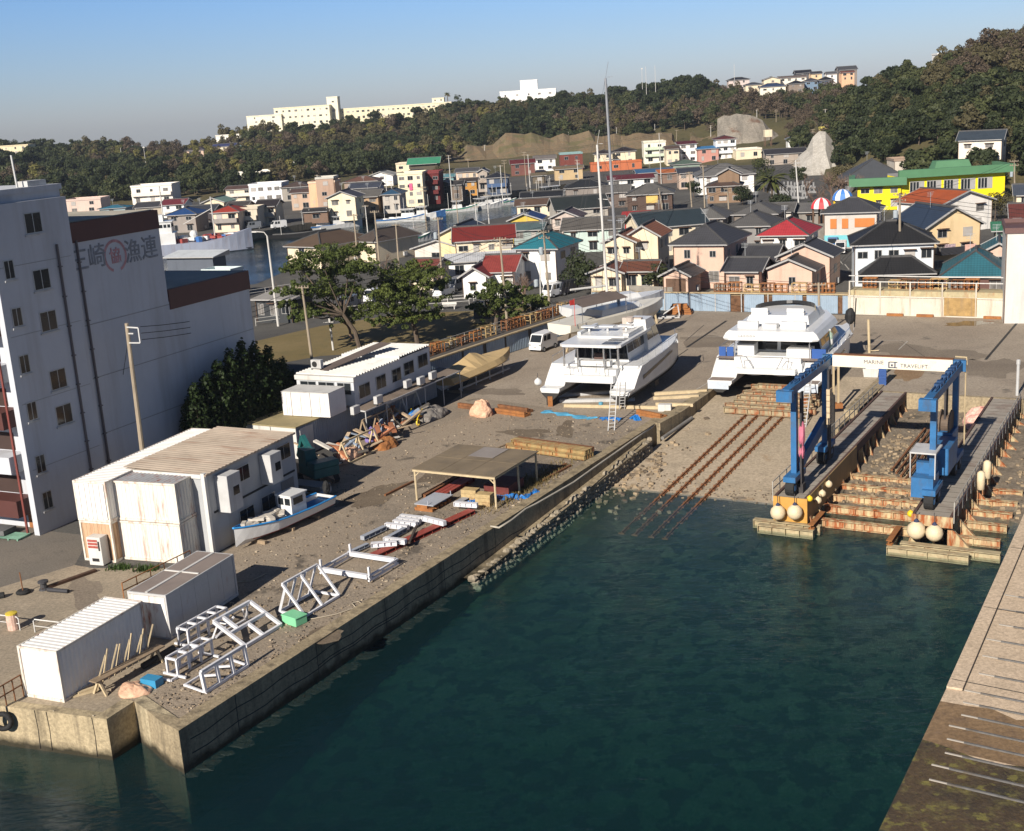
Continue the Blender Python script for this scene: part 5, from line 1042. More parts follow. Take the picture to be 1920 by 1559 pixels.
k = MB(); k.tube([G(1907,742), G(1907,742)+Vector((0,0,2.9))], .12, 8); k.lathe([(.16,2.6),(.16,2.95),(.1,3.0)], 8, 0, G(1907,742)); tag(k.build('bollard_post', M_GREYW), 'grey pipe post with dark cap on the yard at the right edge', 'post')
# ---- ladders, props, blocks
def ladder(label, base, top, w=.5, n=11):
    t = thing('ladder', label, 'ladder', base); d = top-base; s = Vector((1,0,0))*w/2; 
    for q in (-1, 1): k = MB(); k.bar(s*q, d+s*q, .07); k.build('stile', M_GREYW, t)
    for i in range(1, n): p = d*(i/n); k = MB(); k.bar(p-s, p+s, .045); k.build('rung', M_GREYW, t)
ladder('white ladder leaning on the stern of the left catamaran', G(1146,808), G(1152,717,3.2), .5, 13); ladder('shorter grey ladder beside the white one at the left catamaran', G(1166,768), G(1168,717,2.7), .45, 9); ladder('pale ladder leaning on the starboard stern of the flybridge catamaran', GS(1505,802), G(1516,712,1.9), .5, 13)
# ---- boats
M_GEL = mat('white_gelcoat', (.66,.66,.65), .28, .05, .35, spec=.5, dirt=(.5,.48,.44), damt=.5, dscale=(.7,.7,.2), dlo=.52); M_ANTI = mat('dark_antifoul', (.03,.028,.026), .8, .3, 2); M_TEAK = mat('grey_teak', (.24,.19,.16), .8, .15, 2); M_SMOKE = mat('smoked_window', (.012,.013,.015), .06, .1, 1, spec=.7); M_CHROME = mat('stainless', (.55,.55,.56), .25, .05, 1, metal=.8); M_NAVY = mat('navy_canvas', (.03,.09,.3), .8)
def catamaran(t, Lh, B, zk, zd, hw, steps=1.6, antifoul=True, hullm=None):
    hullm = hullm or M_GEL
    k = MB(); ka = MB()
    for sgn in (-1, 1):
        rings = []; ringa = []
        for i in range(17):
            f_ = i/16; y = f_*Lh; tp = 1 if f_ < .55 else max(.06, 1-((f_-.55)/.45)**2.0); w = hw*tp*(.86+.14*min(1, f_*4)); zs = zd+.25*f_**2; z0 = zk+.25*max(0, (f_-.75)/.25)**2*1.6+.12*(1-f_)
            if y < steps: zs = zk+1.15+.0*y
            elif y < steps+.9: zs = zk+1.15+(zd-zk-1.15)*.55
            xc = sgn*(B/2-hw/2)+(0 if f_ < .55 else sgn*.0)
            P = [(xc-w*.5,y,zs),(xc-w*.5,y,zk+.95),(xc-w*.36,y,z0+.4),(xc-w*.12,y,z0),(xc+w*.12,y,z0),(xc+w*.36,y,z0+.4),(xc+w*.5,y,zk+.95),(xc+w*.5,y,zs)]
            rings.append(P)
            o = .012; ringa.append([(p[0]+(o if p[0] > xc else -o),p[1]-(.01 if i == 0 else 0),p[2]-o*.6) for p in ((xc-w*.46,y,zk+.75),)+tuple(P[2:6])+((xc+w*.46,y,zk+.75),)])
        k.loft(rings, 0, True, True)
        if antifoul: ka.loft(ringa, 0, False, True)
    k.build('hull', hullm, t)
    if antifoul: ka.build('antifouling', M_ANTI, t)
def slab(k, x0, x1, y0, y1, z0, z1, rx=.3, m=0):      # plate with clipped corners
    P = [(x0+rx,y0),(x1-rx,y0),(x1,y0+rx),(x1,y1-rx*2),(x1-rx*2,y1),(x0+rx*2,y1),(x0,y1-rx*2),(x0,y0+rx)]
    k.prism(P, z0, z1, m)
def taper(k, a, b, z0, z1, m=0):                       # a, b = (x0,x1,y0,y1) below and above
    k.loft([[(a[0],a[2],z0),(a[1],a[2],z0),(a[1],a[3],z0),(a[0],a[3],z0)],[(b[0],b[2],z1),(b[1],b[2],z1),(b[1],b[3],z1),(b[0],b[3],z1)]], m, True, True)
def band(k, a, b, z0, z1, f0, f1, o=.02, m=0, sides=(0,1,2,3), mull=6):   # glass panels proud of a tapered house
    def at(f_): return [a[i]+(b[i]-a[i])*f_ for i in range(4)], z0+(z1-z0)*f_
    (p, za), (q, zb) = at(f0), at(f1)
    A = [(p[0]-o,p[2]-o),(p[1]+o,p[2]-o),(p[1]+o,p[3]+o),(p[0]-o,p[3]+o)]; Bq = [(q[0]-o,q[2]-o),(q[1]+o,q[2]-o),(q[1]+o,q[3]+o),(q[0]-o,q[3]+o)]
    for s in sides:
        i, j = s, (s+1) % 4
        for c in range(mull):
            g0, g1 = (c+.04)/mull, (c+.96)/mull
            L4 = lambda P, g: (P[i][0]+(P[j][0]-P[i][0])*g, P[i][1]+(P[j][1]-P[i][1])*g)
            k.face([(*L4(A,g0),za),(*L4(A,g1),za),(*L4(Bq,g1),zb),(*L4(Bq,g0),zb)], m)
# left catamaran
c1 = (G(1010,735,1.2)+G(1185,745,1.2))/2; c1.z = 0; CA = 25.5
t1 = thing('catamaran', 'white sailing catamaran with cockpit hardtop propped up on the left of the yard', 'catamaran', c1+Vector((0,0,-.3)), CA)
catamaran(t1, 16.4, 8.5, .75, 3.45, 2.1)
k = MB(); k.box(-2.35,2.35,1.6,13.6,2.1,3.35); k.box(-4.0,4.0,2.7,13.9,3.3,3.5); k.box(-2.3,2.3,.9,1.6,2.3,2.9); k.loft([[(-4.1,13.8,3.5),(4.1,13.8,3.5),(4.1,13.8,3.3),(-4.1,13.8,3.3)],[(-3.3,15.6,3.62),(3.3,15.6,3.62),(3.3,15.6,3.4),(-3.3,15.6,3.4)]], 0, True, True); k.build('bridge_deck', M_GEL, t1)
ca, cb_ = (-2.55,2.55,4.4,11.6), (-2.35,2.35,4.5,10.2); k = MB(); taper(k, ca, cb_, 3.5, 5.25); k.build('cabin', M_GEL, t1); k = MB(); band(k, ca, cb_, 3.5, 5.25, .12, .92, .02, 0, (0,), 3); band(k, ca, cb_, 3.5, 5.25, .42, .88, .02, 0, (1,2,3), 4); k.build('cabin_window', M_SMOKE, t1)
k = MB(); slab(k, -2.8, 2.8, 1.5, 10.6, 5.25, 5.48, .35); k.build('hardtop', M_GEL, t1)
for x in (-2.5,-1.2,1.2,2.5): k = MB(); k.bar((x,1.9,3.5),(x,1.9,5.25),.12,.2); k.build('post', M_CHROME, t1)
k = MB(); slab(k, -2.4, 2.4, 4.6, 10.0, 5.48, 5.66, .3); k.box(-2.4,-2.1,5,9.4,5.66,5.9); k.box(1.9,2.4,5,9.4,5.66,5.85); k.build('flybridge', M_GEL, t1)
for x, y in ((-1.8,6.4),(-.2,6.8),(1.4,7.2)): k = MB(); k.box(x-.65,x+.65,y-.4,y+.4,6.1,6.2); k.bar((x,y,5.7),(x,y,6.1),.15); k.build('table', M_GEL, t1)
k = MB(); taper(k, (.3,2.9,8.8,12.8), (.9,2.6,9.0,11.0), 3.5, 6.35); k.build('helm_house', M_GEL, t1); k = MB(); band(k, (.3,2.9,8.8,12.8), (.9,2.6,9.0,11.0), 3.5, 6.35, .35, .7, .02, 0, (1,2), 2); k.build('helm_window', M_SMOKE, t1)
k = MB(); k.box(.4,2.2,9.0,9.5,5.7,6.5); k.tube([(1.2,8.9,6.2),(1.2,8.85,6.6)], .3, 10); k.build('helm_seat', mat('beige_seat', (.5,.42,.36), .7), t1)
for i, (x, y) in enumerate(((1.5,2.0),(1.5,3.6))): k = MB(); k.box(x-.5,x+.95,y,y+1.1,5.48,5.52); k.build('solar_panel', mat('solar_dark', (.02,.022,.03), .2), t1)
k = MB(); B_ = 4.25+.02
k.face([(B_,3.2,2.25),(B_,11.5,2.95),(B_,11.5,3.15),(B_,3.2,2.62)]); k.face([(-B_,3.2,2.25),(-B_,3.2,2.62),(-B_,11.5,3.15),(-B_,11.5,2.95)]); k.build('hull_window', M_SMOKE, t1)
k = MB()
for x in (-1.6,1.6): k.tube([(x,1.0,2.9),(x,.9,3.9),(x*.55,.85,4.0),(x*.5,.9,3.2)], .035, 5)
k.tube([(-4.1,3,3.5),(-4.1,3,4.1),(-4.1,13,4.2),(-3.2,15.6,4.3)], .025, 5); k.tube([(4.1,3.6,3.5),(4.1,3.6,4.1),(4.1,13,4.2),(3.2,15.6,4.3)], .025, 5)
for y in range(5, 15, 2): k.bar((4.1,y,3.5),(4.1,y,4.15),.03); k.bar((-4.1,y,3.5),(-4.1,y,4.15),.03)
k.build('guard_rail', M_CHROME, t1)
k = MB(); k.box(-1.6,1.6,2.2,2.9,3.5,3.95); k.box(-1.2,1.3,1.55,1.6,3.0,3.5); k.build('cockpit_seat', M_GEL, t1); k = MB(); k.box(-.5,.5,3.9,4.55,3.5,4.2); k.build('cockpit_table', mat('dark_table', (.1,.06,.05), .6), t1)
ball('white ball fender at the port quarter of the left catamaran', c1+ux(CA)*-4.5+uy(CA)*.5+Vector((0,0,2.0)), .33, M_GEL, cap=False)
for i, (x, y, lb) in enumerate(((-3.4,.8,'dark block prop under the port stern of the left catamaran'),(3.1,.8,'dark block prop under the starboard stern of the left catamaran'),(-3.2,9,'dark block prop amidships under the port hull'),(3.2,9,'dark block prop amidships under the starboard hull'))):
    k = MB(); k.box(-.3,.3,-.5,.5,0,.85); tag(k.build('keel_block', M_WOOD if i > 1 else M_ANTI, None, loc=c1+ux(CA)*x+uy(CA)*y, rz=-rad(CA)), lb, 'block', 'keel blocks under the left catamaran')
k = MB(); k.box(-.2,.2,-.2,.2,0,.9); tag(k.build('rusty_stand', M_RUSTL, None, loc=G(1032,762)), 'rusty stand under the port quarter of the left catamaran', 'stand')
for a, b, lb, m, w_ in (((1040,745),(1190,735),'grey steel floor beam under the left catamaran, back one',M_GREYW,.5),((1050,755),(1190,752),'grey steel floor beam under the left catamaran, front one',M_GREYW,.5),((1058,764),(1240,768),'long pale timber under the left catamaran stern',M_WOODL,.25),((1222,742),(1325,736),'pale plank at the top of the planks beside the slipway',M_WOODL,.3),((1225,750),(1310,746),'pale plank second from the top beside the slipway',M_WOODL,.3),((1230,761),(1300,763),'pale plank nearest the water beside the slipway',M_WOODL,.3)):
    k = MB(); k.bar(G(*a)+Vector((0,0,.15)), G(*b)+Vector((0,0,.15)), w_, .26); tag(k.build('timber_beam', m), lb, 'beam')
k = MB(); k.cbox((0,0,.3), 1.1, .6, .6); tag(k.build('white_box', M_WHITE, None, loc=G(1247,771), rz=-.3, bevel=.03), 'white box on the planks at the corner of the slipway', 'box')
k = MB(); k.lathe([(.17,0),(.2,.45),(.17,.5)], 12); tag(k.build('paint_bucket', mat('blue_bucket', (.1,.3,.42), .5), None, loc=G(1127,765)), 'small blue bucket under the left catamaran stern', 'bucket')
for i, (a, b, lb) in enumerate((((930,775),(985,783),'rusty beam pile left of the blue tarp'),((935,768),(990,776),'second rusty beam pile behind it'),((1195,778),(1240,787),'rusty beams right of the tarp ball'),((860,765),(900,770),'dark rusty beam near the peach sack'))):
    k = MB(); aa, bb_ = G(*a), G(*b); nn = Vector((-(bb_-aa).y,(bb_-aa).x,0)).normalized()
    for j in range(4): k.bar(aa+nn*(.3*(j%3))+Vector((0,0,.12+.24*(j//3))), bb_+nn*(.3*(j%3))+Vector((0,0,.12+.24*(j//3))), .24, .22)
    tag(k.build('beam_pile', [M_RUSTL, M_RUST][i % 2]), lb, 'beam pile')
# flybridge catamaran on the slipway trolley
c2 = (G(1325,712,1.15)+G(1537,727,1.15))/2; c2.z = 0; CB = 26
t2 = thing('catamaran', 'big white flybridge catamaran sitting on the slipway trolley', 'catamaran', c2+Vector((0,0,-.45)), CB); HB = 9.9
catamaran(t2, 19.5, HB, .55, 3.1, 2.5, 1.7)
k = MB(); k.box(-3.0,3.0,1.9,14.5,2.2,2.95)
for s in (-1.15, 1.15): k.loft([[(s*1.0+cos(a)*1.1, y, 2.2+sin(a)*.4) for a in [2*pi*j/12 for j in range(12)]] for y in (2.0,14)], 0, True, True)
k.box(-4.9,4.9,4.2,15.5,2.9,3.1); k.box(-2.6,2.6,1.0,1.9,2.15,2.6); k.loft([[(-4.8,15.4,3.1),(4.8,15.4,3.1),(4.8,15.4,2.8),(-4.8,15.4,2.8)],[(-3.9,18.6,3.25),(3.9,18.6,3.25),(3.9,18.6,3.0),(-3.9,18.6,3.0)]], 0, True, True); k.build('bridge_deck', M_GEL, t2)
ca, cb_ = (-3.9,3.9,6.4,14.2), (-3.5,3.5,6.5,12.4); k = MB(); taper(k, ca, cb_, 3.1, 4.75); k.build('cabin', M_GEL, t2); k = MB(); band(k, ca, cb_, 3.1, 4.75, .06, .97, .02, 0, (0,), 2); band(k, ca, cb_, 3.1, 4.75, .3, .95, .02, 0, (1,2,3), 4); k.build('cabin_window', M_SMOKE, t2)
k = MB(); k.loft([[(x*s1, y, z) for x, y in ((-4.1,3.2),(-3.6,2.9),(3.6,2.9),(4.1,3.2),(4.1,11.5),(3.0,14.0),(-3.0,14.0),(-4.1,11.5))] for s1, z in ((1.0,4.7),(1.03,4.85),(.97,5.3),(.9,5.55))], 0, True, True); k.build('hardtop', M_GEL, t2)
k = MB(); taper(k, (-2.9,2.9,5.5,12.4), (-2.6,2.6,6.3,11.6), 5.53, 6.35); k.build('flybridge', M_GEL, t2)
k = MB(); n_ = 16; k.loft([[(cos(a)*2.75*s1, 8.8+sin(a)*3.1*s1, z) for a in [pi*j/n_*1.0 for j in range(n_+1)]] for s1, z in ((1,6.35),(.97,6.8))], 0, False, False); k.build('windscreen', M_SMOKE, t2)
for x in (-1.7, 1.5): k = MB(); k.box(x-.75,x+.75,6.3,7.0,6.35,6.65); k.box(x-.75,x+.75,6.2,6.35,6.65,7.0); k.build('helm_bench', M_GEL, t2)
k = MB(); k.box(-3.2,-1.4,4.4,4.9,5.5,6.1); k.box(.6,2.8,4.4,4.9,5.5,6.1); k.box(-.9,.3,4.2,5.2,5.5,5.9); k.build('upper_seat', M_GEL, t2)
for x in (-3.3, 3.3): k = MB(); k.bar((x,3.6,3.1),(x,3.6,4.72),.09); k.build('post', M_CHROME, t2)
k = MB(); k.box(-2.9,2.9,1.95,2.5,2.9,3.4); k.box(-3.2,-1.7,4.2,5.6,3.1,4.1); k.box(1.3,3.4,3.6,5.2,3.1,3.9); k.build('cockpit_unit', M_GEL, t2); k = MB(); k.box(-3.25,-1.65,4.15,5.65,4.1,4.16); k.build('counter_top', mat('grey_counter', (.35,.34,.33), .4), t2)
for x in (-4.4,-3.7,3.8,4.4): k = MB(); k.box(x-.3,x+.3,3.55,3.65,3.1,3.95); k.build('blue_cushion', M_NAVY, t2)
k = MB()
for s in (-1, 1): k.box(s*3.7-1.0,s*3.7+1.0,.1,1.5,1.702,1.72); k.box(s*3.7-1.0,s*3.7+1.0,2.7,4.1,3.102,3.12); k.box(s*4.3-.55,s*4.3+.55,5,14.5,3.102,3.12)
k.build('teak_deck', M_TEAK, t2)
k = MB()
for s in (-1, 1): k.tube([(s*1.9,1.2,2.6),(s*2.1,1.0,3.6),(s*1.6,1.0,3.7),(s*1.0,1.2,2.6)], .035, 5); k.tube([(s*4.85,4,3.1),(s*4.85,4,3.8),(s*4.85,14,3.9),(s*3.9,18.6,4.0)], .03, 5)
for y in range(6, 18, 2): k.bar((4.85,y,3.1),(4.85,y,3.85),.03); k.bar((-4.85,y,3.1),(-4.85,y,3.85),.03)
k.build('guard_rail', M_CHROME, t2)
k = MB(); k.face([(4.96,5.5,2.2),(4.96,11,2.3),(4.96,11,2.55),(4.96,5.5,2.5)]); k.build('hull_window', M_SMOKE, t2)
k = MB(); k.box(-4.75,-2.9,-.02,.02,.95,1.6); k.box(2.9,4.75,-.02,.02,.95,1.6); k.build('stern_panel', mat('pale_blue_grey', (.45,.5,.56), .5), t2)
k = MB(); k.blob((4.3,17.2,4.4), .5, .55, .8, 10, 7, .1, 0, 2, False); k.tube([(4.6,17.8,3.2),(4.7,18.0,6.0)], .06, 6); k.build('covered_outboard', M_BLACK, t2)
lettering('lettering', 'L A G O O N', .26, mat('grey_ink', (.25,.25,.26), .6), t2, (-2.0,2.84,5.1), (1,0,0), ext=.006)
# worker on the starboard side deck
def person(label, p, az, shirt, trousers, name='person', pose='stand'):
    t = thing(name, label, 'person', p, az)
    me = bpy.data.meshes.new('body'); V_ = [(0,0,.95),(0,.02,1.2),(0,.05,1.42),(0,.1,1.5),(0,.14,1.62),(0,.15,1.74),(.19,.05,1.4),(.26,.2,1.15),(.2,.42,1.05),(-.19,.05,1.4),(-.25,.2,1.15),(-.2,.42,1.08),(.1,0,.9),(.11,.06,.5),(.11,0,.08),(.11,.14,.04),(-.1,0,.9),(-.11,.02,.5),(-.11,-.08,.08),(-.11,.06,.04)]
    E2 = [(0,1),(1,2),(2,3),(3,4),(4,5),(2,6),(6,7),(7,8),(2,9),(9,10),(10,11),(0,12),(12,13),(13,14),(14,15),(0,16),(16,17),(17,18),(18,19)]
    me.from_pydata(V_, E2, []); o = bpy.data.objects.new('body', me); COL.objects.link(o); o.parent = t
    r_ = [.15,.14,.16,.06,.1,.09,.075,.05,.04,.075,.05,.04,.095,.07,.05,.04,.095,.07,.05,.04]
    sk_ = o.modifiers.new('skin', 'SKIN')
    for i, q in enumerate(me.skin_vertices[0].data): q.radius = (r_[i], r_[i]); q.use_root = (i == 0)
    sb_ = o.modifiers.new('sub', 'SUBSURF'); sb_.levels = sb_.render_levels = 1; me.materials.append(shirt)
    k = MB(); k.lathe([(.16,.45-.43),(.19,.2),(.17,.5)], 10, 0, (0,0,.45)); k.build('trousers', trousers, t); k = MB(); k.blob((0,.14,1.74), .12, .13, .1, 10, 5, .05, 0, 1, False); k.build('cap', M_WHITE, t)
    return t
person('person in pale green work clothes standing on the starboard deck of the flybridge catamaran', c2+ux(CB)*4.35+uy(CB)*7.6+Vector((0,0,2.67)), CB-60, mat('green_shirt', (.35,.45,.36), .8), mat('white_trousers', (.5,.5,.47), .8))
# trolley
tz0 = slipz(95)
for i in range(7):
    u = 95.6+i*1.1; z_ = slipz(u)+.12; k = MB(); w_ = [3.6,3.9,3.5,3.6,3.2,3.0,3.4][i]; vc = sum(vs)/4+.1; k.ibeam(UV(u,vc-w_,z_), UV(u,vc+w_,z_), .4, .5, .04, 0, 7); k.ibeam(UV(u+.2,vc-w_+.5,z_+.5), UV(u+.2,vc+w_-.3,z_+.5), .4, .4, .04, 0, 7) if i in (2,3,5) else None
    tag(k.build('trolley_beam', rust_mat('trolley_cream', hx('#bfae8c', .62), .9, .47, .3)), ORD[i]+' cream trolley beam from the water under the flybridge catamaran', 'beam', 'trolley beams under the flybridge catamaran')
k = MB(); k.tube([(0,0,0),(-.12,0,3.3)], .13, 8); k.bar((0,0,.2),(.9,0,.2),.08); tag(k.build('prop_post', M_WOODL, None, loc=G(1630,662)), 'tall timber prop post at the bow of the flybridge catamaran', 'post')
for (x, y), h_, lb in (((1567,765),3.6,'white steel stand under the starboard hull of the flybridge catamaran'),):
    t = thing('steel_stand', lb, 'stand', G(x,y,-.2)); k = MB(); [k.bar((q,0,0),(q,0,h_),.16) for q in (-.2,.2)]; k.bar((-.3,0,h_),(.3,0,h_),.3,.2); k.build('post', M_TANC, t); k = MB(); k.cbox((0,0,.2), 1.0, .7, .4); k.build('foot', M_RUSTL, t)
# sailing yachts behind
def yacht(t, Lh, B, zk, zd, hullm, mast, boom, mastm, cover, my=.55):
    k = MB(); rings = []
    for i in range(15):
        f_ = i/14; y = f_*Lh; w = B*(.72+.28*sin(min(1, f_*2)*pi/2)) if f_ < .5 else B*(1-((f_-.5)/.5)**2.2)+.04; z0 = zk+(zd-zk)*(.45*(1-min(1, f_*2.2))+max(0, f_-.8)*3.2); zs = zd+.1+.35*f_**2
        rings.append([(-w/2,y,zs),(-w*.47,y,zk+(zd-zk)*.6+.1),(-w*.25,y,z0+.12),(0,y,z0),(w*.25,y,z0+.12),(w*.47,y,zk+(zd-zk)*.6+.1),(w/2,y,zs)])
    k.loft(rings, 0, True, True); k.build('hull', hullm, t)
    k = MB(); taper(k, (-B*.3,B*.3,Lh*.3,Lh*.72), (-B*.24,B*.24,Lh*.33,Lh*.68), zd+.1, zd+.75); k.build('cabin', M_GEL, t)
    k = MB(); k.bar((0,Lh*.3,zk-1.2),(0,Lh*.55,zk-1.2),.25,1.9); k.build('keel', M_ANTI, t)
    k = MB(); k.tube([(0,Lh*my,zd),(0,Lh*my-.15-mast*.02,zd+mast)], .17, 8, 0, .12); m_ = k.build('mast', mastm, t)
    k = MB()
    for f_ in (.4,.66): k.bar((-1.3*(1-f_*.4),Lh*my,zd+mast*f_),(1.3*(1-f_*.4),Lh*my,zd+mast*f_),.07)
    k.bar((0,Lh*my-.15-mast*.02,zd+mast),(0,Lh*my-.1,zd+mast+1.6),.03); k.bar((-.4,Lh*my,zd+mast+.1),(.4,Lh*my,zd+mast+.1),.04); k.build('spreader', mastm, m_)
    k = MB(); top = (0,Lh*my-.15-mast*.02,zd+mast)
    for p in ((0,Lh*.99,zd+.4),(0,0,zd+.3),(-B*.47,Lh*my-.3,zd+.1),(B*.47,Lh*my-.3,zd+.1)): k.tube([p, top], .016, 4)
    for sgn in (-1,1): k.tube([(sgn*B*.45,Lh*my-.5,zd+.1),(sgn*1.0,Lh*my,zd+mast*.66),top], .016, 4)
    k.build('rigging', M_SLING, t)
    k = MB(); k.tube([(0,Lh*my-.3,zd+1.9),(0,Lh*my-.3-boom,zd+2.0)], .28 if cover else .12, 8); k.build('boom', cover or mastm, t)
    return t
yA = thing('sailing_yacht', 'large sailing yacht with tall grey mast and brown bimini behind the left catamaran', 'yacht', zlev(G(1079,628,2.4),0)+ux(47)*-1.0+uy(47)*-1.3, 47); zA = 2.1
yacht(yA, 16.5, 4.6, 1.7, 3.5, mat('cream_hull', '#ece6d6', .35, .03, .5), 24.0, 6.8, mat('grey_mast', (.33,.34,.36), .35, .05, 1, metal=.4), mat('brown_canvas', (.075,.06,.055), .9), .56)
k = MB(); k.loft([[(x, y, 5.3+.45*(1-(x/2.3)**2)) for x in (-2.3,-1.4,-.5,.5,1.4,2.3)] for y in (1.2,2.8,2.81,3.1,3.11,8.2)], 0, False, False); k.build('bimini', mat('bimini_canvas', (.13,.1,.085), .9), yA)
k = MB(); k.tube([(1.9,.4,3.5),(1.9,.4,6.3)], .03, 5); k.box(1.86,1.9,-.2,.4,5.7,6.2); k.build('flag', mat('red_flag', (.6,.05,.04), .7), yA)
for i in range(4): k = MB(); x = (-2.1,2.1)[i%2]; y = (1.3,8.0)[i//2]; k.bar((x,y,3.5),(x,y,5.4),.05); k.build('bimini_pole', M_CHROME, yA)
yB = thing('sailing_yacht', 'white masted sailing yacht whose bow points right before the rear fence', 'yacht', zlev(G(1092,592,1.9),0)+uy(62)*-2.2, 62)
yacht(yB, 13.5, 3.9, 1.2, 3.0, mat('pale_hull', '#e2e4e6', .35, .03, .5), 17.6, 4.6, M_WHITE, None, .42)
for y_, lb in ((yA,'timber shores under the large yacht'),(yB,'timber shores under the white masted yacht')):
    k = MB(); [k.bar((sx_*2.0,y0_,0),(sx_*1.3,y0_,2.2),.16) for sx_ in (-1,1) for y0_ in (3,7,11)]; k.build('shore_prop', M_WOODL, y_)
t = thing('dinghy', 'pale blue dinghy with brown cover beside the rear fence', 'dinghy', G(1204,590), 100); k = MB(); k.loft([[(-.9*w_,y,1.0),(-.8*w_,y,.2),(.8*w_,y,.2),(.9*w_,y,1.0)] for y, w_ in ((-1.9,1),(0,1.05),(1.2,.9),(2.2,.35))], 0, True, True); k.build('hull', mat('pale_blue_hull', (.3,.55,.62), .5), t); k = MB(); k.blob((0,0,1.0), .85, 1.6, .5, 10, 5, .2, 0, 4); k.build('cover', mat('brown_tarp', (.28,.18,.11), .9), t)
k = MB(); [k.cbox((0,0,.12+i*.25), 3.0-i*.3, 1.0-.1*i, .23, .1*(i%3-1)) for i in range(5)]; tag(k.build('timber_pile', M_RUSTL, None, loc=G(1275,589), rz=-.3), 'orange timber pile against the rear corrugated fence', 'timber pile')
t = thing('steel_trestle', 'white angled trestle lying by the timber before the rear fence', 'trestle', G(1236,596), 100); k = MB(); bars(k, [((0,0,.1),(0,2.4,.1)),((0,2.4,.1),(0,2.2,1.5)),((0,0,.1),(0,2.2,1.5)),((.9,0,.1),(.9,2.4,.1)),((0,0,.1),(.9,0,.1)),((0,2.4,.1),(.9,2.4,.1))], .18); k.build('frame', M_GREYW, t)
R = random.Random(8)
for i in range(8):
    p = G(1180+R.uniform(-30,55), 607+R.uniform(-6,8)); a = R.uniform(0,3); k = MB(); L_ = R.uniform(2,4); k.bar(p+Vector((0,0,.2+.12*i)), p+Vector((cos(a)*L_,sin(a)*L_,.25+.12*i)), .14, .12); tag(k.build('loose_timber', M_WOOD), ORD[i]+' loose grey timber in the heap between the yachts and the fence', 'timber', 'loose timber heap')
# covered boat beside the sea wall
t = thing('covered_boat', 'speedboat under a tan canvas cover on a trailer by the sea wall', 'boat', (G(838,745)+G(970,690))/2+Vector((-.6,.4,0)), 31); k = MB(); rings = []
for i in range(13):
    f_ = i/12; y = -6.3+12.6*f_; w = 1.75*(.85+.15*min(1, f_*3)) if f_ < .55 else 1.75*(1-((f_-.55)/.45)**2)+.05; zt = 1.9+1.0*math.exp(-((f_-.42)/.16)**2)+.25*f_
    rings.append([(-w,y,1.25+.35*f_),(-w*.8,y,1.7+.35*f_),(0,y,zt),(w*.8,y,1.7+.35*f_),(w,y,1.25+.35*f_),(w*.9,y,1.1+.3*f_),(0,y,1.0+.3*f_),(-w*.9,y,1.1+.3*f_)])
k.loft(rings, 0, True, True); k.build('canvas_cover', mat('tan_canvas', (.5,.36,.18), .9, .08, .8, .25, 3), t)
k = MB(); k.loft([[(-w*.9,y,1.3+.3*f_),(0,y,.5+.7*max(0,f_-.6)),(w*.9,y,1.3+.3*f_)] for f_, y, w in [(i/12,-6.2+12.4*i/12,1.7*(1 if i < 7 else max(.05,1-((i-6.6)/5.4)**2))) for i in range(13)]], 0, True, True); k.build('hull', M_GEL, t)
k = MB(); [k.bar((x,-4.5,.3),(x,4.8,.3),.14) for x in (-.8,.8)]; [k.bar((x,y,0),(x,y,1.0),.1) for x in (-.8,.8) for y in (-4,-1.5,1,3.5)]; k.build('trailer', M_GREYW, t)
# fishing skiff next to the prefab
t = thing('fishing_skiff', 'narrow white fishing skiff with blue gunwales and small wheelhouse by the prefab', 'boat', G(432,1035)+uy(33)*.2+ux(33)*.3+Vector((0,0,-.2)), 33); SKL = 8.6
k = MB(); k2 = MB(); rings = []; rg = []
for i in range(15):
    f_ = i/14; y = SKL*f_; w = .95*min(1, (f_*2.6)**.8)*(1 if f_ < .8 else 1-.12*(f_-.8)/.2)+.03; zs = 1.25+.45*(1-f_)**3*1.0-.02*f_; z0 = .35+.55*max(0, .2-f_)*5*(.2)
    rings.append([(-w,y,zs),(-w*.85,y,z0+.35),(0,y,z0),(w*.85,y,z0+.35),(w,y,zs),(w*.86,y,zs-.02),(w*.8,y,zs-.3),(-w*.8,y,zs-.3),(-w*.86,y,zs-.02)])
k.loft([r[:5] for r in rings], 0, False, False); k.poly([rings[-1][i] for i in (0,1,2,3,4)]); k.build('hull', M_GEL, t); k = MB(); k.loft([r[6:8] for r in rings], 0, False, False); k.build('deck', mat('blue_deck', (.03,.2,.48), .6, .2, 2), t)
for sgn in (-1, 1): k2.tube([(sgn*-r[0][0],r[0][1],r[0][2]) for r in rings], .07, 5)
k2.build('gunwale', mat('blue_gunwale', (.03,.25,.6), .5), t)
k = MB(); k.loft([[(r[1][0]-.01,r[1][1],r[1][2]+.12),(r[1][0]*.8,r[1][1],r[1][2]-.12)] for r in rings[2:]]); k.loft([[(-r[1][0]+.01,r[1][1],r[1][2]+.12),(-r[1][0]*.8,r[1][1],r[1][2]-.12)] for r in rings[2:]]); k.build('red_boot_stripe', mat('boot_red', (.25,.03,.03), .6), t)
k = MB(); k.box(-.6,.6,4.6,6.0,1.0,2.35); k.box(-.68,.68,4.5,6.1,2.35,2.42); k.build('wheelhouse', M_GEL, t); k = MB(); k.box(-.5,-.06,4.585,4.6,1.75,2.2); k.box(.06,.5,4.585,4.6,1.75,2.2); k.box(.6,.615,4.8,5.7,1.75,2.2); k.build('wheelhouse_window', M_GLASS, t)
k = MB(); k.blob((0,8.7,1.7), .25, .3, .5, 8, 6, .1, 0, 1, False); k.tube([(0,8.7,1.5),(0,8.8,.5)], .09, 6); k.build('outboard', M_BLACK, t)
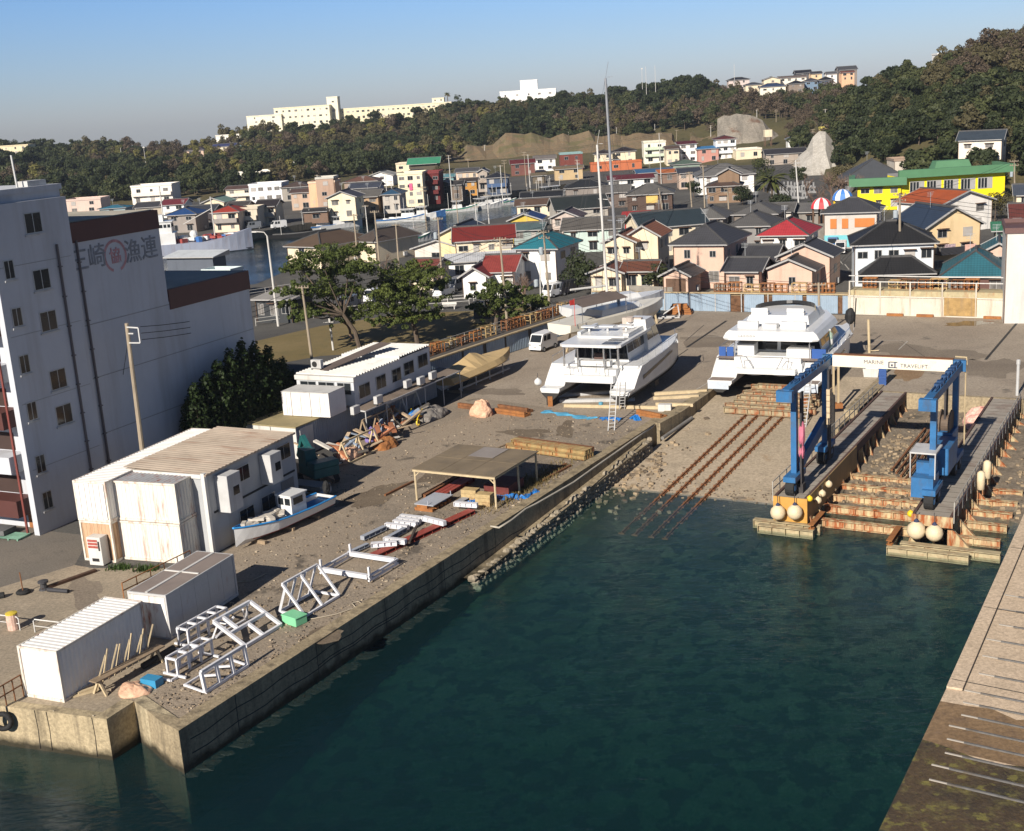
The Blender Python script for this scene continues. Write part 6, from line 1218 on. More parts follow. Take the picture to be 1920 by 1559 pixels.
k = MB(); k.box(-.6,.5,1.6,4.0,1.15,1.35); [k.cbox((R.uniform(-.5,.5),R.uniform(.8,4.2),1.4+R.uniform(0,.25)), R.uniform(.3,1.1), R.uniform(.2,.7), R.uniform(.1,.3), R.uniform(0,3)) for _ in range(14)]; k.build('deck_gear', [mat('pale_gear', (.5,.46,.4), .8, .3, 2)], t)
k = MB(); [k.box(-.9,.9,y,y+.2,0,.42) for y in (1.6,4.2,6.6)]; k.build('cradle', M_WOOD, t)
# excavator in the shade of the prefab
t = thing('excavator', 'dark teal excavator parked in the shade behind the prefab', 'excavator', G(598,905), -35); Mx = mat('teal_machine', (.015,.1,.1), .5, .2, 2)
for x in (-.75,.75): k = MB(); k.loft([[(x-.22,y,z),(x+.22,y,z)] for y, z in ((-1.3,.1),(-1.5,.4),(-1.3,.7),(1.3,.7),(1.5,.4),(1.3,.1),(-1.3,.1))], 0, False, False); k.build('track', M_BLACK, t)
k = MB(); k.box(-1.0,1.0,-1.5,1.0,.75,1.45); k.box(-1.0,1.0,-1.6,-.5,1.45,1.9); k.build('body', Mx, t, bevel=.05); k = MB(); k.box(-.95,-.1,-.2,1.0,1.45,2.6); k.build('cab', Mx, t); k = MB(); k.box(-.9,-.15,1.0,1.02,1.6,2.5); k.build('cab_window', M_GLASS, t); k = MB(); k.bar((.3,.8,1.4),(.3,2.6,2.9),.3,.4); k.bar((.3,2.6,2.9),(.3,3.6,1.2),.25,.3); k.build('boom', Mx, t)
# steel stock in front of it
for i, (a, b, lb) in enumerate((((572,930),(617,922),'grey channel stock in the prefab shadow, back one'),((590,950),(618,925),'grey channel stock in the prefab shadow, front one'),((553,928),(598,932),'thin rusty bar across the stock by the prefab'))):
    k = MB(); k.bar(G(*a)+Vector((0,0,.35)), G(*b)+Vector((0,0,.35)), .35 if i < 2 else .1, .3 if i < 2 else .1); tag(k.build('channel_stock', M_GREYW if i < 2 else M_RUST), lb, 'steel stock')
k = MB(); [k.box(-1.4,1.4,-.6,.6,i*.13,i*.13+.09) for i in range(6)]; tag(k.build('board_stack', mat('grey_boards', (.25,.25,.24), .8), None, loc=G(582,925), rz=-rad(30)), 'stack of grey boards beside the prefab end', 'boards')
# junk racks along the container row
def arack(label, p, az, L_, h, m):
    t = thing('timber_rack', label, 'rack', p, az); k = MB(); bars(k, [((0,0,.1),(0,L_,.1)),((1.2,0,.1),(1.2,L_,.1)),((.6,0,h),(.6,L_,h))]+[((x,y,.1),(.6,y,h)) for x in (0,1.2) for y in (0,L_/2,L_)], .17); k.build('frame', m, t); return t
arack('pale A shaped rack with peach sheeting nearest the prefab in the junk row', G(632,868), 29, 4.2, 1.6, M_WOODL); arack('grey A shaped rack in the middle of the junk row', G(672,828), 29, 4.0, 1.8, M_WOOD); arack('grey rack of window frames at the far end of the junk row', G(718,800), 29, 4.5, 2.0, M_GREYW)
heap('peach sheeting bundle inside the nearest junk rack', G(652,862), .9, 1.7, .9, M_PEACH, 21, az=29); heap('rusty scrap heap beside the grey junk rack', G(722,838), 1.0, 1.3, .8, M_RUSTL, 22, 'scrap_heap', 'scrap', 29); heap('purple sheet heap on the middle junk rack', G(698,826), .5, .8, 1.1, mat('purple_sheet', (.2,.15,.4), .6), 23, az=29); heap('dark scrap heap by the last canopy posts', G(806,782), 1.4, 2.2, .9, mat('grey_scrap', (.2,.18,.16), .8, .5, 4, .6, 6), 24, 'scrap_heap', 'scrap', 29)
JR = [mat('junk_'+str(i), c, .8, .2, 2) for i, c in enumerate(((.55,.52,.47),(.3,.12,.06),(.1,.09,.08),(.4,.3,.2),(.25,.3,.38),(.5,.2,.1)))]
for i in range(46):
    f_ = i/45; p = G(625,880).lerp(G(790,790), f_)+Vector((R.uniform(-1.5,.9),R.uniform(-.8,.8),0)); a = R.uniform(0,3); L_ = R.uniform(.8,2.6); z_ = R.uniform(.1,.9); k = MB(); k.bar(p+Vector((0,0,z_)), p+Vector((cos(a)*L_,sin(a)*L_,z_+R.uniform(-.1,.9))), R.uniform(.06,.4), R.uniform(.05,.2))
    tag(k.build('scrap_piece', JR[i % 6]), ['pale scrap board','rusty scrap bar','blackened scrap piece','brown scrap plank','blue grey scrap bar','orange scrap piece'][i % 6]+' among the clutter along the container row', 'scrap', 'scrap pieces along the container row')
t = thing('hand_cart', 'yellow hand cart with blue load by the canopy posts', 'cart', G(772,798), 20); k = MB(); bars(k, [((-.5,0,.5),(.5,0,.5)),((-.5,1,.6),(.5,1,.6)),((-.5,0,.5),(-.5,1.3,1.1)),((.5,0,.5),(.5,1.3,1.1))], .09); k.build('frame', M_YEL, t)
for x in (-.6,.6): k = MB(); k.loft([[(x-.06,cos(a)*.3,.3+sin(a)*.3),(x+.06,cos(a)*.3,.3+sin(a)*.3)] for a in [2*pi*j/12 for j in range(13)]], 0, False, False); k.build('wheel', M_YEL, t)
k = MB(); k.blob((0,.5,.7), .45, .5, .5, 8, 5, .2, 0, 5); k.build('load', M_BLUET, t)
# small white van
def van(label, p, az, m, L_=3.4, name='minivan', pick=True):
    t = thing(name, label, 'van', p, az); w = .74
    prof = [(0,.32),(0,.95),(.12,1.05),(.55,1.82),(.75,1.88),(L_-.1,1.88),(L_,1.75),(L_,.32)]
    if pick: prof = [(0,.32),(0,.95),(.12,1.05),(.55,1.82),(.75,1.9),(2.1,1.9),(2.3,1.05),(L_,1.05),(L_,.32)]
    k = MB(); k.loft([[(-w,y,z) for y, z in prof],[w and (w,y,z) for y, z in prof]], 0, True, True); k.build('body', m, t)
    k = MB(); k.face([(-w*.9,.14,1.08),(w*.9,.14,1.08),(w*.85,.53,1.78),(-w*.85,.53,1.78)]) 
    for i in range(len(k.v)): k.v[i] = (k.v[i][0], k.v[i][1]-.02, k.v[i][2]+.01)
    for s in (-1, 1):
        for a, b in ((.62,1.2),(1.3,2.0)): k.face([(s*(w+.01),a,1.15),(s*(w+.01),b,1.15),(s*(w+.01),b,1.72),(s*(w+.01),a+.1,1.72)])
    k.build('window', M_GLASS, t)
    for s in (-1, 1):
        for y in (.55, L_-.6):
            k = MB(); k.loft([[(s*w-.1+xx,y+cos(a)*.28,.28+sin(a)*.28) for a in [2*pi*j/14 for j in range(14)]] for xx in (0,.2)], 0, True, True); wh = k.build('wheel', M_BLACK, t); k = MB(); k.loft([[(s*w-.11+xx,y+cos(a)*.16,.28+sin(a)*.16) for a in [2*pi*j/10 for j in range(10)]] for xx in (0,.22)], 0, True, True); k.build('rim', M_ALU, wh)
    for s in (-1, 1): k = MB(); k.box(s*.6-.12,s*.6+.12,-.02,.03,.72,.88); k.build('headlight', M_ALU, t)
    k = MB(); k.box(-w,w,-.06,.05,.3,.48); k.build('bumper', m, t); k = MB(); k.box(-.17,.17,-.07,-.06,.5,.66); k.build('number_plate', M_GREYW, t)
    return t
van('small white van parked by the sea wall left of the catamaran', G(1000,662)+Vector((.2,0,0)), 34, mat('white_car_paint', '#f4f4f4', .3, .02, .5), 3.4, pick=False)
# ================================================================ TOWN
# terrain of the hills by picture column: (column, [(distance, height or row)...])
TB = [(-350,430,(560,4),(620,'330'),(800,'295')),(-100,430,(560,4),(620,'330'),(800,'288')),(150,430,(570,4),(620,'335'),(800,'284')),(350,430,(570,4),(620,'330'),(800,'287')),(480,430,(600,4),(650,'300'),(760,'250')),(600,430,(600,4),(650,'300'),(760,'243')),(750,430,(600,4),(650,'285'),(760,'222')),(870,430,(600,4),(650,'280'),(740,'211')),(950,450,(580,5),(604,'263'),(740,'204')),(1100,450,(580,5),(602,'253'),(740,'195')),(1200,450,(570,5),(592,'252'),(720,'184')),(1300,450,(560,5),(582,'246'),(700,'168')),(1400,440,(540,5),(562,'226'),(700,'178')),(1500,430,(520,5),(560,'228'),(680,'183')),(1560,330,(420,4),(450,'240'),(640,'180')),(1640,285,(320,2),(380,'235'),(470,'170')),(1720,270,(310,2),(370,'235'),(450,'150')),(1800,270,(300,2),(360,'225'),(430,'122')),(1880,270,(300,2),(360,'205'),(420,'90')),(1960,270,(300,2),(360,'190'),(410,'68')),(2250,270,(300,2),(360,'150'),(410,'20'))]
def zrow(x, y, D): return GD(x, float(y), D).z
TBL = []
for c, d0, a, b, e in TB:
    TBL.append((c, [(d0,0.0),a,(b[0],zrow(c,b[1],b[0])),(e[0],zrow(c,e[1],e[0])),(e[0]+220,zrow(c,e[1],e[0])-22)]))
def tz_col(x, D):
    x = max(TBL[0][0], min(TBL[-1][0], x))
    for (c0, p0), (c1, p1) in zip(TBL, TBL[1:]):
        if x <= c1: break
    f = (x-c0)/(c1-c0); f = f*f*(3-2*f); P = [(a[0]+(b[0]-a[0])*f, a[1]+(b[1]-a[1])*f) for a, b in zip(p0, p1)]
    if D <= P[0][0]: return 0.0
    for a, b in zip(P, P[1:]):
        if D <= b[0]: return a[1]+(b[1]-a[1])*(D-a[0])/(b[0]-a[0])
    return P[-1][1]
def colof(p):                              # picture column of a bearing
    q = PJ((p[0], p[1], 10.0)); return q[0]
def tz(x, y): return tz_col(colof((x, y)), sqrt(x*x+y*y))
k = MB(); Ds = [262+i*6 for i in range(90)]; Cs = list(range(-350, 2251, 26)); rings = []
R = random.Random(4)
for c in Cs:
    r = []
    for D in Ds:
        q = GD(c, 200, D); z = tz_col(c, D); r.append((q.x, q.y, z+R.uniform(-.35,.35)-.03 if z > .01 else (-.3 if tz_col(c, D+14) > .01 else -9)))
    rings.append(r)
k.loft(rings, 0, False, False)
M_HILL = ground_mat('hill_soil', (.09,.08,.035), (.13,.105,.05), (.06,.06,.025), .03, .3, 2, .6)
struct(k.build('hills', M_HILL, smooth=True))
# bare retaining slopes at the foot of the hill
def slope(name, label, cols, d0, d1, m, rowtop, z0=0):
    k = MB(); top = []; bot = []; mid = []
    for c, rt in zip(cols, rowtop):
        a = GD(c, 300, d0); b = GD(c, rt, d1); m_ = (Vector((a.x,a.y,z0))*.5+b*.5)+Vector((0,0,R.uniform(-.5,.6))); bot.append((a.x,a.y,z0)); top.append(tuple(b+Vector((0,0,R.uniform(-.8,.8))))); mid.append(tuple(m_))
    k.loft([bot, mid, top][::-1], 0, False, False); back = [(t_[0]*1.03,t_[1]*1.03,t_[2]-1.5) for t_ in top]; k.loft([top, back][::-1], 0, False, False)
    o = struct(k.build(name, m)); o['label'] = label; return o
M_EARTH = ground_mat('earth_slope', (.21,.155,.09), (.165,.13,.08), (.26,.155,.08), .04, .25, 1.2, .4, spots=((.13,.12,.05), .08, .55, .7))
M_SHOT = ground_mat('sprayed_slope', (.27,.235,.19), (.2,.18,.15), (.33,.29,.24), .06, .3, 1.5, .4, spots=((.14,.07,.04), .09, .56, .7))
M_PALE = ground_mat('pale_rock_face', (.4,.37,.32), (.48,.45,.4), (.3,.28,.24), .08, .5, 2, .5)
import itertools
cols = [840+i*12 for i in range(44)]
slope('retaining_slope', 'brown earth slope', cols, 536, 574, M_EARTH, [min(292, 255-(c-900)*.012+(16 if 868 < c < 925 else 0)+3*sin(c*.05)+3*sin(c*.13)+(24 if 1270 < c < 1292 else 0)) if c > 865 else 285 for c in cols], 3)
cols = [1345+i*12 for i in range(11)]
slope('sprayed_concrete_slope', 'grey sprayed concrete slope', cols, 520, 538, M_SHOT, [222,218,216,215,216,218,220,226,236,246,252], 3)
cols = [1488,1500,1512,1524,1536,1548,1560,1575]
slope('pale_rock_slope', 'pale rock slope', cols, 372, 395, M_PALE, [310,292,277,262,250,246,262,300], 0)
# ---------------------------------------------------------------- houses
TILE = {}
def tile(c, kind='tile'):
    key = 'roof_'+c.strip('#')
    if key not in MATS: mat(key, desat(hx(c, .75), .9), .6, .22, .5, .5, 20, pattern='tile' if kind == 'tile' else 'seam', pscale=(3.0, 2.6) if kind == 'tile' else (2.2, 1), pamt=.35 if kind == 'tile' else .2, dirt=tuple(x*.6 for x in hx(c, .72)), damt=.5, dscale=(.5,.5,.5))
    return MATS[key]
def wallm(c):
    key = 'wall_'+c.strip('#')
    return MATS.get(key) or mat(key, desat(hx(c, .92), .85), .85, .09, .35, .1, 8, dirt=tuple(x*.6 for x in hx(c, .8)), damt=.35, dscale=(.9,.9,.1))
M_SHUT = mat('shutter', (.4,.37,.34), .6, .1, 2); M_WFR = mat('window_frame', (.35,.34,.33), .4, .1, 2); M_RIDGE = mat('ridge_cap', (.07,.068,.068), .7, .2, 2)
M_CURT = mat('curtained_glass', (.16,.15,.14), .12, .5, .7, spec=.6); M_BROWNW = mat('brown_timber', (.12,.07,.045), .8, .25, 2)
WINM = [M_GLASS, M_GLASS, M_GLASS, M_CURT, M_SHUT]
HR = random.Random(12)
def roof_mesh(kind, w, d, h, rise, ov=.55, th=.16):
    k = MB(); x0, x1, y0, y1 = -ov, w+ov, -ov, d+ov; z0 = h-.05; z1 = h+rise
    def q(P):
        a, b = Vector(P[0]), Vector(P[1]); U = (b-a).normalized(); N_ = (b-a).cross(Vector(P[-1])-a).normalized(); V_ = N_.cross(U)
        k.face(P, 0, [((Vector(p)-a).dot(U), (Vector(p)-a).dot(V_)) for p in P])
    A, B_, C_, D_ = (x0,y0,z0),(x1,y0,z0),(x1,y1,z0),(x0,y1,z0)
    rid = None; BX = (x0,x1,y0,y1)
    def rake(P): 
        for u_, v_ in P: k.bar(Vector(u_)+Vector((0,0,-.04)), Vector(v_)+Vector((0,0,-.04)), .1, .22, 1)
    if kind == 'gx': e, f = (x0,d/2,z1),(x1,d/2,z1); q([A,B_,f,e]); q([C_,D_,e,f]); rid = (e, f); rake([(A,e),(D_,e),(B_,f),(C_,f)]); BX = (0,w,y0,y1)
    elif kind == 'gy': e, f = (w/2,y0,z1),(w/2,y1,z1); q([B_,C_,f,e]); q([D_,A,e,f]); rid = (e, f); rake([(A,e),(B_,e),(C_,f),(D_,f)]); BX = (x0,x1,0,d)
    elif kind == 'hip':
        if w >= d: r = min((x1-x0)/2-.2, (y1-y0)/2*.9); e, f = (x0+r,d/2,z1),(x1-r,d/2,z1); q([A,B_,f,e]); q([C_,D_,e,f]); q([B_,C_,f]); q([D_,A,e])
        else: r = min((y1-y0)/2-.2, (x1-x0)/2*.9); e, f = (w/2,y0+r,z1),(w/2,y1-r,z1); q([B_,C_,f,e]); q([D_,A,e,f]); q([A,B_,e]); q([C_,D_,f])
        rid = (e, f)
        for c in ((A,e),(B_,f) if w >= d else (B_,e),(C_,f),(D_,e) if w >= d else (D_,f)): k.bar(Vector(c[0])+Vector((0,0,.05)), Vector(c[1])+Vector((0,0,.05)), .22, .14, 2)
    elif kind == 'shed': q([A,B_,(x1,y1,z1),(x0,y1,z1)]); k.face([B_,C_,(x1,y1,z1)],1); k.face([D_,A,(x0,y1,z1)],1)
    if rid: k.bar(Vector(rid[0])+Vector((0,0,.06)), Vector(rid[1])+Vector((0,0,.06)), .3, .26, 2)
    X0, X1, Y0, Y1 = BX; R4 = [(X0,Y0,z0),(X1,Y0,z0),(X1,Y1,z0),(X0,Y1,z0)]
    for i, (a, b) in enumerate(zip(R4, R4[1:]+R4[:1])):
        if (kind == 'gx' and i in (1,3)) or (kind == 'gy' and i in (0,2)): continue
        k.face([(a[0],a[1],a[2]-th),(b[0],b[1],b[2]-th),b,a],1)
    k.face([(p[0],p[1],p[2]-th) for p in R4[::-1]],1)
    return k
def volume(t, org, w, d, h, roof, rise, wc, rc, nw=(3,2), fl=2, detail=1, ov=.55, win=None, zb=-.3):
    """one block of a house in the local frame of t, org = (x, y, z)"""
    wm = wallm(wc) if isinstance(wc, str) else wc; rm = tile(rc) if isinstance(rc, str) else rc; ox, oy, oz = org
    k = MB(); k.box(0,w,0,d,zb,h-.02)
    if roof in ('gx','gy'):
        L_ = d if roof == 'gx' else w; hz = h+(rise+.05)*ov/(L_/2+ov)-.1; ap = h+rise-.12
        for c in (0, 1):
            if roof == 'gx': P = [(c*w,0,h-.03),(c*w,d,h-.03),(c*w,d,hz),(c*w,d/2,ap),(c*w,0,hz)]
            else: P = [(w,c*d,h-.03),(0,c*d,h-.03),(0,c*d,hz),(w/2,c*d,ap),(w,c*d,hz)]
            k.poly(P if c else P[::-1])
    o = k.build('wall', wm, t); o.location = org
    if roof == 'flat':
        k = MB(); k.box(-.15,w+.15,-.15,d+.15,h-.02,h+.12); k.box(-.15,w+.15,-.15,.05,h+.12,h+.55); k.box(-.15,w+.15,d-.05,d+.15,h+.12,h+.55); k.box(-.15,.05,.05,d-.05,h+.12,h+.55); k.box(w-.05,w+.15,.05,d-.05,h+.12,h+.55); o = k.build('roof', rm, t)
    else: o = roof_mesh(roof, w, d, h, rise, ov).build('roof', [rm, MATS['window_frame'] if wc != '#2a2a2c' else M_RIDGE, M_RIDGE if detail else rm], t)
    o.location = org
    if win is False: return
    fh = h/fl
    for f in range(fl):
        for n, face in ((nw[0],0),(nw[1],1)):
            span = w if face == 0 else d
            for i in range(n):
                c = span*(i+.5)/n+HR.uniform(-.08,.08)*span/n; ww = min(span/n*.66, HR.choice((.9,1.4,1.7))); hh = HR.choice((.9,1.1,1.2)) if f else HR.choice((1.1,1.5)); zc = f*fh+fh*.55
                if c-ww/2 < .2 or c+ww/2 > span-.2: continue
                k = MB(); g = HR.choice(WINM)
                if face == 0: k.box(c-ww/2,c+ww/2,-.06,.02,zc-hh/2,zc+hh/2,0); [k.box(c-ww/2+.06+j*(ww-.06)/2,c-ww/2+j*(ww-.06)/2+(ww-.06)/2,-.066,-.06,zc-hh/2+.07,zc+hh/2-.07,1) for j in (0,1)]
                else: k.box(w-.02,w+.06,c-ww/2,c+ww/2,zc-hh/2,zc+hh/2,0); [k.box(w+.06,w+.066,c-ww/2+.06+j*(ww-.06)/2,c-ww/2+j*(ww-.06)/2+(ww-.06)/2,zc-hh/2+.07,zc+hh/2-.07,1) for j in (0,1)]
                wo = k.build('window', [M_WFR, g], t); wo.location = org
                if detail > 1 and face == 0 and HR.random() < .6:
                    k = MB(); k.box(c-ww/2-.15,c+ww/2+.15,-.55,-.0,zc+hh/2+.06,zc+hh/2+.13); ho = k.build('hood', M_BROWNW, wo)
    if detail > 1:
        for x in (.05, w-.05): k = MB(); k.tube([(x,-.08,.1),(x,-.08,h-.1)], .05, 5); q = k.build('downpipe', M_BROWNW, t); q.location = org
        k = MB(); k.box(w+.02,w+.3,d*.6,d*.6+.8,.3,1.0); q = k.build('aircon_box', M_GREYW, t); q.location = org
OCC = []
def house(x0, x1, ye, h, d, az, roof, rise, wc, rc, label, cat='house', name='house', nw=(3,2), fl=None, detail=1, ext=(), ov=.55, balcony=None, D=None, win=None, group=None, extra=None):
    rise *= .82; zb = -.3
    if D: p = GD(x0, ye, D); zg = tz(p.x, p.y); zb = min(-.3, zg-(p.z-h)-.5); zg = p.z-h
    else:
        q = 70.0
        while q < 900:
            p = GD(x0, ye, q)
            if p.z <= tz_col(x0, q)+h: break
            q += .5
        if q > 170: f_ = 1-.26*min(1, (q-170)/100)
        else: f_ = 1
        if f_ < 1:
            h *= f_; rise *= f_**.5; q = 70.0
            while q < 900:
                p = GD(x0, ye, q)
                if p.z <= tz_col(x0, q)+h: break
                q += .5
        zg = p.z-h
    q_ = sqrt(p.x**2+p.y**2); p = Vector((p.x, p.y, zg)); w = max(2.0, solve_w(p+Vector((0,0,h)), ux(az), x1)); fl = fl or max(1, round(h/2.4))
    if q_ < 330: detail = 2
    t = thing(name, label, cat, p, az, group); volume(t, (0,0,0), w, d, h, roof, rise, wc, rc, nw, fl, detail, ov, win, zb)
    OCC.append((p+ux(az)*w/2+uy(az)*d/2, max(w,d)*.45))
    for (ex, ey, ew, ed, eh, er, eri, ewc, erc, enw) in ext: volume(t, (ex if ex >= 0 else w+ex, ey, 0), ew, ed, eh, er, eri, ewc or wc, erc or rc, enw, max(1, round(eh/2.9)), detail)
    if balcony:
        for f in range(1, fl):
            k = MB(); z = h*f/fl; k.box(.2,w-.2,-1.1,-.08,z-.15,z+.0); k.box(.2,w-.2,-1.1,-1.02,z,z+.9); k.box(.2,.28,-1.02,-.08,z,z+.9); k.box(w-.28,w-.2,-1.02,-.08,z,z+.9); k.build('balcony', wallm(balcony), t)
    if extra: extra(t, w, d, h)
    if q_ < 420 and roof not in ('flat','shed') and HR.random() < .7:
        z = h+rise; k = MB(); k.bar((w*.4,d*.5,z-.3),(w*.4,d*.5,z+1.8),.05); [k.bar((w*.4-.5,d*.5,z+1.8-.18*i),(w*.4+.5-.08*i,d*.5,z+1.8-.18*i),.035) for i in range(4)]; k.build('tv_antenna', M_ALU, t)
    return t, w
PK, DG, CR, WH, GR, BR = '#d9b39c', '#4b4b50', '#e8d6b4', '#f1efea', '#8b8885', '#6b5346'
# --- front row behind the yard fences
house(1262,1358,458,6.0,11,27,'hip',2.7,PK,DG,'large two storey pink house with dark tiled roof right behind the corrugated fence', nw=(2,3), detail=2, ext=((-.2,4.5,5.5,7,3.2,'gx',1.6,PK,DG,(1,1)),))
house(1243,1291,517,2.7,5,27,'gy',1.3,PK,DG,'small pink garage with gabled tile roof in front of the large pink house', nw=(1,0), fl=1, extra=lambda t, w, d, h: MB().box(.4,w-.4,-.08,-.01,.1,2.3).build('garage_door', M_BROWNW, t))
house(1360,1424,508,3.2,6,27,'gx',1.6,PK,DG,'low pink wing with steep tiled gable between the two pink houses', nw=(2,1), fl=1, detail=2)
house(1437,1524,506,3.2,7,27,'gy',1.7,PK,DG,'peach house with two stepped gables beside the parking lot', nw=(1,1), fl=1, detail=2, ext=((.6,4.5,6.5,6,4.3,'gy',1.6,PK,DG,(1,1)),))
house(968,1042,466,5.6,8.5,26,'hip',2.2,WH,'#1f7f8f','white house with bright teal hipped roof left of the masts', nw=(2,2), detail=2)
house(1133,1189,455,5.5,7,20,'gy',1.5,CR,'#9a5f42','cream gabled house with brown roof just right of the masts', nw=(2,2), detail=2, ext=((-1.5,2.0,4.6,7,5.9,'gy',1.6,CR,'#a8683e',(1,2)),))
house(1106,1166,512,2.9,5,20,'gy',1.1,CR,'#8a4f38','low cream gable with brown roof standing before the brown roofed house', nw=(2,1), fl=1)
house(1168,1226,508,2.9,5,20,'gx',1.2,CR,'#7d4c38','low cream bungalow with dark brown roof left of the pink garage', nw=(2,1), fl=1)
house(1203,1325,428,5.2,9,-10,'gx',2.6,CR,'#34424a','cream house with large dark slate gable roof behind the brown roofs', nw=(4,0))
house(1168,1212,407,4.6,6,10,'shed',.5,'#b02018','#d23a30','bright red metal clad shed with red roof among grey roofs', cat='shed', name='shed', nw=(1,0), fl=1)
house(1292,1356,410,4.6,9,20,'hip',2.2,GR,'#6f6d6a','grey hipped roof house left of the crossarm pole in the centre', nw=(2,1))
house(1368,1440,424,4.6,9,24,'hip',2.3,GR,'#615f5e','grey hipped roof house behind the large pink house', nw=(2,1))
house(1376,1455,402,4.8,9,24,'hip',2.2,'#7d7268','#6a6866','second grey hipped roof house under the palm tree', nw=(2,1))
house(1325,1388,350,5.4,8,14,'hip',2.0,'#8a6e54','#5d4a42','brown timber house with orange shutters and dark irimoya roof', nw=(3,1), ext=((2.5,1.5,5,4,6.4,'gy',1.5,'#8a6e54','#5d4a42',(0,0)),))
house(1310,1414,331,6.4,13,4,'hip',3.4,WH,'#7b7977','long white house with big weathered grey hip roof', nw=(3,2))
house(1273,1312,325,6,8,4,'gx',1.5,'#c4ab97','#414652','tan house with slate roof attached left of the long white house', nw=(2,0))
house(1176,1260,366,5.4,9,10,'hip',2.6,'#5a463c','#6f6c68','dark timber house with yellow shutters and grey tiled hip roof', nw=(3,1), extra=lambda t, w, d, h: MB().box(w*.42,w*.68,-.1,-.02,h*.5,h*.5+1.9).build('yellow_shutter', mat('yellow_shutter', (.62,.43,.13), .7), t))
house(1130,1178,362,5.0,8,10,'gx',1.9,'#6a5a50','#77736e','grey tiled long roof joining the yellow shuttered house on its left', nw=(2,0))
house(1142,1225,338,5.0,9,4,'shed',.9,WH,'#7a2a2c','low building with maroon shallow roof and white fascia', nw=(3,0))
house(1060,1135,353,4.5,9,6,'hip',2.4,'#8a8078','#303236','black hipped roof house behind the grey mast', nw=(2,0))
house(978,1052,371,4.0,8,4,'gx',1.4,'#9a8b7a','#2c2e32','long house with near black roof left of the masts', nw=(3,0))
house(968,1044,386,3.8,7,4,'gx',1.6,CR,'#6e5647','long house with brown roof before the near black roof', nw=(3,0))
house(1043,1140,394,4.6,10,-6,'gx',3.0,'#b5ada0','#333a3a','house with large greenish black roof crossed by the white mast', nw=(2,0))
house(1056,1165,432,4.4,8,10,'gx',2.0,'#bcd0c8','#6d6862','long low house with weathered grey roof behind the teal roof', nw=(3,0))
house(1034,1084,409,4.8,7,14,'gy',1.7,'#c9b8ac','#6d5a58','small house with mauve brown irimoya gable', nw=(2,1))
house(955,1011,414,5,7,10,'gy',1.6,'#d8b820','#2c4c8a','house with yellow gable and deep blue roof', nw=(2,0))
house(962,1015,432,4.6,6,12,'gx',1.2,'#9aa6a2','#5c7274','house with grey green roof and red shutters in front of the yellow gable', nw=(2,0))
# --- left foreground of the town
house(853,962,453,5.6,9,0,'gx',2.2,CR,'#8c2f28','cream house with long dark red tiled roof left of the tall poles', nw=(4,0), detail=2)
house(822,890,442,5.8,9,16,'gy',2.0,'#e3cf98','#3a4558','yellow cream house with slate blue gable roof', nw=(1,0), detail=2)
house(776,866,466,3.6,8,22,'gy',1.7,'#d8d0c4','#4a3f3e','low house with pale gable and dark roof left of the yellow cream house', nw=(1,1), fl=1)
house(838,962,492,3.0,4,0,'shed',.9,WH,'#e4e6ea','low lean-to with white wavy roof sheets under the red roofed house', cat='shed', name='shed', nw=(3,0), fl=1)
house(866,912,520,3.0,7,14,'gy',1.6,WH,'#9a3c36','white cottage with faded red gable roof, the left one', nw=(1,1), fl=1)
house(905,962,510,3.4,8,14,'gx',2.2,WH,'#a2423a','white cottage with faded red roof beside the tall pole', nw=(2,1), fl=1)
house(538,601,461,4.4,13,38,'hip',2.4,CR,'#6a5644','cream house with broad brown hipped roof beyond the park pines', nw=(1,2), detail=2)
house(667,706,452,4.2,11,38,'hip',2.2,CR,'#5c5048','cream outbuilding with brown hipped roof between two poles', nw=(0,0))
house(770,812,505,3.2,6,20,'gx',1.4,CR,'#8a4a40','small cream house with pinkish red roof beside the bare shrubs', nw=(2,1), fl=1)
# --- right side by the yellow building
house(1425,1511,441,5.4,9,25,'hip',2.3,WH,'#c2333c','white house with bright red hipped roof behind the stepped gables', nw=(3,1), detail=2)
house(1545,1645,399,6.2,8,22,'hip',2.4,'#c9c0b6',DG,'weathered white house with orange shutters and dark hip roof', nw=(0,1), detail=2, extra=lambda t, w, d, h: (MB().box(w*.12,w*.24,-.1,-.02,h*.55,h*.82).box(w*.34,w*.46,-.1,-.02,h*.55,h*.82).box(w*.58,w*.95,-.1,-.02,h*.58,h*.82).build('orange_shutter', mat('orange_shutter', (.5,.17,.04), .7), t), MB().box(0,w*.5,-.12,-.02,.2,2.1).build('turquoise_front', mat('turquoise_paint', (.16,.5,.55), .6), t)))
house(1602,1752,459,6.0,9,14,'hip',2.8,'#d3dce2','#2b2b2d','black tiled two storey house with pale blue walls behind the cream wall', nw=(5,1), detail=2, ext=((-8.5,-3.0,8,5,2.7,'hip',1.7,'#4c4640','#2b2b2d',(1,0)),))
house(1770,1886,517,2.9,10,22,'hip',3.0,'#6b4a42','#2a6f7e','low house with wide teal hipped roof behind the cream wall', nw=(3,0), fl=1)
house(1846,1900,473,4.4,7,22,'gy',1.4,PK,'#2a6f7e','peach gable with teal roof behind the wide teal hipped roof', nw=(1,0))
house(1887,2000,438,9.5,9,20,'flat',0,'#cfcdc6','#6a4c48','tall blank light grey building at the right edge behind the wall', nw=(0,0), cat='building', name='building')
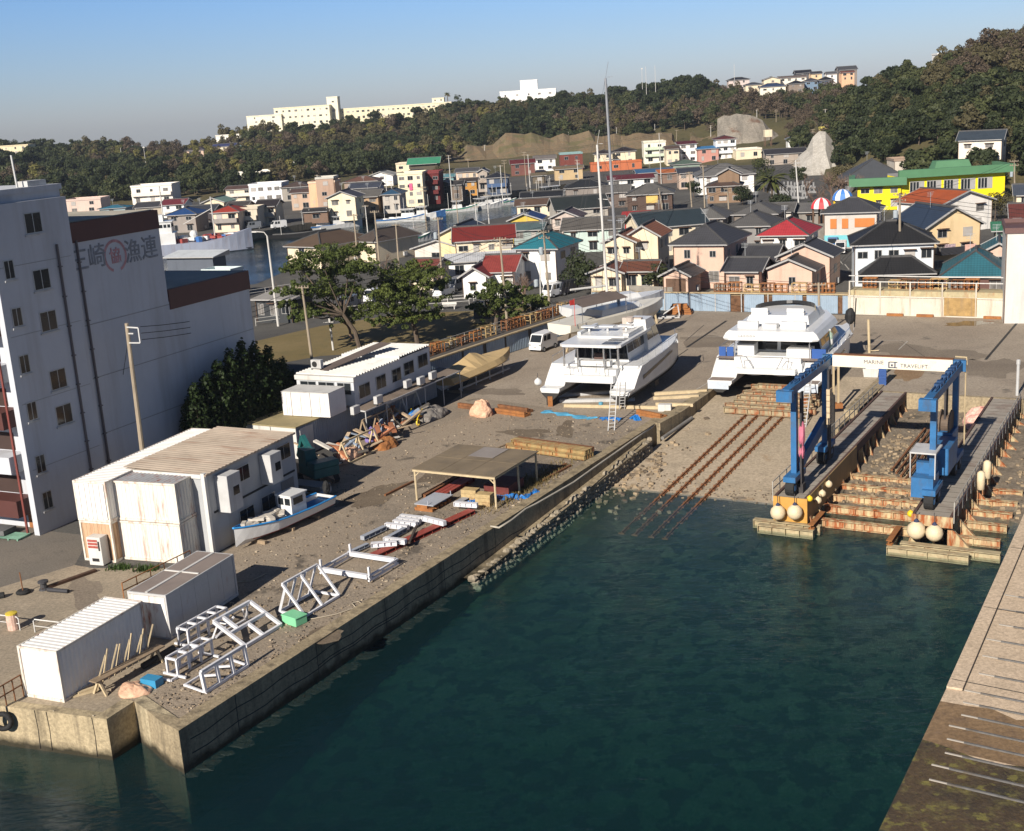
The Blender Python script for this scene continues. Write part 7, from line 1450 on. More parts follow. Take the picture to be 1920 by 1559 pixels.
house(1738,1838,428,6.2,9,-12,'gy',3.0,'#e6c690','#35455c','cream gabled house with long dark blue roof and laundry balcony', nw=(2,0), detail=2, extra=lambda t, w, d, h: (MB().box(w*.15,w*.9,-1.5,-.05,2.5,2.62).box(w*.15,w*.9,-1.5,-1.45,2.62,3.5).build('balcony', mat('black_rail', (.03,.03,.035), .7), t), MB().box(w*.6,w*.8,-1.62,-1.52,2.7,3.7).build('pink_bedding', mat('pink_quilt', (.65,.4,.33), .8, .2, 4), t), MB().box(w*.25,w*.45,-1.2,-1.15,2.9,3.9).build('laundry', mat('mixed_laundry', (.4,.3,.32), .8, .8, 5), t)))
house(1766,1860,384,5.6,11,-22,'gy',2.4,'#efe9e0','#c05a22','house with orange roof and white gable in front of the yellow building', nw=(2,0), detail=2)
house(1866,1912,432,4.0,5,20,'shed',.8,'#4a6a58','#3f8f68','open shed with green roof left of the grey building', cat='shed', name='shed', nw=(0,0))
house(1898,1965,408,5,9,20,'gx',2.0,'#8d7468','#7a4038','brown roofed house cut by the right picture edge', nw=(2,0))
house(1905,1965,366,5,9,20,'gx',2.0,CR,'#525a68','cream house with slate roof behind the right hand pole', nw=(2,0))
house(1440,1484,398,3.6,9,20,'gx',1.6,'#cfc8bc','#6f6c68','low grey roofed house left of the white pole', nw=(1,0), fl=1)
house(1484,1556,398,3.2,10,20,'gx',1.4,'#8a847c','#7a7876','long low grey roof between the white pole and the domes', nw=(1,0), fl=1)
# kindergarten
M_YELW = mat('yellow_wall', hx('#f6e112', .9), .7, .04, .4); M_GRN = mat('green_fascia', (.08,.2,.1), .6, .08, .5)
def kinder(t, w, d, h):
    k = MB(); k.box(-1.6,w+1.0,-1.4,-.4,h-.1,h+1.5); k.box(-1.6,-.4,-.4,d,h-.1,h+1.5); k.build('green_fascia', M_GRN, t)
t, w = house(1607,1690,349,6.3,10,16,'flat',0,M_YELW,mat('kinder_roof', (.3,.29,.28), .9),'bright yellow kindergarten with thick green roof edge', cat='building', name='kindergarten', nw=(3,0), detail=1, extra=kinder)
def kwing(t, ox, oy, w, d, h, az):
    q = bpy.data.objects.new('wing', None)
    k = MB(); M = Matrix.Translation((ox,oy,0)) @ Matrix.Rotation(-rad(az), 4, 'Z'); k.box(0,w,0,d,0,h,0,M); k.build('wing_wall', M_YELW, t); k = MB(); k.box(-.5,w+1.5,-1.4,-.4,h-.1,h+1.5,0,M); k.box(w+.5,w+1.5,-.4,d,h-.1,h+1.5,0,M); k.build('green_fascia', M_GRN, t); k = MB(); k.box(0,w,0,d,h,h+.3,0,M); k.build('wing_roof', MATS['kinder_roof'], t)
    k = MB(); k.loft([[tuple(M @ Vector((w*.38+x*5,4+y*4,h+.3+z))) for x, y in ((0,0),(1.6,0),(1.6,1),(0,1))] if z == 0 else [tuple(M @ Vector((w*.38+x*5,4+y*4,h+.3+z))) for x, y in ((.15,.15),(1.45,.15),(1.45,.85),(.15,.85))] for z in (0,2.2)], 0, True, True); k.build('green_cupola', M_GRN, t)
    for i in range(5):
        k = MB(); a = 2+i*(w-4)/5; k.box(a,a+(w-4)/5-.5,-.08,.0,h*.5,h*.85,0,M); f = k.build('window', M_WFR, t); k = MB(); [k.box(a+.1+j*.55*(w-4)/15,a+.1+j*.55*(w-4)/15+.4*(w-4)/15,-.09,-.08,h*.52,h*.83,0,M) for j in range(3)]; k.build('pane', M_GLASS, f)
kwing(t, w-.3, .3, 21, 9, 6.3, -14)
for x, y, c1_, c2_, lb, r_, pole in ((1540,378,(.65,.05,.06),(.75,.72,.7),'red and white dome on the playground',1.9,1.6),(1580,362,(.06,.2,.55),(.75,.75,.75),'blue and white dome over the yellow play tower',1.9,3.6)):
    p = GD(x, y, 232); zz = p.z; p.z = 0; t = thing('play_dome', lb, 'dome', p)
    k = MB(); n_ = 12
    for i in range(n_):
        a0, a1 = 2*pi*i/n_, 2*pi*(i+1)/n_
        for j in range(5):
            b0, b1 = pi/2*j/5, pi/2*(j+1)/5; k.face([(r_*cos(b)*cos(a), r_*cos(b)*sin(a), zz-1.2+r_*sin(b)) for a, b in ((a0,b0),(a1,b0),(a1,b1),(a0,b1))], i % 2)
    k.build('dome', [mat('dome_%d' % x, c1_, .5), mat('dome_w%d' % x, c2_, .5)], t); k = MB()
    for a in (0,1.57,3.14,4.71): k.bar((cos(a)*1.5,sin(a)*1.5,0),(cos(a)*1.5,sin(a)*1.5,zz-1.2),.3)
    k.build('leg', M_YEL if pole > 2 else M_BROWNW, t)
house(1590,1690,338,4.0,14,12,'hip',6.0,'#5b5550','#56595e','temple hall with large steep grey tiled roof below the right hill', cat='temple', name='temple', nw=(0,0), ov=1.6)
house(1677,1852,303,4.2,9,6,'flat',0,'#cfc4b4','#a58d78','long low building with tan fascia behind the kindergarten', cat='building', name='building', nw=(4,0))
house(1797,1879,264,9.0,9,28,'gx',2.2,'#eee0cc','#44505c','tall cream house with slate gable roof at the foot of the right hill', nw=(2,1), fl=3, detail=2, D=300)
# --- row under the brown slope
house(1207,1248,269,10,9,2,'flat',0,'#ece8d4','#d9d4c0','white three storey building with pale green balcony under the brown slope', cat='building', name='building', nw=(2,0), balcony='#c9d8bc')
house(1249,1273,280,8,8,2,'gx',1.2,CR,'#6a564a','narrow cream house with brown roof between two white buildings', nw=(2,0))
house(1273,1306,271,9,9,2,'shed',1.0,WH,'#6a2426','white block house with dark red parapet roof', nw=(2,0))
house(1309,1347,280,6.5,8,0,'shed',.8,'#c88a7a','#3c8cc8','house with sky blue roof and reddish upper wall', nw=(2,0))
house(1342,1380,262,10,9,4,'hip',1.6,WH,'#6a2e30','tall white house with maroon hipped roof by the sprayed slope', nw=(3,0), balcony='#dfe4e6')
house(1380,1428,283,4.5,8,0,'flat',0,CR,'#e6dccb','long cream flat roofed building right of the tall white house', cat='building', name='building', nw=(2,0))
house(1114,1148,289,6.8,8,6,'hip',1.6,CR,'#3c3234','cream house with dark hipped roof, left twin above the orange wall', nw=(2,0))
house(1150,1191,285,6.8,8,6,'hip',1.9,CR,'#33292b','cream house with dark hipped roof, right twin above the orange wall', nw=(2,0))
house(1108,1203,309,3.6,5,0,'flat',0,'#c96a34','#c06430','long orange walled building in front of the twin cream houses', cat='building', name='building', nw=(3,0))
house(1050,1092,291,8,8,0,'flat',0,'#7a3a2e','#7fa0a0','red brown brick building with teal parapet', cat='building', name='building', nw=(2,0))
house(1003,1041,299,6,8,0,'gx',1.4,WH,'#8a817c','small white house with grey roof left of the brick building', nw=(2,0))
house(958,1002,308,6,8,0,'gx',1.8,'#7a4a40','#74282a','dark red roofed house left of the small white house', nw=(2,0))
house(999,1022,330,3.5,6,0,'shed',.8,'#6e6250','#8a7a5a','little tan shed on the far quay', cat='shed', name='shed', nw=(1,0))
house(1040,1092,318,5,6,0,'gx',1.0,'#c5a878','#8f7c5e','tan shop house below the brick building', nw=(2,0))
house(1195,1262,325,4,8,0,'gx',1.2,'#8b8a88','#3f6f9c','low house with dull blue roof behind the maroon roof', nw=(2,0))
house(1238,1272,325,4.2,6,0,'shed',1.0,'#8a7060','#d8762a','low house with orange roof left of the slate roof', nw=(1,0))
house(1262,1312,309,4.5,8,0,'hip',1.6,'#8a9a8c','#64796a','house with grey green roof before the white block house', nw=(1,0))
house(1436,1512,290,5,10,6,'gx',2.0,'#a89a8c','#3f3d42','house with long dark roof left of the pale rock slope', nw=(3,0))
house(1478,1506,262,5,7,6,'gy',1.4,WH,'#3e5f8a','white house with blue roof above the long dark roof', nw=(1,0))
house(1506,1540,256,5,7,6,'gx',1.3,CR,'#77706c','cream house with grey roof behind the pale rock slope', nw=(2,0))
house(1540,1562,242,5,6,6,'flat',0,'#e6cf62','#c8b84a','yellow flat roofed house at the edge of the right hill', nw=(1,0))
# --- far side of the channel, middle
house(745,791,329,11.5,9,6,'flat',0,'#efe2bd','#efe2bd','cream four storey block with pink bedding on its balcony', cat='building', name='building', nw=(3,0), fl=4, extra=lambda t, w, d, h: MB().box(w*.45,w*.58,-.25,-.1,h*.5,h*.72).build('pink_bedding', mat('hot_pink', (.7,.12,.25), .8), t))
house(791,822,327,11.0,9,6,'flat',0,'#6a2020','#7a2626','maroon balconied block joined to the cream block', cat='building', name='building', nw=(2,0), fl=3, balcony='#6a2222')
house(768,820,309,4.6,9,4,'gx',3.2,'#5a5040','#3f9f78','temple with bright green roof at the wood edge', cat='temple', name='temple', nw=(0,0), ov=1.2)
house(742,777,309,4,7,4,'flat',0,CR,'#dccbb0','low cream building left of the green temple roof', cat='building', name='building', nw=(2,0))
house(752,808,328,4,8,4,'hip',2.0,'#6a625a','#3a3436','house with dark hipped roof behind the cream four storey block', nw=(0,0))
house(855,895,323,7.5,8,4,'gx',1.2,'#e3c3a4','#5d5c60','tan two storey house with grey roof on the far quay', nw=(3,0))
house(895,913,324,8,8,4,'gy',1.5,'#b0a294','#57504e','narrow grey gabled house right of the tan house', nw=(1,0), balcony='#b0a090')
house(863,893,341,5.8,6,4,'gx',1.0,'#c78a22','#4f443e','mustard fronted house on the far quay', nw=(2,0))
house(912,951,334,7,8,4,'hip',1.8,'#4d5c74','#2c2f3a','dark hipped roof house with blue front on the far quay', nw=(2,0), balcony='#4a6690')
house(820,846,347,6,8,6,'gy',1.5,'#4a544e','#5c5f60','small dark gabled house right of the maroon block', nw=(1,0))
house(845,866,347,6,7,6,'gx',1.2,'#7a6a5c','#4a4644','grey brown house left of the mustard front', nw=(1,0))
house(716,749,365,6.4,9,6,'hip',1.6,'#bdb5aa','#2f5878','house with blue roof left of the cream block', nw=(2,0))
house(667,709,370,6,9,6,'gx',2.0,'#b5946e','#74706a','grey roofed house with tan wall on the far quay', nw=(2,0))
house(655,709,354,6,9,6,'gx',1.8,'#b8bccb','#4d5363','slate roofed house behind the grey roofed one', nw=(1,0))
house(645,706,342,5,9,6,'hip',2.0,'#a08a78','#7d5848','long brown hipped roof house at the foot of the wood', nw=(0,0))
house(690,736,331,5,8,10,'gy',2.0,WH,'#b5b2a8','house with pale twin slope roof below the wood', nw=(1,0))
house(824,850,333,4,7,6,'gx',1.2,'#7aa8a8','#66a0a8','small house with turquoise roof behind the dark gable', nw=(0,0))
# left of the middle
house(578,627,345,10,9,4,'flat',0,'#f0b88a','#e8c8a8','orange three storey building on the far quay', cat='building', name='building', nw=(1,0), ext=((-5.2,-.3,5,7,8.5,'flat',0,'#b8977f','#c8c4b8',(1,0)),))
house(528,577,352,6,9,4,'hip',2.0,'#a0988c','#5e4c44','brown hipped roof house left of the orange building', nw=(2,0))
house(545,580,362,6.8,7,4,'gx',1.2,'#c2a58c','#66504a','tan house with netted front beside the orange building', nw=(2,0))
house(613,666,372,7.5,8,8,'gy',2.2,'#ecdfbc','#54535c','pale yellow house with dark gable and blue sheet', nw=(2,1))
house(640,668,368,6.5,6,8,'gx',1.4,'#c9d8de','#575a62','pale blue house joined right of the pale yellow gable', nw=(1,0))
house(568,614,398,3.6,6,4,'gx',.8,'#7d6250','#43403f','low dark shed with orange door at the far quay edge', cat='shed', name='shed', nw=(1,0))
house(530,563,304,6,8,16,'gy',1.6,WH,'#b0a6b8','white house with pale lilac gable on the wooded slope', nw=(2,0), balcony='#d8d4d0')
house(505,530,321,4,7,16,'gx',1.6,'#8a8478','#6c7a72','green grey roofed house below the lilac gable', nw=(1,0))
house(466,527,349,7.5,9,6,'flat',0,'#f5f4f4','#e8e6e4','modern white block house with dark corner window', nw=(4,0))
house(447,506,325,6,8,6,'flat',0,'#f2ead8','#efe8da','white flat roofed house stepped above the modern white block', nw=(3,0))
house(423,474,356,6,8,4,'gx',1.2,'#e2d3b8','#6a4f46','beige house with brown roof left of the modern white block', nw=(2,0), balcony='#e2d8c8')
house(480,516,388,6.5,8,4,'gx',1.8,CR,'#3a3334','house with near black roof and grey balcony on the far quay', nw=(2,0), balcony='#a8a298')
house(425,461,390,5.5,8,4,'gx',1.6,CR,'#57504e','house with grey brown roof behind the red hip', nw=(1,0))
house(398,446,399,6.5,8,8,'hip',1.8,'#ecd2b4','#b23c28','cream house with vivid red hipped roof behind the patrol ship', nw=(2,1), balcony='#9c948e')
house(447,482,394,6.5,7,4,'flat',0,'#d9ccb4','#cfc2ac','beige box house with closed balcony on the far quay', nw=(1,0), balcony='#d4c8b2')
house(380,419,381,6,8,10,'gy',1.8,CR,'#8fb0a0','cream gable with pale green roof and blue tarp', nw=(1,0))
house(313,366,404,6,9,6,'hip',2.0,'#9a9088','#23508c','house with deep blue hipped roof behind the ship', nw=(2,0))
house(303,344,385,5,8,4,'gx',1.8,WH,'#82303a','house with maroon roof beside the brown parapet', nw=(2,0))
house(345,400,397,5.5,8,4,'gx',1.5,'#4a4448','#464a52','dark house with slate roof behind the ship masts', nw=(2,0))
house(245,321,352,8,10,2,'flat',0,'#f2e9dc','#eee6da','white terraced building with long balcony left of the wood', cat='building', name='building', nw=(3,0), balcony='#efe6d8')
house(122,188,378,5.5,9,2,'flat',0,'#dcbfae','#d8bcae','pinkish flat roofed building behind the warehouse roof', cat='building', name='building', nw=(2,0))
house(253,303,390,4,8,2,'gx',1.6,'#b5a894','#4a4a4e','dark roofed house below the white terraced building', nw=(1,0))
house(186,234,392,3.5,7,2,'hip',1.0,'#9ab0b4','#2f7f9c','low building with turquoise blue roof above the warehouse', nw=(1,0))
# --- hilltop
house(513,617,205,11,12,6,'flat',0,'#ece2c2','#e8dcb8','cream hilltop school with three rows of windows', cat='school', name='school', nw=(9,0), fl=3, D=775)
house(462,527,220,9,12,6,'flat',0,'#efe7cc','#ece2c6','cream blank hall left of the hilltop school', cat='building', name='building', nw=(2,0), D=778)
house(612,632,184,16,7,6,'flat',0,'#efe6ca','#efe6ca','cream stair tower rising from the hilltop school', cat='tower', name='tower', nw=(1,0), fl=3, D=772)
house(566,627,236,7,9,2,'flat',0,'#ece2c8','#efe8d4','pale annex below the school stair tower', cat='building', name='building', nw=(4,0), D=755)
house(638,846,206,7,11,4,'flat',0,'#ece0b8','#eadfbc','very long cream school wing along the hilltop', cat='school', name='school', nw=(22,0), fl=2, D=775)
house(810,832,186,4,6,4,'flat',0,'#e6dcc0','#d8d0b8','small roof house on the long school wing', cat='building', name='building', nw=(2,0), D=777)
house(404,482,256,5,9,2,'flat',0,'#f2ece0','#e8e2d6','white low building at the left end of the school hill', cat='building', name='building', nw=(4,0), D=760)
house(937,1042,174,9,12,4,'flat',0,'#f6f4f0','#f2f0ec','modern white hilltop building with wide windows', cat='building', name='building', nw=(5,0), fl=2, D=745)
house(975,1007,153,9,8,4,'flat',0,'#f6f4f0','#f2f0ec','white roof tower on the modern hilltop building', cat='tower', name='tower', nw=(0,0), D=750)
house(350,381,283,5,8,6,'hip',1.8,'#d8b8a0','#4f4048','pinkish house with dark hip roof on the left hill', nw=(2,0), D=700)
house(398,440,276,5,8,6,'gx',1.6,CR,'#3f4878','cream house with blue roof on the left hill', nw=(3,0), D=710)
house(436,474,278,4.5,8,6,'gx',1.4,CR,'#7a9c94','cream house with pale green roof on the left hill', nw=(2,0), D=700)
house(-30,52,278,9,10,2,'flat',0,'#ecdcb0','#e0d0a8','cream building at the far left edge of the hill', cat='building', name='building', nw=(5,0), D=720)
house(1425,1473,164,6,9,8,'hip',1.9,'#efe6cf','#32486e','cream hilltop house with blue tiled hip roof', nw=(3,0), D=655)
house(1366,1405,151,5,8,4,'hip',1.5,'#d8c4bc','#2e2f38','hilltop house with black roof and white tank', nw=(2,0), D=690)
house(1398,1430,160,6,8,4,'hip',1.3,CR,'#474c58','cream hilltop house with slate hip roof', nw=(2,0), D=670)
house(1432,1463,150,5,8,4,'gy',1.6,CR,'#5a5a58','hilltop house with cream gable end', nw=(1,0), D=690)
house(1461,1512,147,5,8,4,'gx',1.0,'#efe6d6','#7d6a60','long cream hilltop house with brown roof', nw=(4,0), D=695)
house(1492,1521,138,5,7,4,'gx',1.8,'#58585c','#23252e','dark hilltop house with solar panels', nw=(1,0), D=710)
house(1479,1508,158,4.5,8,8,'hip',1.9,'#8a7a6c','#25252c','hilltop house with black hip roof and brick wall', nw=(2,0), D=650)
house(1508,1536,153,5,8,8,'hip',1.7,'#6f8aa4','#4a4c58','blue walled hilltop house with grey hip roof', nw=(2,0), D=655)
house(1536,1563,151,5,8,8,'hip',1.9,'#4c5668','#22242c','navy hilltop house with black pyramid roof', nw=(2,0), D=650)
house(1521,1541,139,6,7,4,'gx',1.3,'#e8c496','#3f4048','tan hilltop house behind the blue walled one', nw=(1,0), D=690)
house(1551,1569,139,6,7,4,'gx',1.2,WH,'#66666a','white hilltop house beside the right wood', nw=(1,0), D=685)
house(1573,1607,132,5,9,4,'gx',2.2,'#8a8078','#54555a','hilltop house with big grey gable roof on the skyline', nw=(1,0), D=700)
house(1578,1602,137,4,7,4,'gx',1.0,'#e8b488','#8a4a38','hilltop house with orange wall and red brown roof', nw=(2,0), D=680)
house(1758,1778,103,5,7,4,'flat',0,'#f6f4f0','#f2f0ec','small white building peeping over the right wood', cat='building', name='building', nw=(1,0), D=470)
t = thing('water_tank', 'cream water tank on a dark stand by the sprayed slope', 'tank', GD(1440,282,500)); t.location.z = tz(t.location.x, t.location.y); k = MB(); zt = GD(1440,257,500).z-t.location.z; k.box(-1.4,1.4,-1.4,1.4,zt,zt+2.7); k.build('tank', wallm(CR), t); k = MB(); [k.bar((x,y,0),(x,y,zt),.25) for x in (-1.2,1.2) for y in (-1.2,1.2)]; k.build('leg', M_BROWNW, t)
# wharf sheds between warehouse and park
house(312,398,482,5.0,3.5,24,'shed',.8,'#5d6470','#dfe5ea','wharf shed with white ribbed roof just right of the warehouse', cat='shed', name='shed', nw=(0,0), win=False)
house(380,432,512,4.2,3,24,'flat',0,'#2c3238','#c9d6d6','dark wharf shed with pale roof edge right of the ribbed roof', cat='shed', name='shed', nw=(2,0))
house(478,545,560,3.2,5,24,'shed',.5,'#3a3d40','#b5b0a8','low open wharf shelter by the lamp post', cat='shed', name='shed', nw=(3,0))
# ================================================================ TREES, POLES, HARBOUR
def leafball(k, c, r, n, s, R, m=0, flat=1.0, shell=.55):
    for _ in range(n):
        while True:
            v = Vector((R.gauss(0,1), R.gauss(0,1), R.gauss(0,1)))
            if v.length > .01: break
        v.normalize(); q = r*(shell+(1-shell)*R.random()**.5); p = Vector(c)+Vector((v.x*q, v.y*q, v.z*q*flat))
        nn = (v+Vector((R.gauss(0,.45), R.gauss(0,.45), R.gauss(.25,.45)))).normalized(); a = nn.orthogonal().normalized(); b = nn.cross(a); t = R.uniform(0,6.3); a, b = a*cos(t)+b*sin(t), b*cos(t)-a*sin(t); w = s*R.uniform(.6,1.3)
        k.face([p-a*w-b*w*.55, p+a*w-b*w*.55, p+a*w*.7+b*w*.6, p-a*w*.7+b*w*.6], m)
L_DARK = leaf_mat('evergreen_leaf', (.018,.027,.012), (.05,.063,.024)); L_MID = leaf_mat('broad_leaf', (.035,.048,.018), (.085,.095,.035)); L_OLIVE = leaf_mat('olive_leaf', (.06,.055,.025), (.125,.105,.05)); L_BROWN = leaf_mat('brown_leaf', (.075,.055,.036), (.145,.11,.075)); L_YEL = leaf_mat('bamboo_leaf', (.1,.11,.025), (.22,.19,.06)); L_PINE = leaf_mat('pine_needle', (.035,.058,.014), (.12,.145,.035)); L_JUN = leaf_mat('juniper_leaf', (.01,.02,.006), (.03,.05,.012))
M_BARK = mat('bark', (.1,.075,.055), .9, .3, 3, .5, 8); M_TWIG = mat('twig', (.17,.115,.085), .9, .25, 2)
def wood_tree(seed, m, H_, R_, n, s, clumps, trunk=True):
    R = random.Random(seed); k = MB()
    for i in range(clumps):
        a = R.uniform(0,6.3); q = R_*R.random()**.6*.8; z = H_*(.35+.55*R.random()); q *= 1-.5*max(0, (z/H_-.6)/.4); r = R_*R.uniform(.28,.5)
        leafball(k, (q*cos(a), q*sin(a), z), r, n//clumps, s, R, 0, .75)
    if trunk: k.tube([(0,0,-1),(R.uniform(-.3,.3),0,H_*.5),(0,R.uniform(-.4,.4),H_*.8)], .22, 5, 1, .06)
    return k, m
def bare_tree(seed, H_, m=None, spread=.9, lv=4):
    R = random.Random(seed); k = MB()
    def br(p, d, L_, r, lvl):
        q = p+d*L_; mid = p.lerp(q, .5)+Vector((R.uniform(-1,1),R.uniform(-1,1),0))*L_*.06; k.tube([p, mid, q], r, 4 if lvl > 1 else 6, 0, r*.62, False)
        if lvl >= lv: return
        for _ in range(R.choice((2,3,3)) if lvl else 5):
            e = (d+Vector((R.gauss(0,spread*.6), R.gauss(0,spread*.6), R.uniform(-.1,.5)))).normalized(); br(p.lerp(q, R.uniform(.55,1)), e, L_*R.uniform(.6,.85), r*.58, lvl+1)
    br(Vector((0,0,-.2)), Vector((R.uniform(-.15,.15),R.uniform(-.1,.1),1)).normalized(), H_*.32, H_*.028, 0); return k
SRC = bpy.data.collections.new('wood_kinds')
kinds = [(wood_tree(1, L_DARK, 7.5, 3.6, 1500, .34, 16)), (wood_tree(2, L_DARK, 6.5, 3.8, 1500, .34, 18)), (wood_tree(3, L_MID, 7.0, 3.6, 1400, .34, 15)), (wood_tree(4, L_OLIVE, 7.0, 3.4, 1200, .32, 14)), (wood_tree(5, L_BROWN, 7.2, 3.4, 1000, .26, 16)), (wood_tree(6, L_YEL, 7.0, 2.6, 1300, .26, 14)), (wood_tree(7, L_BROWN, 6.0, 3.0, 650, .2, 14)), (wood_tree(8, L_MID, 6.2, 3.9, 1400, .36, 13))]
for i, (k, m) in enumerate(kinds):
    o = k.build('wood_kind_%d' % i, [m, M_BARK]); COL.objects.unlink(o); SRC.objects.link(o)
def scatter(name, label, pts):
    me = bpy.data.meshes.new(name); me.from_pydata([p[0] for p in pts], [], [])
    a = me.attributes.new('kind', 'INT', 'POINT'); a.data.foreach_set('value', [p[1] for p in pts]); a = me.attributes.new('size', 'FLOAT', 'POINT'); a.data.foreach_set('value', [p[2] for p in pts]); a = me.attributes.new('turn', 'FLOAT', 'POINT'); a.data.foreach_set('value', [p[3] for p in pts])
    o = bpy.data.objects.new(name, me); COL.objects.link(o); o['kind'] = 'stuff'; o['label'] = label
    g = bpy.data.node_groups.new(name+'_nodes', 'GeometryNodeTree'); g.interface.new_socket('Geometry', in_out='INPUT', socket_type='NodeSocketGeometry'); g.interface.new_socket('Geometry', in_out='OUTPUT', socket_type='NodeSocketGeometry')
    N = g.nodes; L = g.links; gi, go = N.new('NodeGroupInput'), N.new('NodeGroupOutput'); ip = N.new('GeometryNodeInstanceOnPoints'); ci = N.new('GeometryNodeCollectionInfo'); ci.inputs['Collection'].default_value = SRC; ci.inputs['Separate Children'].default_value = True; ci.inputs['Reset Children'].default_value = True
    def attr(n, t): q = N.new('GeometryNodeInputNamedAttribute'); q.data_type = t; q.inputs['Name'].default_value = n; return q.outputs['Attribute']
    L.new(gi.outputs[0], ip.inputs['Points']); L.new(ci.outputs[0], ip.inputs['Instance']); ip.inputs['Pick Instance'].default_value = True; L.new(attr('kind', 'INT'), ip.inputs['Instance Index']); L.new(attr('size', 'FLOAT'), ip.inputs['Scale'])
    cx = N.new('ShaderNodeCombineXYZ'); L.new(attr('turn', 'FLOAT'), cx.inputs[2]); L.new(cx.outputs[0], ip.inputs['Rotation']); L.new(ip.outputs[0], go.inputs[0]); md = o.modifiers.new('scatter', 'NODES'); md.node_group = g; return o
def clear(x, y, r=1.5): return all((x-c.x)**2+(y-c.y)**2 > (q+r)**2 for c, q in OCC)
from mathutils import noise as mno
def wood(name, label, c0, c1, dmin, dmax, step, pick, sz):
    R = random.Random(len(name)); pts = []; xs = [GD(c, 200, D) for c in (c0, c1) for D in (dmin(c), dmax(c))]
    X0, X1 = min(p.x for p in xs), max(p.x for p in xs); Y0, Y1 = min(p.y for p in xs)-30, max(p.y for p in xs)+30; y = Y0
    while y < Y1:
        x = X0
        while x < X1:
            px_, py_ = x+R.uniform(-.5,.5)*step, y+R.uniform(-.5,.5)*step; x += step; D = sqrt(px_**2+py_**2); c = colof((px_, py_))
            if not (c0 <= c <= c1 and dmin(c) <= D <= dmax(c)): continue
            if not clear(px_, py_, 2.2): continue
            n = mno.noise(Vector((px_*.016, py_*.016, 1.7)))*1.3; pts.append(((px_, py_, tz_col(c, D)-.3), pick(n+R.uniform(-.16,.16), D, c, R), sz*R.choice((.6,.8,.9,1,1.1,1.45))*R.uniform(.85,1.15), R.uniform(0,6.3)))
        y += step
    return scatter(name, label, pts), len(pts)
def lerp_tab(T, c):
    for (a, va), (b, vb) in zip(T, T[1:]):
        if c <= b: return va+(vb-va)*max(0, (c-a)/(b-a))
    return T[-1][1]
def pick_c(n, D, c, R):
    if n > .38: return 5 if R.random() < .4 else 3
    if n > .18: return R.choice((4,4,6,3))
    if n > -.05: return R.choice((0,2,3,7))
    return R.choice((0,1,1,0,2))
_, n1 = wood('left_wood', 'mixed dark and olive wood covering the low left hill', -120, 500, lambda c: 455, lambda c: 800, 6.4, pick_c, .86)
_, n2 = wood('middle_wood', 'dark evergreen wood with brown trees on the long middle ridge', 480, 1340, lambda c: lerp_tab([(480,480),(640,490),(700,505),(860,540),(870,580),(1340,588)], c), lambda c: 790, 6.0, pick_c, .84)
_, n3 = wood('valley_wood', 'brown winter wood on the slope below the hilltop houses', 1330, 1600, lambda c: lerp_tab([(1330,566),(1470,566),(1480,470),(1545,400),(1600,380)], c), lambda c: 700, 6.0, lambda n, D, c, R: R.choice((4,6,4,3,6,7)) if n > -.1 else R.choice((0,2,3,4)), .74)
_, n4 = wood('right_wood', 'dense dark green wood covering the steep right hill', 1560, 2200, lambda c: lerp_tab([(1560,380),(1600,330),(1640,305),(1700,290),(2200,285)], c), lambda c: 480, 4.8, lambda n, D, c, R: (R.choice((4,6,3)) if n > .3 else R.choice((2,7,3,2)) if n > 0 else R.choice((0,1,1,2,2))) if D > 385 else R.choice((0,1,0,1,2,3)), .8)
print('wood trees', n1, n2, n3, n4)
def tree(name, label, p, k, mats, cat='tree', split=True, group=None, az=0):
    t = thing(name, label, cat, p, az, group); return t
def crown_tree(label, base, H_, R_, m, seed, n=1500, s=.2, name='broadleaf_tree', clumps=16, group=None):
    t = thing(name, label, 'tree', base, 0, group); k, _ = wood_tree(seed, m, H_, R_, n, s, clumps, False); k.build('crown', m, t); k = MB(); k.tube([(0,0,-.2),(.1,0,H_*.4),(0,.1,H_*.75)], H_*.03, 6, 0, H_*.01); k.build('trunk', M_BARK, t); return t
# park pines: pads of needles placed on limbs
def pine(label, base, pads, seed, lean=0):
    R = random.Random(seed); b = G(*base); D = sqrt(b.x**2+b.y**2); t = thing('pine_tree', label, 'tree', b); k = MB(); kt = MB(); cen = []
    for (x, y, r) in pads:
        q = GD(x, y, D+R.uniform(-2.5,2.5))-b; rr = r*D/F*1.25; cen.append((q, rr))
        for _ in range(max(8, int(rr*24))):
            o = Vector((R.gauss(0,.6)*rr, R.gauss(0,.6)*rr, R.gauss(0,.2)*rr)); rad_ = rr*R.uniform(.14,.3); leafball(k, q+o, rad_, 48, .11, R, 0, .7, .25)
    top = sum((c for c, _ in cen), Vector((0,0,0)))/len(cen); z0 = top.z*.55; fork = Vector((top.x*.45, top.y*.45, z0)); kt.tube([(0,0,-.2), Vector((top.x*.12,top.y*.12,z0*.5)), fork], .3, 8, 0, .2)
    for c, r in cen: m_ = fork.lerp(c, .55)+Vector((0,0,-.5)); kt.tube([fork, m_, c], .13, 5, 0, .04)
    k.build('needles', L_PINE, t); kt.build('trunk', M_BARK, t); return t
pine('tall pine with wide yellow green crown left of the office pole', (676,656), [(600,480,30),(655,470,26),(560,498,24),(625,510,34),(672,500,26),(590,540,30),(640,545,28),(552,545,20),(600,580,26),(570,590,18),(655,590,22),(540,570,14)], 1)
pine('spreading pine with curved trunk in the middle of the park lawn', (783,645), [(765,510,34),(800,512,26),(735,525,30),(715,548,24),(820,535,20),(760,545,34),(700,575,20),(735,580,28),(790,565,24),(760,600,20),(800,590,22),(715,600,16)], 2)
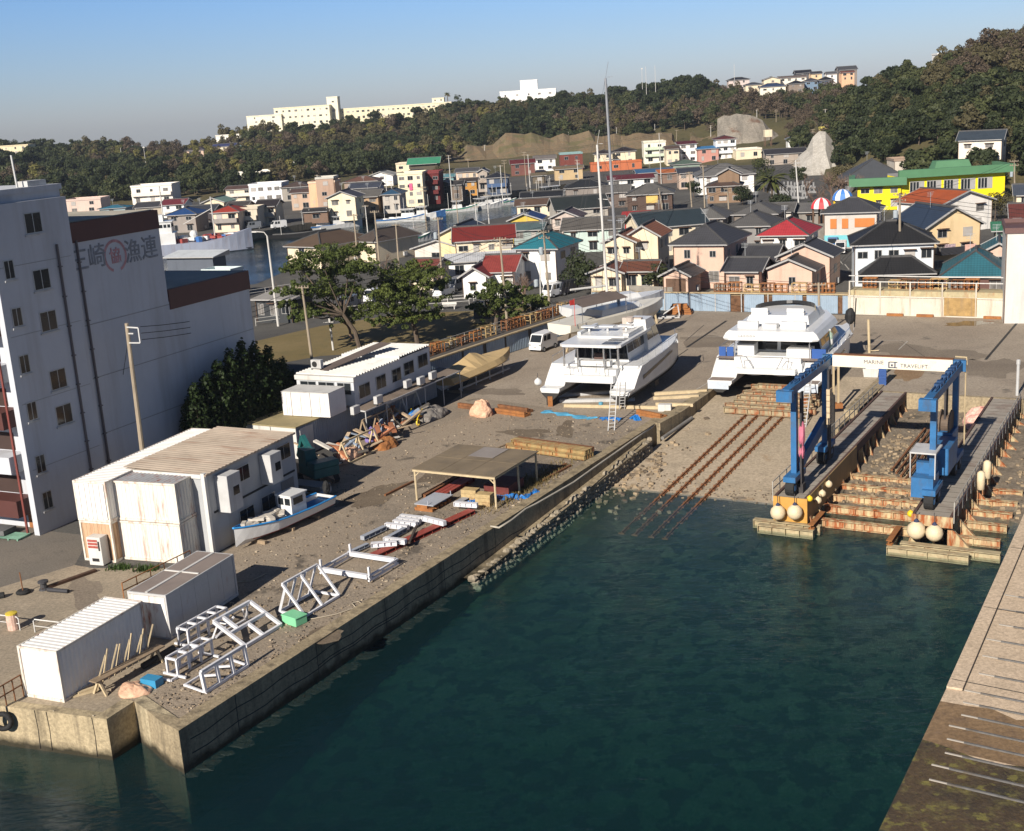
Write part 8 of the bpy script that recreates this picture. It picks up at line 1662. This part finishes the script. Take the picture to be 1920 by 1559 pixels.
pine('smaller pine on the lawn edge behind the sea wall', (930,616), [(930,535,22),(960,545,22),(905,555,20),(945,565,24),(985,560,16),(915,585,18),(960,590,14),(895,575,12)], 3)
pine('low dark pine by the tall pole at the far lawn edge', (1000,588), [(1000,560,16),(980,572,14),(1012,570,12)], 4)
JN = [(340+i*11.5, 878-i*4.8+(6 if i % 2 else 0), [760,735,742,712,722,690,700,668,682,650,668,655,676,662,690,684,705,722][i], 27+4*(i % 3)) for i in range(18)]
for i, (x, yb, yt, w) in enumerate(JN):
    b = G(x, yb)+ux(AZB)*1.6; D = sqrt(b.x**2+b.y**2); h = HT(b, x, yt); R = random.Random(i); t = thing('juniper_tree', ORD[i]+' upright dark juniper counting from the left along the warehouse wall', 'tree', b, 0, 'junipers by the warehouse'); k = MB(); r0 = w*D/F*1.15
    for j in range(30):
        f = (j+.5)/30; a = j*2.4; rr = r0*(1-f**2.2)*.9+.08; q = Vector((cos(a)*rr*.7, sin(a)*rr*.7, .3+f*h)); leafball(k, q, .36+.3*r0*(1-f), 60, .12, R, 0, 1.5, .3)
    k.build('foliage', L_JUN if i % 4 else leaf_mat('juniper_painted_sunlit', (.02,.035,.008), (.06,.08,.018)), t); k = MB(); k.tube([(0,0,0),(0,0,h*.9)], .14, 5, 0, .04); k.build('trunk', M_BARK, t)  # sunlit tips put into the leaf colour of every fourth juniper
def bare(label, base, H_, seed, m=M_TWIG, lv=4, name='bare_tree', sp=.9):
    t = thing(name, label, 'tree', base); k = bare_tree(seed, H_, m, sp, lv); k.build('branches', m, t); return t
bare('bare leafless tree leaning over the lawn beside the tall pine', G(660,640), 7, 3); bare('bare shrub in front of the low pale gable', G(725,520), 4.5, 5); bare('bare tree before the white lean-to', G(820,555), 6, 6); bare('bare tree right of the lawn by the tall pole', G(985,585), 6.5, 8); bare('large brown bare tree beside the pale rock slope', Vector((*GD(1560,330,262)[:2],0)), 11, 9, M_TWIG, 5); bare('second bare tree left of the pale rock slope foot', Vector((*GD(1530,340,255)[:2],0)), 8, 10); bare('bare bush under the teal roofed house', G(985,560), 4, 12); bare('bare tree behind the wharf shelter', G(515,590), 5.5, 13)
for lb, (x, y, D), H_, R_, m, sd in (('round dark evergreen between the masts and the teal roof',(1083,545,None),5.2,2.6,L_DARK,31),('evergreen shrub left of the small pink garage',(1228,545,None),3.4,2.3,L_MID,32),('bright green round tree beside the big grey hip roof',(1432,360,None),8.5,3.6,L_MID,33),('clipped garden pine beside the orange shuttered house',(1392,385,None),4.0,2.6,L_DARK,34),('green shrub below the white pole',(1530,408,None),3.0,3.0,L_MID,35),('long clipped hedge tree between temple and kindergarten',(1655,345,None),5.0,5.5,L_MID,36),('dark bush between temple wall and the play domes',(1497,350,None),5,2.5,L_DARK,37),('round bush behind the maroon balconied block',(830,345,None),6,4,L_OLIVE,38),('green bush on the far quay below the cream block',(1216,372,None),3.5,2.5,L_DARK,39),('shrub with sparse leaves right of the kindergarten',(1865,415,None),5,3.2,L_OLIVE,40),('dark shrub beside the parking lot at the peach house',(1512,545,None),2.2,1.4,L_DARK,41),('dark tree right of the orange shuttered house',(1300,372,None),4,2.4,L_DARK,42)):
    crown_tree(lb, G(x, y), H_, R_, m, sd, 1500, .17)
def palm(label, p, H_, R_, seed, skirt=True):
    R = random.Random(seed); t = thing('palm_tree', label, 'palm', p); k = MB(); k.tube([(0,0,-.2),(.1,0,H_*.5),(0,0,H_)], .28, 8, 0, .22); k.build('trunk', M_BARK, t); k = MB()
    for i in range(38):
        a = i*2.4; el = R.uniform(-.5,1.1); L_ = R_*R.uniform(.8,1.1); pts = []; 
        for j in range(7): f = j/6; pts.append(Vector((cos(a)*L_*f*cos(el*(1-f*.6)), sin(a)*L_*f*cos(el*(1-f*.6)), H_+L_*(sin(el)*f-.55*f*f))))
        s_ = Vector((-sin(a), cos(a), 0))
        for j in range(6):
            w0, w1 = .38*sin(pi*(j+.4)/7), .38*sin(pi*(j+1.4)/7); dn = Vector((0,0,-.25))
            for q in (-1, 1): k.face([pts[j], pts[j+1], pts[j+1]+s_*q*w1+dn*w1*2, pts[j]+s_*q*w0+dn*w0*2], 1 if el < -.1 else 0)
    k.build('fronds', [leaf_mat('palm_leaf', (.06,.075,.02), (.14,.14,.045)), leaf_mat('palm_dead', (.13,.085,.03), (.2,.14,.06))], t); return t
palm('date palm with drooping fronds right of the big grey hip roof', G(1447,388), 5.8, 4.2, 3)
p = GD(839,185,770); q = tz(p.x,p.y); palm('tiny palm on the skyline at the end of the long school wing', Vector((p.x,p.y,q)), GD(839,176,770).z-q, 2.0, 5)
p = GD(858,185,770); q = tz(p.x,p.y); crown_tree('tiny pine on the skyline right of the palm', Vector((p.x,p.y,q)), GD(858,174,770).z-q, 2.6, L_DARK, 51, 500, .3)
for x, y, lb, hh in ((25,262,'dark flat topped pine on the left skyline',9),(2,264,'dark pine at the left picture edge on the skyline',9)):
    p = GD(x, y+20, 800); q = tz(p.x,p.y); crown_tree(lb, Vector((p.x,p.y,q)), GD(x,y,800).z-q, 4, L_DARK, 52+x, 700, .35)
# ---- utility poles
M_POLE = mat('pole_concrete', '#a89a86', .85, .12, .8, dirt='#6d604e', damt=.5, dscale=(2,2,.3)); M_POLEW = mat('pale_pole', '#d5d2cc', .7, .1, 1)
PT = {}
def pole(key, label, b, top, arms=2, tr=False, m=M_POLE, r=.17, kind='utility_pole', az=None, D=None, lamp=False):
    p = G(*b) if D is None else GD(b[0], b[1], D)
    if D: p.z = tz(p.x, p.y)
    h = max(5.0, HT(p, *top)); q = PJ(p+Vector((0,0,h)))[0]; d_ = sqrt(p.x**2+p.y**2); lx = (top[0]-q)*d_/F
    t = thing(kind, label, 'pole' if not lamp else 'street lamp', p, 20 if az is None else az); L3 = Matrix.Rotation(rad(20 if az is None else az), 3, 'Z') @ Vector((lx,0,h))
    k = MB(); k.tube([(0,0,-.3), L3], r, 8, 0, r*.65); k.build('shaft', m, t)
    for i in range(arms): z = L3*(1-(.25+.75*i)/h); k = MB(); k.bar(z+Vector((-.75,0,0)), z+Vector((.75,0,0)), .08); [k.lathe([(.06,.04),(.08,.12),(.05,.22)], 6, 0, (z.x+x, z.y, z.z)) for x in (-.68,-.3,.3,.68)]; k.build('crossarm', M_POLE, t)
    if tr: z = L3*(1-2.6/h); k = MB(); k.lathe([(.26,-.45),(.3,-.4),(.3,.4),(.2,.5)], 12, 0, (z.x-.5,z.y-.1,z.z)); k.build('transformer', mat('transformer_grey', (.33,.37,.4), .5), t)
    if lamp: k = MB(); k.tube([L3, L3+Vector((-.4,0,.5)), L3+Vector((-1.6,0,.6))], .06, 6); k.build('arm', m, t); k = MB(); k.box(L3.x-2.1,L3.x-1.4,-.15,.15,L3.z+.5,L3.z+.65); k.build('lamp_head', M_POLEW, t)
    PT[key] = p+Vector((lx,0,h)); return t
pole('a', 'weathered pole with pale bracket between prefab and warehouse', (278,934), (237,607), 0, False, r=.2)
t = [o for o in COL.objects if o.get('label','').startswith('weathered pole with')][0]; hh = PT['a'].z; k = MB(); lx = PT['a'].x-t.location.x
bars(k, [((lx,0,hh-.25),(lx+.95,0,hh-.3)),((lx+.95,0,hh-.3),(lx+.95,0,hh-1.35)),((lx+.05,0,hh-1.35),(lx+.95,0,hh-1.35)),((lx+.1,0,hh-.7),(lx+.5,0,hh-.7))], .12); k.build('bracket', M_GREYW, t)
pole('b', 'brown pole rising behind the left end of the office', (588,697), (566,535), 1); pole('c', 'street lamp pole with curved arm by the wharf shelter', (522,612), (501,443), 0, lamp=True, m=M_POLEW, kind='street_lamp')
pole('d', 'pole between the two brown hipped roofs, the left one', (672,500), (663,402), 1); pole('e', 'pole between the two brown hipped roofs, the right one', (715,530), (702,395), 1); pole('f', 'pole in front of the pale gable at the channel', (748,500), (742,420), 1); pole('g', 'pole left of the yellow cream house', (830,545), (821,408), 1, True); pole('h', 'tall pole on the sea wall before the faded red roofs', (952,618), (937,445), 2); pole('i', 'stout pole in front of the teal roofed house', (1031,580), (1019,432), 2, True)
pole('j', 'small white equipped pole beside the stout pole', (1014,582), (1012,493), 0, True, M_POLEW, .1); pole('k', 'white pole left of the play domes', (1500,418), (1492,300), 2, False, M_POLEW, D=None); pole('l', 'tall pole with transformer in front of the black tiled house', (1688,540), (1687,362), 2, True, r=.2); pole('m', 'thin pole by the parking lot', (1537,632), (1535,530), 1); pole('n', 'pole with transformer right of the kindergarten', (1904,400), (1902,300), 2, True)
pole('o', 'pole with crossarm before the grey hip roofs', (1368,425), (1364,352), 2); pole('p', 'pole at the left of the long white house', (1298,398), (1292,322), 2); pole('q', 'second pole left of the long white house', (1322,400), (1318,310), 1); pole('r', 'leaning pole by the yellow shuttered house', (1243,398), (1235,352), 0); pole('s', 'pole in the gap behind the brown gables', (1158,520), (1156,472), 1)
for i, (x, yb, yt) in enumerate(((987,350,285),(994,352,290),(848,378,291),(881,345,298),(911,330,297),(943,380,310),(950,370,300),(1240,345,250),(1334,312,272),(1270,330,300),(1366,300,262),(1420,300,262),(1456,300,252),(728,390,325),(600,380,328),(632,385,335),(738,395,340),(1510,300,250),(1525,290,248),(1548,280,236),(230,360,320),(860,430,372),(895,435,380),(918,430,365),(800,430,350),(690,440,385),(1085,350,300))):
    pole('far%d' % i, 'thin distant pole '+['behind the maroon roofed row','right beside its twin on the far quay','before the mustard front','at the foot of the brown slope on the left','with crossarms below the brown slope','on the near quay by the boats','between the near quay boats and roofs','in front of the three storey white block','before the sky blue roof','above the orange roof','in front of the tall white house','before the long cream flat roof','by the water tank','left of the cream four storey block','at the orange building','in front of the pale yellow house','left of the dark gabled shed','by the valley houses, left one','by the valley houses, middle one','by the valley houses, right one','left of the white terraced building','in the roofs by the channel, left one','in the roofs by the channel, middle one','in the roofs by the channel, right one','standing by the cream block quay','left of the channel boats','behind the grey mast'][i], (x, yb), (x-(1690-x)*.0001*(yb-yt), yt), 1 if i % 2 else 2, False, M_POLEW if i % 3 else M_POLE, .14, D=None if yb > 340 else 560 if x < 1480 else 480)
M_WIRE = mat('black_wire', (.02,.02,.02), .7)
def wire(label, a, b, sag=.6, n=1, dz=0, r=.022):
    a, b = Vector(a), Vector(b)
    for i in range(n): k = MB(); k.tube([a.lerp(b, j/10)+Vector((0,0,-sag*4*(j/10)*(1-j/10)-dz-.45*i)) for j in range(11)], r, 4); tag(k.build('power_cable', M_WIRE), (ORD[i]+' ' if n > 1 else '')+label, 'cable', 'overhead cables')
E_ = Vector((75,118,9))
wire('overhead cable from the warehouse pole to the office pole', PT['a']+Vector((.9,0,-.3)), PT['b'], .8, 3); wire('overhead cable from the office pole to the tall sea wall pole', PT['b'], PT['h'], 1.2, 2); wire('overhead cable from the tall sea wall pole to the stout pole', PT['h'], PT['i'], .4, 3); wire('overhead cable from the stout pole to the parking lot', PT['i'], PT['m'], 1.6, 3); wire('overhead cable from the parking lot to the transformer pole', PT['m'], PT['l'], .4, 2); wire('overhead cable from the transformer pole past the right picture edge', PT['l'], E_, .5, 4); wire('overhead cable crossing the town to the white pole', PT['i'], PT['o'], 1.0, 2); wire('overhead cable between the crossarm pole and the white pole', PT['o'], PT['k'], .8, 2); wire('overhead cable along the channel houses', PT['e'], PT['g'], .8, 2); wire('overhead cable from the channel pole to the tall sea wall pole', PT['g'], PT['h'], .8, 2); wire('stay wire of the warehouse pole', PT['a']+Vector((0,0,-1)), G(205,880), 0, 1); wire('overhead cable between the long white house poles', PT['p'], PT['o'], .5, 1)
# skyline mast group and left twin posts
for x, yb, yt, lb in ((1205,178,128,'thin antenna on the middle ridge skyline, left one'),(1212,170,125,'thin antenna on the middle ridge skyline, middle one'),(1229,160,123,'thin antenna on the middle ridge skyline, right one'),(1377,150,121,'thin antenna beside the black roofed hilltop house'),(275,320,275,'white flood light post in the left wood'),(229,302,277,'grey post in the left wood')):
    D = 690 if x > 600 else 640; p = GD(x, yb, D); p.z = tz(p.x, p.y); k = MB(); k.tube([(0,0,0),(0,0,GD(x,yt,D).z-p.z)], .16, 5, 0, .1); k.box(-.5,.5,-.2,.2,GD(x,yt,D).z-p.z-.6,GD(x,yt,D).z-p.z) if x in (275,1205) else None; tag(k.build('antenna_mast', M_POLEW, None, loc=p), lb, 'mast')
# fence posts above the brown slope
for i in range(26):
    c = 868+i*18; D = 598; p = GD(c, 250, D); p.z = tz_col(c, D)-.2; k = MB(); k.bar((0,0,0),(0,0,3.2),.16); tag(k.build('fence_post', M_POLEW, None, loc=p), ORD[i] + ' pale fence post from the left above the brown slope' if i < 20 else 'pale fence post at the right end of the row above the brown slope', 'post', 'posts above the brown slope')
# ---- boats in the channel
def fboat(label, x, y, az, L_, m=M_GEL, house_=1, stripe=None, group='fishing boats in the channel', mastc=M_WHITE):
    p = G(x, y, -2); t = thing('fishing_boat', label, 'boat', p, az, group); k = MB(); rings = []; B = L_*.13
    for i in range(10):
        f = i/9; yy = L_*(f-.5); w = B*(1 if f < .55 else 1-((f-.55)/.45)**2)+.04; zt = .9+.9*f**3; rings.append([(-w,yy,zt),(-w*.75,yy,0),(0,yy,-.5),(w*.75,yy,0),(w,yy,zt),(w*.85,yy,zt-.02),(w*.8,yy,zt-.35),(-w*.8,yy,zt-.35),(-w*.85,yy,zt-.02)])
    k.loft(rings, 0, True, True); k.build('hull', m, t)
    if house_: k = MB(); taper(k, (-B*.55,B*.55,-L_*.2,L_*.08), (-B*.5,B*.5,-L_*.18,L_*.04), .6, 2.9); k.box(-B*.65,B*.65,-L_*.22,L_*.08,2.9,3.0); w_ = k.build('wheelhouse', M_GEL, t); k = MB(); band(k, (-B*.55,B*.55,-L_*.2,L_*.08), (-B*.5,B*.5,-L_*.18,L_*.04), .6, 2.9, .6, .9, .02, 0, (0,1,2,3), 3); k.build('wheelhouse_window', M_GLASS, w_)
    k = MB(); k.tube([(0,-L_*.3,.6),(0,-L_*.3,5.2)], .06, 5); k.tube([(0,L_*.1,2.9),(0,L_*.1,6)], .06, 5); k.bar((-.7,L_*.1,5.2),(.7,L_*.1,5.2),.06); k.build('mast', mastc, t)
    if stripe: k = MB(); k.loft([[(r[0][0]*1.01,r[0][1],r[0][2]-.05),(r[0][0]*.95,r[0][1],r[0][2]-.35)] for r in rings]); k.loft([[(-r[0][0]*1.01,r[0][1],r[0][2]-.05),(-r[0][0]*.95,r[0][1],r[0][2]-.35)] for r in rings]); k.build('stripe', stripe, t)
    return t
M_SB = mat('blue_stripe', (.03,.15,.4), .5); M_SG = mat('green_stripe', (.05,.3,.2), .5)
for a in (('white fishing boat with square wheelhouse at the left quay',612,429,75,13,M_GEL,1,M_SB),('white fishing boat with tall gear beside the square wheelhouse boat',640,427,70,11,M_GEL,1,None),('white boat with long bow, left of the pair at mid channel',750,416,95,13,M_GEL,0,M_SB),('white boat with long bow, right of the pair at mid channel',772,413,95,13,M_GEL,1,None),('blue hulled boat behind the mid channel pair',797,408,88,11,mat('blue_hull', (.04,.12,.3), .4),1,None),('white motor boat alone in the near channel',770,455,60,10,M_GEL,1,M_SG),('white boat with green gear below the mustard front',862,397,80,10,M_GEL,1,M_SG),('white boat in the row at the far bend, left one',905,392,70,11,M_GEL,1,None),('white boat in the row at the far bend, second one',918,388,70,11,M_GEL,1,M_SB),('white boat in the row at the far bend, third one',935,386,70,11,M_GEL,1,M_SG),('white boat in the row at the far bend, right one',953,384,70,11,M_GEL,1,M_SB),('white boat moored at the inner end, left one',1012,372,60,10,M_GEL,0,None),('white boat moored at the inner end, middle one',1027,369,60,10,M_GEL,1,M_SB),('white boat moored at the inner end, right one',1045,367,60,10,M_GEL,1,None),('orange marked boat at the inner end quay',1003,378,60,8,mat('orange_hull', (.55,.15,.04), .5),0,None),('black covered barge at the left quay',560,445,100,14,mat('black_hull', (.02,.02,.022), .6),0,None)): fboat(*a)
ps = G(372,475,-2); t = thing('patrol_ship', 'big pale grey fishing research ship with white bridge behind the warehouse', 'ship', ps, 82); k = MB(); rings = []; LS = 24
for i in range(16):
    f = i/15; yy = LS*(f-.5); w = 3.3*(.85+.15*min(1,f*5)) if f < .6 else 3.3*(1-((f-.6)/.4)**2.2)+.05; zt = 2.6+(.0 if f < .6 else 2.2*((f-.6)/.4)**1.3); rings.append([(-w,yy,zt),(-w*.9,yy,.2),(-w*.5,yy,-.8),(w*.5,yy,-.8),(w*.9,yy,.2),(w,yy,zt)])
k.loft(rings, 0, True, True); k.build('hull', mat('ship_grey', '#a4abbd', .5, .06, .6, dirt='#8a6a50', damt=.3), t); k = MB(); k.loft([[(-r[2][0]*0-r[4][0]*1.005,r[4][1],.5),(-r[4][0]*.9,r[4][1],-.3)] for r in rings]); k.loft([[(r[4][0]*1.005,r[4][1],.5),(r[4][0]*.9,r[4][1],-.3)] for r in rings]); k.build('boot_stripe', mat('dark_hull', (.03,.035,.05), .6), t)
k = MB(); k.box(-2.7,2.7,-11.5,-4.2,2.6,5.0); k.box(-2.3,2.3,-10,-4.8,5.0,7.4); k.box(-2.5,2.5,-10.3,-4.5,7.4,7.55); k.box(-1.2,1.2,-9,-6.5,7.55,8.9); b = k.build('bridge', M_GEL, t); k = MB()
for j in range(6): k.box(-2.1+j*.72,-1.55+j*.72,-4.8,-4.78,6.2,6.9); k.box(2.3,2.32,-9.7+j*.82,-9.1+j*.82,6.2,6.9); k.box(-2.0+j*.7,-1.5+j*.7,-10.03,-10.0,6.2,6.9)
k.build('bridge_window', M_GLASS, b)
k = MB(); k.tube([(0,-6.5,7.5),(0,-6.5,15)], .14, 6); k.bar((-1.6,-6.5,11.5),(1.6,-6.5,11.5),.1); k.bar((-1.1,-6.5,13),(1.1,-6.5,13),.1); k.tube([(0,4.0,2.6),(0,4.0,12)], .13, 6); k.tube([(0,4,9.5),(0,-2.5,6.5)], .09, 5); k.tube([(-1.5,-11,3),(-1.5,-11,9)], .15, 6); k.tube([(1.5,-11,3),(1.5,-11,9)], .15, 6); k.bar((-1.5,-11,9),(1.5,-11,9),.15); k.build('mast', M_POLEW, t)
k = MB(); R = random.Random(6); [k.cbox((R.uniform(-1.8,1.8),R.uniform(-3.5,8),2.9+R.uniform(0,.6)), R.uniform(.5,1.6), R.uniform(.5,1.8), R.uniform(.5,1.4), R.uniform(0,3), R.choice((0,0,1,2))) for _ in range(26)]; k.build('deck_gear', [M_GEL, mat('deck_blue', (.05,.15,.4), .6), mat('deck_red', (.3,.06,.05), .6)], t)
k = MB(); k.blob((0,-.5,4.2), .9, .9, .9, 10, 7, .03, 0, 1, False); k.build('radome', M_GEL, t)
# ---- cars, park railing, monument, misc
wm_ = [mat('car_white', '#eeeeee', .3), mat('car_silver', '#9a9ea4', .3, metal=.4), mat('car_dark', (.03,.03,.04), .3), mat('car_blue', (.04,.12,.3), .3)]
for i, (x, y, a, c, lb) in enumerate(((1025,560,40,0,'white van parked beyond the sea wall by the stout pole'),(1045,556,40,2,'dark car beside the white van beyond the sea wall'),(820,560,30,0,'white car parked by the bare tree at the lawn edge'),(845,548,30,1,'silver car parked under the faded red roofs'),(462,432,60,1,'small car on the far quay by the beige box house'),(510,430,60,0,'white car on the far quay below the grey balcony'),(1560,470,20,3,'blue car at the turquoise shop front'),(1575,478,20,0,'white car at the turquoise shop front'),(640,585,30,1,'silver car behind the tall pine'),(690,570,30,0,'white truck between the two park pines'),(536,585,30,0,'white car near the wharf shelter'))):
    van(lb, G(x, y), a, wm_[c], 3.6, 'parked_car', pick=(i in (2,9)))
def grail(label, a, b, h=1.0, m=M_POLEW): return rrail(label, a, b, h, max(3, int((Vector(b)-Vector(a)).length/2.4)), m)
grail('grey guard rail along the back of the park lawn', G(640,590), G(880,572)); grail('white guard rail beyond the middle pine', G(790,575), G(985,556)); grail('guard rail along the road by the wharf', G(480,612), G(640,590)); grail('grey hand rail by the channel on the left', G(450,560), G(545,545))
t = thing('monument', 'dark stone monument on the park lawn under the smaller pine', 'monument', G(905,605), 20); k = MB(); k.box(-1.4,1.4,-.5,.5,0,.5); k.build('plinth', M_TANC, t); k = MB(); k.box(-1.0,1.0,-.25,.25,.5,2.6); k.build('stone', mat('dark_stone', (.06,.065,.07), .5, .2, 2), t)
t = thing('white_post', 'white post on the lawn beside the office pole', 'post', G(625,657)); k = MB(); k.tube([(0,0,0),(-.1,0,3.8)], .12, 8); k.build('shaft', M_POLEW, t); k = MB(); k.bar((-.8,0,3.2),(.5,0,3.2),.08); k.build('arm', M_POLEW, t)
t = thing('park_bench', 'white bench on the lawn between the pines', 'bench', G(842,580), 15); k = MB(); [k.box(-1,1,y,y+.14,.42,.47) for y in (-.25,-.08,.09)]; k.build('seat', M_POLEW, t); k = MB(); k.box(-1,1,.26,.3,.55,.9); k.build('backrest', M_POLEW, t)
for x in (-.8,.8): k = MB(); k.box(x-.05,x+.05,-.25,.28,0,.42); k.build('leg', M_POLEW, t)
# concrete block walls of the town gardens
for a, b, h, lb in (((1050,590),(1128,572),1.6,'grey block garden wall behind the white masted yacht'),((1500,452),(1546,448),2.6,'tan block wall behind the red hipped house'),((1340,545),(1440,552),.9,'low garden wall in front of the pink wing'),((1180,552),(1262,556),1.2,'garden wall left of the pink garage')):
    k = MB(); aa, bb = G(*a), G(*b); k.bar(aa+Vector((0,0,h/2)), bb+Vector((0,0,h/2)), .2, h); tag(k.build('garden_wall', mat('block_wall', (.25,.23,.2), .9, .2, 1.5)), lb, 'wall')
# parking lot lines by the black tiled house
k = MB(); [strip(k, G(1560+i*12,476+i*10), G(1568+i*12,486+i*10), .15) for i in range(4)]; struct(k.build('parking_line', M_LINE))
# gravel heap where the slip meets the stone wall
k = MB(); R = random.Random(77)
for i in range(150):
    u = R.gauss(80,4.5); v = -36.5+abs(R.gauss(0,1.1))*(1+.12*max(0, 84-u)); s = R.uniform(.08,.28); p = UV(u, v, slipz(u)+s*.25); k.cbox((p.x,p.y,p.z), s*1.4, s, s*.8, R.uniform(0,3), R.choice((0,0,1)), R.uniform(-.4,.4))
for i in range(260):
    u = R.gauss(78.8,.9); v = R.uniform(-36.5,-23.8); s = R.uniform(.03,.1); p = UV(u, v, slipz(u)+s*.25); k.cbox((p.x,p.y,p.z), s*1.4, s, s*.8, R.uniform(0,3), R.choice((0,1,1)), R.uniform(-.4,.4))
for i in range(1800):
    u = 79+abs(R.gauss(0,1))*11; v = R.choice((R.uniform(-20.5,-14.8), R.uniform(-11,8))); 
    if u > 102: continue
    s = R.uniform(.06,.22); q = UV(u, v); p = (q.x, q.y, bed(q.x, q.y)+s*.25); k.cbox(p, s*1.4, s, s*.8, R.uniform(0,3), R.choice((0,0,1)), R.uniform(-.4,.4))
o = k.build('beach_stones', [mat('shore_stone', (.3,.23,.15), .9, .3, 3), mat('shore_stone_dark', (.14,.11,.08), .9, .3, 3)]); o['kind'] = 'stuff'; o['label'] = 'stones and rubble washed up at the foot of slipway and piers'

crown_tree('bushy dark tree before the temple hall', G(1582,352), 5.5, 4, L_OLIVE, 61, 1500, .2); crown_tree('low dark bushes at the palm foot', G(1462,395), 3, 3.4, L_DARK, 62, 1300, .18); bare('bare tree behind the long low grey roof', G(1512,372), 6.5, 63); bare('brown bare tree at the right foot of the pale rock', Vector((*GD(1590,330,268)[:2],0)), 9, 64, M_TWIG, 5)
# grave stones on the plot between palm and play domes
R = random.Random(91)
for i in range(34):
    p = G(1448+(i % 12)*7+R.uniform(-2,2), 352+(i//12)*10+R.uniform(-1.5,1.5)); k = MB(); k.box(-.5,.5,-.5,.5,0,.5); k.box(-.2,.2,-.2,.2,.5,1.5); tag(k.build('grave_stone', mat('grave_granite', (.24,.24,.24), .6, .2, 2), None, loc=p, rz=-.2), 'grey grave stone in the small cemetery between palm and play domes', 'grave stone', 'grave stones in the cemetery')

for a, b in (('far5','far6'),('far6','far21'),('far21','far22'),('far22','far23'),('far23','p'),('g','far21'),('far24','far2'),('far14','far15'),('far15','far16'),('far16','far24'),('d','e'),('f','g'),('q','k'),('h','r'),('r','p'),('far0','far7'),('far7','far9'),('far9','far8'),('far8','far11'),('n','l')): wire('overhead cable strung between poles over the town roofs', PT[a], PT[b], .7, 2)
